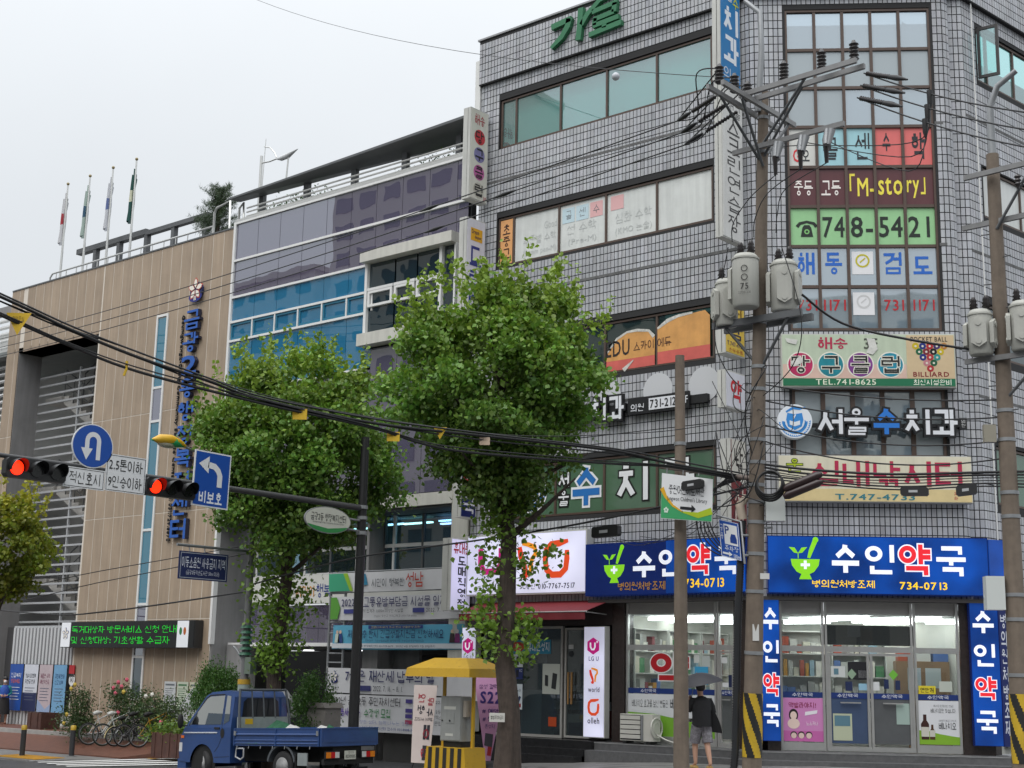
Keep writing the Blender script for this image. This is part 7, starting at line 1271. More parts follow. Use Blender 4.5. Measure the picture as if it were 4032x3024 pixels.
t, f_ = banner('top white banner with green corner and red brush lettering', -30.0,-25.5,4.03,4.56,-.05, clw, [('시민이 행복한',-28.25,-27.0,4.14,4.36,'#22303a',.008),('성남',-26.95,-26.3,4.1,4.5,'#b5361f',.02)]); obj('green_corner', B().poly(f_,[(-29.95,4.05),(-29.1,4.05),(-29.4,4.54),(-29.98,4.54)],.002), mat('banner green',(.04,.33,.18),.7), t); obj('lime_edge', B().poly(f_,[(-29.1,4.05),(-28.98,4.05),(-29.22,4.54),(-29.4,4.54)],.0025), paint('#8fb52a'), t); obj('tree_mark', B().poly(f_,[(-28.7,4.2),(-28.4,4.2),(-28.5,4.5),(-28.58,4.52)],.002), paint('#2f7fa0'), t)
t, f_ = banner('white banner announcing the traffic charge survey, second from top', -29.85,-24.82,3.26,3.9,-.06, clw, [('2022년 교통유발부담금 시설물 일제조사',-29.4,-24.95,3.6,3.86,'#2a2a5c',.015),('연면적 합계가 1,000m² 이상인 시설물',-28.75,-27.0,3.44,3.54,'#33363c',.004),('2022. 7. 4 ~ 7. 29',-26.15,-25.0,3.44,3.54,'#33363c',.004),('성남시 중원구 경제교통과 (031-729-6431)',-28.1,-26.5,3.31,3.38,'#4a4d55',.002)]); obj('green_edge', B().poly(f_,[(-29.84,3.28),(-29.55,3.28),(-29.45,3.6),(-29.6,3.88),(-29.84,3.88)],.002), paint('#5a9a3a'), t); [obj('label_patch', B().quad(f_,*q,3.43,3.55,.001), paint('#3a3f86'), t) for q in ((-29.3,-28.85),(-26.65,-26.22))]
t, f_ = banner('light blue banner about emergency living support with cartoon figures', -29.74,-24.8,2.47,3.12,-.06, clb, [('저소득층 한시 긴급생활지원금 신청하세요',-29.1,-25.5,2.76,2.98,'#142a5c',.015),('※ 지원대상 : 기초생활수급자, 법정차상위, 한부모(아동양육비수급)',-28.4,-26.2,2.65,2.72,'#1f3a66',.002)]); obj('white_strip', B().quad(f_,-29.72,-24.82,2.49,2.62,.001), paint('#cfd4da'), t); obj('navy_patch', B().quad(f_,-28.3,-26.25,3.01,3.1,.001), paint('#1d3a7c'), t); letters(t, f_, [('코로나19 위기 가구 한시 생활안정 지원',-28.2,-26.35,3.025,3.08,'#d8d28a',.002,False,.004),('금광2동 행정복지센터 031-729-6670   2022년 6월 27일부터 7월 29일까지',-28.8,-25.8,2.52,2.58,'#3a3f5c',.002,False,.004)])
for (x, c1, c2) in ((-29.4,'#23407c','#d8b8a0'),(-29.52,'#c9d2c4','#d8b8a0'),(-25.2,'#3a2a2e','#d8b8a0'),(-25.02,'#7a2a6a','#c9c4c4')): obj('figure_print', B().poly(f_,[(x-.1,2.64),(x+.1,2.64),(x+.07,2.88),(x-.07,2.88)],.003), paint(c1), t); obj('figure_print', B().disc(f_,x,2.93,.05,.004,12), paint(c2), t)
t, f_ = banner('big white property tax banner with navy heading', -29.86,-24.9,1.3,1.96,-.08, clw, [('7월은 재산세 납부의 달',-29.1,-25.75,1.6,1.9,'#23265c',.018),('2022. 7. 16. ~ 8. 1.',-28.0,-26.9,1.36,1.5,'#33363c',.006)]); obj('label_patch', B().quad(f_,-28.7,-28.1,1.36,1.5,.001), paint('#34386e'), t); flower(t, f_, -29.55,1.72,.17,.004,True); letters(t, f_, [('성남시',-29.7,-29.4,1.36,1.48,'#3a3f4a',.006)])
t, f_ = banner('lowest white banner recruiting for evening classes, green and violet lettering', -29.75,-24.95,.32,1.26,-.1, clw, [('2022년 금광2동 주민자치센터',-29.65,-26.95,.98,1.2,'#26262e',.012),('틈새문화',-29.25,-28.45,.68,.9,'#5a3a9a',.02),('수강생 모집',-28.3,-27.3,.68,.9,'#1f7a3a',.02),('공정한 삶터, 함께 나누는 강좌',-28.6,-26.6,.5,.6,'#8a90b8',.004),('금광2동주민자치센터 접수처 031-8008-5097',-28.5,-26.3,.36,.44,'#2a3f86',.008)]); obj('green_corner', B().quad(f_,-29.73,-29.45,.36,.9,.001), paint('#8fc0a8'), t); obj('label_patch', B().quad(f_,-26.75,-26.5,1.08,1.18,.001).quad(f_,-26.75,-26.5,.84,.94,.001).quad(f_,-26.75,-26.5,.7,.8,.001), paint('#4a3f86'), t); obj('label_patch', B().quad(f_,-26.75,-26.5,.55,.65,.001), paint('#a33a5a'), t); flower(t, f_, -29.58,.62,.14,.004,True)
letters(t, f_, [('접수기간 2022.7.4~',-26.45,-25.2,1.08,1.18,'#33363c',.004),('수강대상 금광2동 주민',-26.45,-25.2,.84,.94,'#33363c',.004),('모집인원 선착순',-26.45,-25.4,.7,.8,'#33363c',.004),('접수방법 방문접수',-26.45,-25.3,.55,.65,'#33363c',.004)])
obj('paper_notice', B().box(Fr((0,-.3,0),(1,0,0),(0,0,1)),-24.75,-23.9,1.2,1.92,0,.01), clw, label='white printed sheet hanging behind the cabinet canopy', cat='notice')
t = empty('stone_bin', (-27.5,-2.5,-.4), 'stone clad litter bin behind the truck', 'bin'); obj('body', B().wbox(-27.85,-27.2,-2.55,-2.0,-.45,.95), mat('stone',(.26,.24,.22),.7,var=.15,vscale=6), t); obj('lid', B().prism(Fr((-27.9,-2.6,.95),(1,0,0),(0,0,1)),[(0,0),(.75,0),(.65,.12),(.1,.12)],-.65,0), MATS['stone'], t)
# bollards
for k, (x, y) in enumerate(((-37.05,-4.88),(-36.0,-3.98))):
    z0 = -.66+.03*(y+6)*.6+.004*(x+36); t = empty('bollard', (x,y,z0), ('dark grey bollard beside the yellow guide blocks, nearer the left edge','dark grey bollard in front of the bicycles')[k], 'bollard'); obj('post', B().tube([(x,y,z0),(x,y,z0+.72)],.075,14), mat('bollard grey',(.035,.037,.042),.4), t); obj('reflector', B().tube([(x,y,z0+.72),(x,y,z0+.83),(x,y,z0+.85)],[.078,.078,.05],14), mat('bollard yellow',(.5,.33,.03),.4), t); obj('flange', B().tube([(x,y,z0),(x,y,z0+.02)],.14,14), gal, t)
# air conditioner
t = empty('air_conditioner', (-19.1,-.55,.39), 'white outdoor air conditioner on the granite step', 'air conditioner'); acm = mat('cream enamel',(.56,.55,.50),.45,var=.05); obj('body', B().wbox(-19.62,-18.72,-.42,-.12,.45,1.04), acm, t); AF = Fr((0,-.42,0),(1,0,0),(0,0,1))
for k in range(5): obj('louvre', B().box(AF,-19.6,-19.05,.5+k*.105,.585+k*.105,.0,.03), acm, t)
obj('louvre_gap', B().quad(AF,-19.61,-19.04,.47,1.02,.003), blk, t); obj('fan_guard', B().torus((-18.72,-.27,.74),(1,0,0),.22,.022,24,6).torus((-18.72,-.27,.74),(1,0,0),.12,.01,20,5), acm, t); obj('grille_strip', B().box(AF,-19.03,-18.98,.47,1.02,0,.03), gal, t)
for x in (-19.5,-18.85): obj('foot', B().wbox(x-.05,x+.05,-.42,-.12,.39,.45), blk, t)
obj('hose', B().tube([(-18.7,-.3,.6),(-18.5,-.25,.5),(-18.35,-.2,.45),(-18.3,-.1,.42)],.02,6), acm, t)

# ================================================================ blue flatbed truck
T = Fr((-22.96,-6.51,-.47),(-1,0,-.038),(-.038,0,1),(0,1,0))
tb_ = mat('blue truck paint',(.026,.066,.20),.28,var=.12,vscale=3,coat=.5,dirt=.3); tg_ = mat('grey headboard',(.25,.28,.28),.5,var=.12,vscale=5,dirt=.2); cha = mat('dark chassis',(.012,.012,.012),.7); tyre = mat('tyre',(.014,.014,.015),.75); rim = mat('steel rim',(.24,.24,.24),.4,var=.2,vscale=10,dirt=.3); cgl = glass('truck glass','#5d6a6c',.06,.01,.25)
tk = empty('flatbed_truck', T.p(2.4,0,.8), 'blue flatbed truck seen from behind with dropped cargo on its bed', 'truck')
def side(w0, s_):
    b = B(); b.box(T,.02,2.83,.76,1.12,w0,w0+.045).box(T,.02,2.83,1.115,1.14,w0-.008,w0+.053)
    for v, r_ in ((.81,.016),(.88,.016),(1.0,.026)): b.tube([T.p(.04,v,w0 if s_ < 0 else w0+.045),T.p(2.81,v,w0 if s_ < 0 else w0+.045)],r_,10)
    for u in (.02,1.4,2.79): b.box(T,u,u+.035,.76,1.12,w0-.02 if s_ < 0 else w0+.046,w0-.001 if s_ < 0 else w0+.065)
    return b
obj('side_board', side(0,-1), tb_, tk); obj('side_board', side(1.62,1), tb_, tk); tgte = obj('tailgate', B().box(T,-.045,.0,.76,1.12,.0,1.665).box(T,-.055,.01,1.115,1.14,-.005,1.67).box(T,-.052,-.045,.84,1.05,.05,1.61), tb_, tk)
obj('bed_floor', B().box(T,.0,2.85,.74,.79,.05,1.62), cha, tk); obj('chassis', B().box(T,.05,4.4,.42,.74,.42,1.25), cha, tk); obj('underrun_bar', B().box(T,-.02,.05,.38,.5,.1,1.55), cha, tk)
obj('headboard', B().box(T,2.80,2.84,.8,1.38,.08,1.58), tg_, tk); gd = mat('grey guard frame',(.08,.09,.10),.5)
obj('guard_frame', B().tube([T.p(2.72,.8,.08),T.p(2.80,1.5,.1),T.p(2.86,2.0,.16)],.028,7).tube([T.p(2.72,.8,1.58),T.p(2.80,1.5,1.56),T.p(2.86,2.0,1.5)],.028,7).tube([T.p(2.86,1.98,.14),T.p(2.86,1.98,1.52)],.028,7), gd, tk)
for w_ in (.5,.83,1.16): obj('guard_bar', B().tube([T.p(2.8,1.36,w_),T.p(2.86,1.98,w_)],.018,6), gd, tk)
obj('warning_sticker', B().box(T,2.795,2.8,1.22,1.34,.28,.5), paint('#c9a31c'), tk)
wv = lambda v: 0 if v < 1.15 else (v-1.15)/.8*.11
arch = [(3.95+.43*math.cos(a), .36+.43*math.sin(a)) for a in np.linspace(.05,PI-.05,14)]
low_ = [(4.5,.38),(4.76,.42),(4.80,.62),(4.75,.95),(4.62,1.15),(2.95,1.15),(2.95,.38)]; lower = arch[::-1] + [(4.4,.38)] + low_; upper = [(2.95,1.15),(4.62,1.15),(4.36,1.42),(3.97,1.86),(3.78,1.94),(3.2,1.97),(3.03,1.94),(2.95,1.82)]
Wd = 1.68; b = B()
for sd_ in (0,1):
    q = lambda u, v: T.p(u, v, wv(v) if sd_ == 0 else Wd-wv(v)); f1_ = [q(*p_) for p_ in lower]; f2_ = [q(*p_) for p_ in upper]
    b.face(f1_[::-1] if sd_ else f1_); b.face(f2_ if sd_ else f2_[::-1])
ol = [(4.4,.38),(4.5,.38),(4.76,.42),(4.80,.62),(4.75,.95),(4.62,1.15),(4.36,1.42),(3.97,1.86),(3.78,1.94),(3.2,1.97),(3.03,1.94),(2.95,1.82),(2.95,1.15),(2.95,.38)]
for p_, q_ in zip(ol[:-1], ol[1:]): b.face([T.p(*p_,wv(p_[1])),T.p(*q_,wv(q_[1])),T.p(*q_,Wd-wv(q_[1])),T.p(*p_,Wd-wv(p_[1]))])
cabb = obj('cab', b, tb_, tk)
UP = lambda pts, o=.006: B().face([T.p(u,v,wv(v)-o) for u, v in pts][::-1]) 
def sidepoly(name, pts, m, par, o=.006):
    b = B(); b.face([T.p(u,v,wv(v)-o) for u, v in pts]); return obj(name, b, m, par)
door = sidepoly('door_window', [(3.30,1.22),(4.44,1.22),(4.30,1.40),(3.94,1.78),(3.82,1.84),(3.30,1.86)], cgl, cabb); sidepoly('quarter_window', [(3.03,1.30),(3.22,1.22),(3.22,1.86),(3.08,1.84)], cgl, cabb)
sidepoly('window_void', [(3.32,1.24),(4.40,1.24),(4.28,1.4),(3.93,1.77),(3.82,1.82),(3.32,1.84)], mat('dim cab interior',(.16,.17,.17),.8,var=.4,vscale=4), cabb, .003); sidepoly('window_void', [(3.05,1.31),(3.2,1.25),(3.2,1.84),(3.1,1.82)], mat('dim cab interior 2',(.05,.055,.06),.8), cabb, .003)
def seam(pts, wd_=.012, m=cha):
    b = B(); Lq = []
    for i in range(len(pts)-1):
        (u0,v0),(u1,v1) = pts[i],pts[i+1]; d = math.hypot(u1-u0,v1-v0); nx,ny = -(v1-v0)/d*wd_/2,(u1-u0)/d*wd_/2
        b.face([T.p(u0+nx,v0+ny,wv(v0)-.004),T.p(u1+nx,v1+ny,wv(v1)-.004),T.p(u1-nx,v1-ny,wv(v1)-.004),T.p(u0-nx,v0-ny,wv(v0)-.004)])
    return b
obj('door_seam', seam([(3.26,1.88),(3.26,1.15),(3.26,.95),(3.36,.75),(3.5,.62)]), cha, cabb); obj('window_trim', seam([(3.30,1.88),(3.82,1.87),(3.96,1.80),(4.46,1.2)],.03), cha, cabb); obj('sill_seam', seam([(2.97,.52),(3.5,.5)],.01), cha, cabb)
obj('chrome_strip', B().box(T,3.42,4.62,1.03,1.055,-.012,-.002), mat('pale strip',(.6,.62,.66),.35), cabb); obj('door_handle', B().box(T,3.34,3.52,1.12,1.16,-.02,-.002), cha, cabb); obj('fuel_cap', B().disc(Fr(T.p(3.24,1.03,-.006),T.U,T.V,T.U.cross(T.V)*-1 if T.U.cross(T.V).y > 0 else T.U.cross(T.V)),0,0,.07,.0,18,.11), cha, cabb); obj('marker_lamp', B().box(T,4.62,4.72,.92,.98,-.014,-.002), mat('orange lens',(.75,.16,.02),.3), cabb)
obj('front_bumper', B().box(T,4.55,4.86,.25,.46,.02,Wd-.02), tb_, cabb); obj('headlamp', B().box(T,4.68,4.79,.62,.82,-.005,.2), mat('headlamp glass',(.6,.6,.6),.15), cabb)
mir = obj('mirror', B().ball(T.p(4.52,1.30,-.2),.05,.08,.17), cha, cabb); obj('mirror_arm', B().tube([T.p(4.5,1.2,-.02),T.p(4.52,1.2,-.2)],.015,6), cha, mir); obj('aerial', B().tube([T.p(4.1,1.8,.15),T.p(3.6,2.12,.15)],.006,4), cha, cabb)
bw_ = obj('rear_window', B().face([T.p(2.945,1.36,.3),T.p(2.945,1.36,1.4),T.p(2.945,1.72,1.36),T.p(2.945,1.80,1.25),T.p(2.945,1.80,.45),T.p(2.945,1.72,.34)]) or (lambda q: (q.face([T.p(2.942,1.36,.3),T.p(2.942,1.72,.34),T.p(2.942,1.80,.45),T.p(2.942,1.80,1.25),T.p(2.942,1.72,1.36),T.p(2.942,1.36,1.4)]), q)[1])(B()), mat('rear pane',(.02,.022,.026),.1), cabb)
obj('wheel_arch', (lambda q: (q.face([T.p(u,v,.05) for u, v in arch]+[T.p(3.52,.2,.05),T.p(4.38,.2,.05)]), q)[1])(B()), cha, cabb)
def wheel(u, w_, steer=0, par=tk):
    c = T.p(u,.33,w_); ax = T.W*math.cos(steer)+T.U*math.sin(steer); ax = ax if ax.y < 0 else -ax; t0 = obj('wheel', B().lathe(c-ax*.09,[(0,.22),(.005,.30),(.03,.325),(.15,.325),(.175,.30),(.18,.22)],28,ax), tyre, par); obj('rim', B().lathe(c+ax*.07,[(0,.2),(.02,.2),(.021,.18),(-.03,.16),(-.035,.1),(.0,.085),(.03,.06),(.031,.0)],22,ax), rim, t0)
wheel(3.95,.14,-.42); wheel(3.95,1.54,-.42); wheel(1.25,.14); wheel(1.25,1.5)
fnd = [(1.25+.42*math.cos(a),.36+.40*math.sin(a)) for a in np.linspace(.15,PI-.15,14)]; obj('rear_fender', (lambda q: ([q.face([T.p(*a_,.02),T.p(*c_,.02),T.p(*c_,.32),T.p(*a_,.32)]) for a_, c_ in zip(fnd[:-1],fnd[1:])], [q.face([T.p(*a_,.015),T.p(*c_,.015),T.p(c_[0]+(c_[0]-1.25)*.1,c_[1]+.04,.015),T.p(a_[0]+(a_[0]-1.25)*.1,a_[1]+.04,.015)]) for a_, c_ in zip(fnd[:-1],fnd[1:])], q)[2])(B()), gd, tk)
obj('mud_flap', B().box(T,.78,.80,.15,.6,.02,.34), cha, tk); obj('storage_plate', B().box(T,.42,.72,.36,.62,.02,.05), tg_, tk); obj('tank_frame', B().tube([T.p(2.5,.7,.02),T.p(2.75,.7,.02),T.p(2.78,.52,.02),T.p(2.6,.46,.02),T.p(2.5,.52,.02),T.p(2.5,.7,.02)],.02,6), mat('alloy',(.45,.46,.47),.35), tk)
for k in range(7): obj('hook', B().tube([T.p(.3+.4*k,.76,-.01),T.p(.3+.4*k,.70,-.02)],.012,5), gal, tk)
RF = Fr(T.p(-.03,0,0),(0,1,0),T.V,(1,0,0))
for w0 in (.1,1.16):
    lr = obj('tail_lamp', B().box(RF,w0,w0+.4,.5,.66,0,.04), cha, tk); a_, c_, d_ = (w0+.02,w0+.15,w0+.27) if w0 < 1 else (w0+.25,w0+.12,w0+.0); obj('amber_lens', B().box(RF,a_,a_+.13,.52,.64,.04,.05), mat('amber lens',(.75,.22,.01),.2), lr); obj('red_lens', B().box(RF,c_,c_+.12,.52,.64,.04,.05), mat('red lens',(.5,.01,.012),.2), lr); obj('clear_lens', B().box(RF,d_,d_+.12,.52,.64,.04,.05), mat('clear lens',(.6,.6,.58),.2), lr)
pl = obj('number_plate', B().box(RF,.68,1.0,.48,.66,0,.02), paint('#c9cbbf'), tk); letters(pl, RF, [('경기',.76,.92,.6,.645,'#2a2d26',.006,False,.024),('82여9305',.7,.98,.5,.59,'#2a2d26',.008,False,.024)])
[obj('latch', B().box(T,u,u+.06,.98,1.08,-.035,-.01), gal, tk) for u in (.03,2.74)]; obj('release_lever', B().box(RF,1.64,1.68,.55,.78,0,.05), cha, tk)
net = leafmat('unused',(.1,.1,.1)) if 0 else mat('green netting',(.02,.10,.05),.8,var=.3,vscale=12)
def heap(name, lab, cat, u0, u1, w0, w1, v, hgt, m, n=14):
    b = B(); V = []
    for j in range(7):
        for i in range(n+1): s_, d = i/n, j/6; V.append(T.p(u0+(u1-u0)*s_, v+hgt*max(0,math.sin(PI*min(1,max(0,s_))))*math.sin(PI*d)*(.6+.4*math.sin(i*2.1+j*1.3))+.01, w0+(w1-w0)*d))
    b.mesh_in(V,[(j*(n+1)+i,j*(n+1)+i+1,(j+1)*(n+1)+i+1,(j+1)*(n+1)+i) for j in range(6) for i in range(n)],True); obj(name, b, m, label=lab, cat=cat)
heap('netting','crumpled green netting lying on the truck bed beside the headboard','net',1.6,2.75,-.02,1.5,.80,.52,net); heap('plastic_sheet','white plastic sheeting in the middle of the truck bed','sheet',1.3,2.2,.2,1.3,.82,.40,mat('white sheeting',(.6,.6,.58),.4)); heap('plastic_sheet','white plastic sheeting near the tailgate','sheet',.4,1.2,.2,1.4,.82,.38,mat('white sheeting',(.6,.6,.58),.4)); heap('netting','scrap of green netting hung over the tailgate','net',.1,.6,.3,.9,.80,.42,net)
bn = B().box(T,.06,1.0,1.141,1.16,-.005,.05)
# white van parked under the civic centre
def parked(lab, O, U, col, L_=4.4, Wc=1.75, H=1.75, name='parked_van'):
    f_ = Fr(O,U,(0,0,1)); t = empty(name, f_.p(L_/2,0,-Wc/2), lab, 'van'); pm = mat('car paint '+col,col,.25,coat=.5); prof = [(0,.35),(0,1.0),(.12,1.5),(.35,H),(2.9,H),(3.4,1.1),(4.2,.95),(L_,.6),(L_,.3)]
    b = B(); A_ = [f_.p(u,v,0 if v < 1.05 else -.12*(v-1.05)/.7) for u, v in prof]; C_ = [f_.p(u,v,-Wc if v < 1.05 else -Wc+.12*(v-1.05)/.7) for u, v in prof]; b.face(A_); b.face(C_[::-1])
    for i in range(len(prof)-1): b.face([A_[i],A_[i+1],C_[i+1],C_[i]][::-1])
    bd = obj('body', b, pm, t); gl_ = mat('car window',(.015,.018,.02),.08)
    for q in ([(.3,1.08),(.38,1.58),(1.2,1.6),(1.2,1.08)],[(1.28,1.08),(1.28,1.6),(2.1,1.6),(2.1,1.08)],[(2.18,1.08),(2.18,1.6),(2.8,1.6),(3.2,1.08)]): obj('window', (lambda k: (k.face([f_.p(u,v,.012-.12*(v-1.05)/.7) for u, v in q]), k)[1])(B()), gl_, bd)
    obj('rear_window', (lambda k: (k.face([f_.p(-.005+.02,1.1,-.2),f_.p(.1,1.5,-.25),f_.p(.1,1.5,-Wc+.25),f_.p(.015,1.1,-Wc+.2)]), k)[1])(B()), gl_, bd); obj('windscreen', (lambda k: (k.face([f_.p(2.93,1.69,-.2),f_.p(3.38,1.14,-.14),f_.p(3.38,1.14,-Wc+.14),f_.p(2.93,1.69,-Wc+.2)]), k)[1])(B()), gl_, bd)
    for u in (.8,3.5):
        for w_ in (-.08,-Wc+.08): obj('wheel', B().lathe(f_.p(u,.31,w_)-f_.W*.1,[(0,.2),(.01,.3),(.18,.3),(.19,.2)],20,f_.W), tyre, t)
parked('white van parked in the dark bay under the civic centre', (-32.6,1.3,-.45), (-1,0,0), '#b9bbbd'); parked('dark car parked beside the white van under the civic centre', (-28.4,3.0,-.45), (-.9,-.1,0), '#1a1c1f', 4.3,1.7,1.45,'parked_car')
# ================================================================ people
def body(name, J, E_, mats, paint_fn, parent, lv=2):
    me = bpy.data.meshes.new(name); me.from_pydata([j[0] for j in J],[],E_); o = bpy.data.objects.new(name, me); COL.objects.link(o); o.modifiers.new('s','SKIN'); 
    for v_, j in zip(me.skin_vertices[0].data if me.skin_vertices else [], J): v_.radius = (j[1], j[2] if len(j) > 2 else j[1])
    if me.skin_vertices: me.skin_vertices[0].data[0].use_root = True
    sb = o.modifiers.new('d','SUBSURF'); sb.levels = lv; sb.render_levels = lv; dg = bpy.context.evaluated_depsgraph_get(); m2 = bpy.data.meshes.new_from_object(o.evaluated_get(dg)); bpy.data.objects.remove(o); bpy.data.meshes.remove(me); m2.materials.clear()
    for m in mats: m2.materials.append(m)
    for p_ in m2.polygons: p_.use_smooth = True; p_.material_index = paint_fn(p_.center)
    m2.name = name; o = bpy.data.objects.new(name, m2); COL.objects.link(o); o.parent = parent; LOC[o.name] = LOC[parent.name]; return o
skin = mat('skin',(.52,.30,.21),.55); blkc = mat('black cloth',(.012,.012,.014),.85,var=.3,vscale=20); hair = mat('black hair',(.012,.010,.010),.5); shortm = mat('grey patterned shorts',(.20,.19,.21),.8,var=.75,vscale=16)
def hand(parent, c, d, side_, m=skin):
    c = Vector(c); d = Vector(d).normalized(); s_ = Vector(side_).normalized(); n = d.cross(s_); b = B(); b.ball(c+d*.04,.032,.032,.045,8,6)
    for k in range(4): p0 = c+d*.075+s_*(.024-.016*k); l = (.06,.07,.068,.052)[k]; b.tube([p0,p0+d*l*.5+n*.006,p0+d*l*.85+n*.024],[.009,.008,.006],6)
    b.tube([c+d*.02+s_*.03,c+d*.05+s_*.052,c+d*.075+s_*.055+n*.012],[.011,.009,.007],6); return obj('hand', b, m, parent)
# walker under an umbrella
px_, py_, pz_ = -16.12, -2.45, gz(-16.1); pr = empty('person', (px_,py_,pz_), 'person in black top and patterned shorts walking with a dark umbrella', 'person'); fw = Vector((-.86,.5,0)).normalized(); rt = Vector((fw.y,-fw.x,0))
Q = lambda f, r, z: tuple(fw*f+rt*r+Vector((0,0,z)))
J = [(Q(0,0,.86),.135,.11),(Q(0,0,1.05),.13,.105),(Q(.02,0,1.26),.155,.11),(Q(.03,0,1.37),.10,.08),(Q(.05,0,1.44),.052,.052),(Q(.07,0,1.53),.07,.082),(Q(.08,0,1.62),.072,.085),
     (Q(.02,.17,1.33),.065),(Q(.0,.24,1.1),.052),(Q(.12,.2,.92),.042),(Q(.02,-.17,1.33),.065),(Q(.14,-.22,1.12),.05),(Q(.24,-.14,1.28),.04),
     (Q(.02,.085,.78),.095),(Q(-.06,.09,.47),.065),(Q(-.12,.09,.30),.058),(Q(-.20,.09,.09),.036),(Q(-.10,.10,.03),.036),(Q(.02,-.085,.78),.095),(Q(.12,-.09,.47),.065),(Q(.12,-.09,.30),.058),(Q(.10,-.09,.09),.036),(Q(.22,-.09,.03),.036)]
E_ = [(0,1),(1,2),(2,3),(3,4),(4,5),(5,6),(2,7),(7,8),(8,9),(2,10),(10,11),(11,12),(0,13),(13,14),(14,15),(15,16),(16,17),(0,18),(18,19),(19,20),(20,21),(21,22)]
body('body', J, E_, [skin,blkc,shortm], lambda c: 1 if .84 < c.z < 1.42 and not (c.z < 1.02 and abs(c.dot(rt)) > .2) else (2 if .50 < c.z <= .84 else 0), pr)
W_ = lambda f, r, z: Vector((px_,py_,pz_))+Vector(Q(f,r,z))
obj('hair', B().ball(W_(.045,0,1.60),.098,.098,.10,14,10), hair, pr); obj('top', B().tube([W_(0,0,.83),W_(-.01,0,1.0),W_(0,0,1.2),W_(.01,0,1.33),W_(.02,0,1.40)],[.20,.195,.20,.185,.09],14), blkc, pr); obj('shorts_leg', B().tube([W_(.01,.085,.84),W_(-.03,.095,.66),W_(-.06,.10,.50)],[.125,.115,.11],12), shortm, pr); obj('shorts_leg', B().tube([W_(.01,-.085,.84),W_(.08,-.095,.66),W_(.12,-.1,.50)],[.125,.115,.11],12), shortm, pr); obj('sleeve', B().tube([W_(.02,.16,1.35),W_(.01,.23,1.2),W_(.0,.25,1.08)],[.08,.08,.078],10), blkc, pr); obj('sleeve', B().tube([W_(.02,-.16,1.35),W_(.1,-.22,1.2),W_(.14,-.23,1.12)],[.08,.075,.07],10), blkc, pr)
hand(pr, W_(.12,.2,.90), (.1,.0,-1), rt); hand(pr, W_(.24,-.14,1.30), (0,0,1), -rt); obj('ear', B().ball(W_(.05,.085,1.56),.015,.02,.028,8,6), skin, pr); obj('nose', B().ball(W_(.155,0,1.555),.016,.016,.02,8,6), skin, pr)
for s_ in (1,-1): obj('sandal', B().tube([W_(-.24 if s_ > 0 else .05,.09*s_,.012),W_(-.06 if s_ > 0 else .28,.095*s_,.012)],.042,8), mat('tan sandal',(.45,.30,.10),.6), pr)
t = empty('jacket', tuple(W_(.05,.27,.8)), 'loose black jacket hanging over the walker\'s arm', 'jacket'); b = B(); V = []
for j in range(9):
    for i in range(11): s_, d = i/10, j/8; V.append(W_(.16-.34*s_,.22+.09*math.sin(s_*6+d*2)+.06*d*s_,1.14-.40*d-.05*d*s_))
b.mesh_in(V,[(j*11+i,j*11+i+1,(j+1)*11+i+1,(j+1)*11+i) for j in range(8) for i in range(10)],True); obj('cloth', b, blkc, t)
t = empty('umbrella', tuple(W_(.24,-.14,1.28)), 'dark grey open umbrella held over the walker', 'umbrella'); um = mat('dark grey umbrella',(.035,.035,.042),.6); tilt = (rt*-.2+fw*.05+Vector((0,0,1))).normalized(); c0 = W_(.1,.0,1.62); ex = tilt.orthogonal().normalized(); ey = tilt.cross(ex); V = []; nS = 16
for j in range(6):
    for i in range(nS): a = 2*PI*i/nS; rr = .52*j/5*(1-.05*(i%2)); V.append(c0+tilt*(.26-.24*(j/5)**2)+ex*rr*math.cos(a)+ey*rr*math.sin(a))
b = B(); b.mesh_in(V,[(j*nS+i,j*nS+(i+1)%nS,(j+1)*nS+(i+1)%nS,(j+1)*nS+i) for j in range(5) for i in range(nS)],True); obj('canopy', b, um, t); obj('shaft', B().tube([W_(.24,-.14,1.22),c0+tilt*.28],.008,6), gal, t); obj('handle', B().tube([W_(.24,-.14,1.36),W_(.24,-.14,1.2)],.016,8), blk, t)
for i in range(8): a = 2*PI*i/8; obj('rib', B().tube([c0+tilt*.25,c0+tilt*.015+ex*.5*math.cos(a)+ey*.5*math.sin(a)],.004,4), gal, t)
# attendant by the poster banners
px_, py_, pz_ = -45.9, -.35, -.134; pr = empty('person', (px_,py_,pz_), 'person in blue vest, long dark apron and white mask standing by the posters', 'person'); fw = Vector((.8,-.6,0)).normalized(); rt = Vector((fw.y,-fw.x,0))
J = [(Q(0,0,.84),.14,.11),(Q(0,0,1.02),.13,.10),(Q(0,0,1.2),.15,.105),(Q(0,0,1.30),.09,.075),(Q(.02,0,1.36),.05),(Q(.04,0,1.45),.07,.082),(Q(.05,0,1.53),.07,.082),(Q(0,.16,1.25),.06),(Q(-.02,.22,1.04),.048),(Q(.14,.08,.95),.038),(Q(0,-.16,1.25),.06),(Q(-.02,-.22,1.04),.048),(Q(.14,-.06,.95),.038),(Q(0,.09,.75),.09),(Q(.02,.1,.45),.06),(Q(-.01,.1,.28),.052),(Q(0,.1,.08),.036),(Q(.12,.11,.03),.036),(Q(0,-.09,.75),.09),(Q(.02,-.1,.45),.06),(Q(-.01,-.1,.28),.052),(Q(0,-.1,.08),.036),(Q(.12,-.11,.03),.036)]
body('body', J, E_, [skin,mat('teal shirt',(.02,.22,.24),.8),mat('dark apron',(.018,.017,.018),.85)], lambda c: 1 if c.z > .9 and c.z < 1.32 and not (c.z < 1.04 and abs(c.dot(rt)) < .12 and c.dot(fw) > .1) else (2 if .4 < c.z <= .9 else 0), pr)
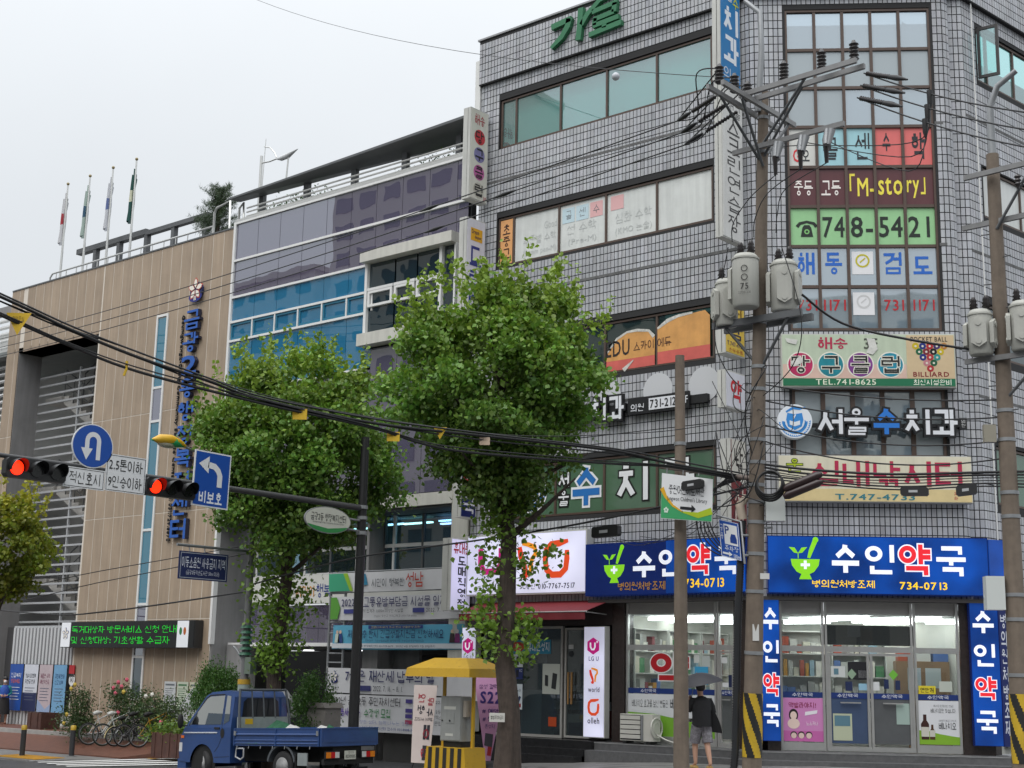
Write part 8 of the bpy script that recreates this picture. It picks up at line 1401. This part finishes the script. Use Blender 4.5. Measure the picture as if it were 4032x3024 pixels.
obj('vest', B().tube([W_(0,0,.88),W_(0,0,1.05),W_(0,0,1.2),W_(0,0,1.31)],[.165,.165,.17,.1],14), mat('blue vest',(.02,.08,.36),.7,var=.1), pr); obj('apron', B().tube([W_(0,0,.33),W_(0,0,.6),W_(0,0,.9)],[.22,.2,.165],16), mat('dark apron',(.018,.017,.018),.85), pr); obj('hair', B().ball(W_(.02,0,1.53),.09,.09,.095,12,8), hair, pr); obj('mask', B().ball(W_(.10,0,1.43),.05,.05,.05,10,8), paint('#d5d7d8'), pr)
hand(pr, W_(.14,.08,.95), (fw-rt*.6), (0,0,1)); hand(pr, W_(.14,-.06,.95), (fw+rt*.6), (0,0,1))
for s_ in (1,-1): obj('shoe', B().tube([W_(-.06,.1*s_,.03),W_(.16,.11*s_,.025)],[.045,.04],8), mat('brown shoe',(.14,.05,.03),.5), pr)
# ================================================================ bicycles
def bicycle(lab, x, y, lean, fcol, tcol, fend=None, sc=1.0):
    z = -.56+.2*(y+3.6)+.004*(x+36); U = Vector((.16,.985,.2)).normalized(); V = Vector((-lean,0,1)).normalized(); f_ = Fr((x,y,z),U,V); t = empty('bicycle', (x,y+.5,z), lab, 'bicycle'); fm_ = mat('bike '+fcol,fcol,.35); tm = mat('bike tyre '+tcol,tcol,.7); R_ = .325*sc; wb = 1.03*sc
    for u in (0,wb):
        c = f_.p(u,R_,0); w_ = obj('wheel', B().torus(c,f_.W,R_-.02,.02,30,6), tm, t); obj('rim', B().torus(c,f_.W,R_-.05,.012,28,5), gal, w_); b = B()
        for k in range(14): a = k*PI*2/14; b.tube([c,c+(f_.U*math.cos(a)+f_.V*math.sin(a))*(R_-.05)],.0025,3,False)
        obj('spokes', b, gal, w_); obj('hub', B().tube([c-f_.W*.05,c+f_.W*.05],.025,8), gal, w_)
    bb_, st, hd_ = f_.p(.42*sc,.28*sc), f_.p(.28*sc,.78*sc), f_.p(.84*sc,.80*sc)
    obj('frame', B().tube([bb_,st],.017,7).tube([bb_,f_.p(.82*sc,.70*sc)],.02,7).tube([f_.p(.32*sc,.68*sc),hd_],.017,7).tube([bb_,f_.p(0,R_)],.012,6).tube([f_.p(.31*sc,.7*sc),f_.p(0,R_)],.01,6), fm_, t); obj('fork', B().tube([f_.p(.82*sc,.88*sc),f_.p(.86*sc,.66*sc),f_.p(wb,R_)],.015,7), fm_, t)
    hb = f_.p(.80*sc,.98*sc); obj('handlebar', B().tube([hb-f_.W*.28-f_.U*.06,hb-f_.W*.1,hb+f_.W*.1,hb+f_.W*.28-f_.U*.06],.012,6).tube([hb,f_.p(.82*sc,.86*sc)],.013,6), mat('bar silver',(.5,.5,.5),.35), t); obj('saddle', B().tube([f_.p(.14*sc,.87*sc),f_.p(.26*sc,.88*sc),f_.p(.42*sc,.86*sc)],[.05,.07,.022],9).tube([st,f_.p(.26*sc,.86*sc)],.013,6), paint('#c9c9c4') if fcol[1] in 'bcd' else cha, t); obj('crank', B().drum(Fr(bb_,f_.U,f_.V),0,0,.09,-.01,.0,16).tube([bb_,bb_+f_.V*.15-f_.W*.05],.01,5).tube([bb_,bb_-f_.V*.15+f_.W*.05],.01,5), cha, t)
    if fend: obj('mudguard', (lambda q: ([q.face([f_.p((R_+.03)*math.cos(a),R_+(R_+.03)*math.sin(a),-.03),f_.p((R_+.03)*math.cos(c_),R_+(R_+.03)*math.sin(c_),-.03),f_.p((R_+.03)*math.cos(c_),R_+(R_+.03)*math.sin(c_),.03),f_.p((R_+.03)*math.cos(a),R_+(R_+.03)*math.sin(a),.03)]) for a, c_ in zip(np.linspace(.6,PI-.1,10)[:-1],np.linspace(.6,PI-.1,10)[1:])], q)[1])(B()), mat('mudguard '+fend,fend,.4), t)
bicycle('white bicycle with thin tyres, first of the row beside the roses', -37.05,-2.75,.12,'#c9cbc8','#2a2a28'); bicycle('white bicycle with dark green tyres, second of the row', -36.35,-2.75,.1,'#c9cfc9','#1d2a20'); bicycle('black bicycle with pale mudguard, third of the row', -35.85,-2.7,.08,'#1a1a1c','#151515','#b9ad7a',.86); bicycle('dark grey bicycle leaning into the rose bush, fourth of the row', -35.4,-2.7,.05,'#2a2b2e','#151515'); bicycle('yellow framed bicycle beside the long planter, last of the row', -34.75,-2.65,.05,'#a8801c','#151515')
# ================================================================ overhead cables
def sagline(a, c, sag, n=16):
    a, c = Vector(a), Vector(c); return [a+(c-a)*(i/n)-Vector((0,0,sag*4*(i/n)*(1-i/n))) for i in range(n+1)]
def wire(lab, pts, r=.012, name='overhead_cable', m=wirem, n=6):
    return obj(name, B().tube(pts, r, n), m, label=lab, cat='cable', group='overhead cables', base=pts[0])
def chain(P_, k=6):   # smooth curve through the given points
    P_ = [Vector(p_) for p_ in P_]; out = []
    for i in range(len(P_)-1):
        a, b_, c, d = P_[max(i-1,0)], P_[i], P_[i+1], P_[min(i+2,len(P_)-1)]
        for j in range(k): t = j/k; out.append(.5*((2*b_)+(c-a)*t+(2*a-5*b_+4*c-d)*t*t+(3*b_-a-3*c+d)*t**3))
    out.append(P_[-1]); return out
M0 = polep(5.5)
UB = [(-18.22,-17.53,6.96),(-17.76,-16.49,6.59),(-17.36,-15.56,6.28),(-16.94,-14.61,6.02),(-16.62,-13.88,5.86),(-15.9,-12.23,5.67),(-15.14,-10.47,5.61),(-14.17,-8.25,5.61),(-13.69,-7.14,5.49),(-13.11,-5.81,5.36)]
LBn = [(-18.21,-17.51,6.69),(-17.75,-16.47,6.34),(-17.35,-15.55,6.08),(-16.62,-13.88,5.78),(-15.9,-12.23,5.57),(-15.52,-11.36,5.41),(-15.13,-10.46,5.35),(-14.17,-8.24,5.36),(-13.69,-7.14,5.41),(-13.11,-5.82,5.32)]
far = lambda P_: [(P_[0][0]-1.9, P_[0][1]-4.4, P_[0][2]+1.6)]+P_
for k, (o_, r_) in enumerate((((0,0,0),.024),((.05,0,.04),.015),((.0,.04,-.04),.013))): wire(('thick black cable bundle sweeping down from the upper left to the main pole','cable lashed to the upper side of the thick bundle','cable lashed to the lower side of the thick bundle')[k], chain([tuple(Vector(p_)+Vector(o_)+Vector((0,0,.02*math.sin(i*2+k)))) for i, p_ in enumerate(far(UB))]), r_)
for k, (o_, r_) in enumerate((((0,0,0),.022),((.03,0,.035),.011))): wire(('second thick black cable bundle hanging below the first','thin cable lashed to the second thick bundle')[k], chain([tuple(Vector(p_)+Vector(o_)+Vector((0,0,.02*math.sin(i*1.7+k)))) for i, p_ in enumerate(far(LBn))]), r_)
wire('thin messenger wire strung above the thick bundles', chain(far([(-18.21,-17.53,6.91),(-17.36,-15.57,6.35),(-16.62,-13.89,5.93),(-15.91,-12.24,5.75),(-15.14,-10.47,5.68),(-14.66,-9.39,5.73),(-14.17,-8.25,5.88),(-13.69,-7.14,6.06),(-13.06,-5.71,6.42)])), .008)
for k, (x0, y0, z0, zz_) in enumerate(((-12.45,-7.45,12.35,14.2),(-12.45,-6.95,12.35,13.9),(-12.45,-6.5,12.35,13.6))):
    a = Vector((-13.9,-6.6+.12*k,12.0-.2*k)); wire(('uppermost of the three power lines running left from the main pole','middle of the three power lines running left from the main pole','lowest of the three power lines running left from the main pole')[k], [Vector((x0,y0,z0))]+sagline(a, (-55,1.0,14.5-.35*k), .35), .013); wire(('outer jumper loop from the strain insulators on the left arm','middle jumper loop from the strain insulators on the left arm','inner jumper loop from the strain insulators on the left arm')[k], chain([(x0,y0,z0),(x0-.5,y0+.05,z0+.05),(-13.35,-6.75+.12*k,11.95-.15*k),tuple(a)]), .012)
    st_ = a-Vector((-12.6,-7.2+.4*k,12.0)); obj('strain_insulator', B().tube([Vector((-12.6,-7.2+.4*k,12.0))+st_*f_ for f_ in np.linspace(.1,.62,24)],[.045 if i%2 else .022 for i in range(24)],8), porc, up); obj('line_sleeve', B().tube([a-st_*.32,a-st_*.2,a-st_*.05,a],[.022,.045,.04,.015],8), dgr, up)
    mid = sagline(a, (-55,1.0,14.5-.35*k), .35)[3-k%2]; obj('line_sleeve', B().tube([mid+Vector((-.35,.05,.0)),mid,mid+Vector((.35,-.05,0))],[.02,.045,.02],8), dgr, label='dark splice sleeve on the %s power line over the tiled wall' % ('upper','middle','lower')[k], cat='sleeve')
for k in range(3):
    a = Vector((-10.2-.02*k,-6.45-.1*k,12.0-.25*k)); c = Vector((-4.6,-8.8,9.0-.3*k)); wire(('uppermost of the power lines leaving right from the main pole','middle of the power lines leaving right from the main pole','lowest of the power lines leaving right from the main pole')[k], sagline(a, c, .25), .014)
    p_ = a+(c-a)*.1; obj('strain_insulator', B().tube([a+(c-a)*f_ for f_ in np.linspace(.01,.10,22)],[.045 if i%2 else .022 for i in range(22)],8), porc, up); obj('line_sleeve', B().tube([a+(c-a)*.1,a+(c-a)*.13,a+(c-a)*.17],[.04,.05,.015],8), dgr, up); q_ = sagline(a, c, .25, 16)[4]; obj('tap_clamp', B().tube([q_+Vector((0,0,.05)),q_-Vector((0,0,.16)),q_-Vector((0,0,.26))],[.05,.045,.02],8), dgr, up)
    wire(('jumper from the right upper line down to the first fuse','jumper from the right middle line down to the second fuse','jumper from the right lower line down to the third fuse')[k], chain([tuple(q_-Vector((0,0,.26))),tuple(q_-Vector((.3,0,.75))),(-11.5+.3*k,-6.3,11.05-.05*k),(-12.0+.5*k,-6.25,11.15)]), .009)
    wire(('lead from the first fuse to the left transformer','lead from the second fuse to the front transformer','lead from the third fuse to the right transformer')[k], chain([(-12.02+.5*k,-6.3,10.62),(-12.5+.35*k,-6.35,10.3),(-12.9+.45*k,-6.3,9.9),tuple(polep(9.6)+Vector((-.45+.45*k,-.25,0)))]), .009)
wire('thin aerial wire crossing the sky to the grey building', sagline((-42,5,28.0),(-12.6,-6.6,12.5),.6), .008); b = Vector((-17.3,-3.9,14.75)); obj('line_ball', B().ball(b,.09), paint('#b9bcc2'), label='small pale marker ball on the thin aerial wire', cat='marker')
wire('slack telephone line crossing the brown wall, upper one', chain([(-48,-2,4.6),(-40,-4,4.15),(-33,-5.5,4.35),(LXp,LYp,4.9)]), .012); wire('slack telephone line crossing the brown wall, middle one', chain([(-48,-2,4.3),(-40,-4,3.75),(-33,-5.5,4.05),(LXp,LYp,4.7)]), .012); wire('tangled telephone bundle crossing the brown wall, lowest one', chain([(-50,-2,4.1),(-38,-4.2,3.35),(-33,-5.2,3.3),(LXp,LYp,3.75)]), .022)
wire('telephone bundle from the lamp pole across the banners to the main pole', chain([(LXp,LYp,3.9),(-23.5,-5.3,4.35),(-19.5,-5.3,4.6),(-16.2,-5.9,4.75),tuple(polep(5.2))]), .02)
for k in range(4): wire(('low cable from the main pole to the right pole, topmost of the four','low cable from the main pole to the right pole, second of the four','low cable from the main pole to the right pole, third of the four','low cable from the main pole to the right pole, lowest of the four')[k], sagline(polep(7.0-.28*k-.15*(k > 1)), qp(6.6-.3*k-.1*(k > 1)), .12+.05*k), .014)
wire('thick low voltage cable from the transformer beam to the right pole', chain([tuple(polep(8.4)+Vector((.9,-.1,.05))),(-11.3,-5.3,8.0),(-10.2,-4.7,7.65),tuple(qp(7.4))]), .022)
for k in range(6): wire(('fat communication cable across the fishing sign, topmost','fat communication cable across the fishing sign, second from top','thin communication cable across the fishing sign, third from top','thin communication cable across the fishing sign, fourth from top','communication cable across the fishing sign, second from bottom','communication cable across the fishing sign, lowest')[k], chain([tuple(polep(5.58-.05*k)),(-11.9,-5.45+.04*k,5.44-.05*k-.03*math.sin(k)),(-10.6,-4.9+.03*k,5.33-.05*k),tuple(qp(5.36-.05*k)),(-5.5,-3.6,5.2-.1*k)]), (.024,.02,.01,.01,.016,.014)[k])
random.seed(5)
for k in range(16):      # the tangle on the main pole
    z0, z1 = random.uniform(4.6,7.6), random.uniform(4.7,7.2); p0 = polep(z0)+Vector((random.uniform(-.25,.3),-.22,0)); p1 = polep(z1)+Vector((random.uniform(-.9,.8),random.uniform(-.35,.1),0)); pm_ = (p0+p1)/2+Vector((random.uniform(-.4,.4),-.15,random.uniform(-.5,.2)))
    wire('loose black service wire in the tangle on the main pole', chain([tuple(polep(z0)),tuple(p0),tuple(pm_),tuple(p1)]), random.choice((.006,.008,.011)))
for k in range(7): a = random.uniform(5.0,6.0); wire('drop wire running from the main pole to the shop fronts', chain([tuple(polep(a)),(-13.6-.3*k,-4.6+.3*k,a-.1),(-14.4-.6*k,-2.4+.1*k,5.0-.05*k),(-16.9-.6*k,-.12,5.02+.25*random.random())]), .007)
for k in range(5): wire('bundle of slack cables looping down beside the parking sign', chain([tuple(polep(5.4)),(-13.5-.1*k,-5.8,5.3-.06*k),(-13.85-.05*k,-5.7,4.75-.1*k),(-13.6,-5.7,4.2-.05*k),(-13.15,-5.75,4.05)]), .012)
for k, (z, lab) in enumerate(((9.9,'thin wire hanging down the left side of the transformers'),(9.7,'thin wire looping between the transformers and the billiard sign'))): wire(lab, chain([tuple(polep(z-.4)+Vector((-.5+1.1*k,-.3,0))),tuple(polep(8.0)+Vector((-.75+1.75*k,-.3,0))),tuple(polep(7.2)+Vector((-.5+1.3*k,-.2,0))),tuple(polep(6.7))]), .009)
t = empty('cable_coil', tuple(polep(5.1)+Vector((.35,-.25,-.2))), 'coil of spare black cable hung on the main pole', 'cable'); cc_ = polep(5.12)+Vector((.38,-.2,0)); [obj('loop', B().torus(cc_+Vector((.01*k,-.02*k,.02*k)),(.3,-.95,.05*k),.25-.012*k,.018,26,6), wirem, t) for k in range(4)]
for k, (dz_, lab) in enumerate(((0,'lower dark splice canister in front of the fishing sign'),(.13,'upper dark splice canister in front of the fishing sign'))): a = polep(4.95)+Vector((.62,-.15,-.02+dz_)); obj('splice_canister', B().tube([a,a+Vector((.06,.03,.03)),a+Vector((.5,.28,.24)),a+Vector((.58,.32,.27))],[.04,.075,.075,.04],12), mat('dark brown plastic',(.03,.016,.016),.35), label=lab, cat='canister')
def cbox(lab, p_, U, w_, h, d): f_ = Fr(p_,U,(0,0,1)); t = empty('cable_box', p_, lab, 'cable box'); obj('shell', B().prism(f_,[(-w_/2+.03,-h/2),(w_/2-.03,-h/2),(w_/2,-h/2+.03),(w_/2,h/2-.03),(w_/2-.03,h/2),(-w_/2+.03,h/2),(-w_/2,h/2-.03),(-w_/2,-h/2+.03)],-d,0), dgr, t); obj('label', B().quad(f_,-w_*.2,w_*.12,-h*.15,h*.12,.003), paint('#a9abad'), t)
cbox('black cable box hanging over the library sign', (-13.75,-6.42,5.2), (1,.0,.06), .42,.16,.12); cbox('black cable box hung on the wires above the pharmacy fascia', (-17.3,-4.2,4.75), (1,.1,.05), .62,.22,.16); cbox('long black cable box on the wires right of the fishing sign', (-10.35,-4.75,5.04), (.95,.3,-.03), .46,.15,.12); cbox('small black cable box next to the right pole', (-9.6,-4.35,5.06), (.95,.3,.1), .34,.18,.12)
# yellow warning tags on the cables
ty = mat('tag yellow',(.62,.40,.02),.5)
def tagp(lab, p_, tri, s_, U=(.76,.645,0), m=ty, tx=None): f_ = Fr(p_,U,(0,0,1)); t = empty('cable_tag', p_, lab, 'tag'); obj('plate', B().prism(f_,[(-s_/2,0),(s_/2,0),(0,-s_*.9)] if tri else [(-s_/2,0),(s_/2,0),(s_/2,-s_*.75),(-s_/2,-s_*.75)],-.004,0), m, t); letters(t, f_, tx or [('머리조심' if tri else '통신',-s_*.22,s_*.22,-s_*.35,-s_*.15,'#26231a',.004)])
tagp('yellow triangular warning tag at the left end of the cables', (-18.04,-17.14,6.72), True, .36); tagp('square yellow tag on the cables over the left tree', (-16.36,-13.29,5.76), False, .22); tagp('square yellow tag on the cables between the two trees', (-15.75,-11.87,5.55), False, .2); tagp('small yellow triangular tag between the two trees', (-15.43,-11.14,5.7), True, .22); tagp('beige square tag on the cables before the near tree', (-15.11,-10.42,5.61), False, .17, m=mat('beige tag',(.5,.38,.28),.6))
obj('yellow_sleeve', B().tube([(-17.42,-15.72,6.2),(-17.42,-15.72,6.08),(-17.44,-15.74,5.98)],.022,6), ty, label='yellow strip hanging from the left cable bundle', cat='tag')
obj('pole_tag', B().box(Fr(polep(3.55)+Vector((.17,-.12,0)),(.76,.64,0),(0,0,1)),0,.16,0,.1,0,.006), paint('#c9c9c6'), label='small white tag sticking out from the main pole', cat='tag')
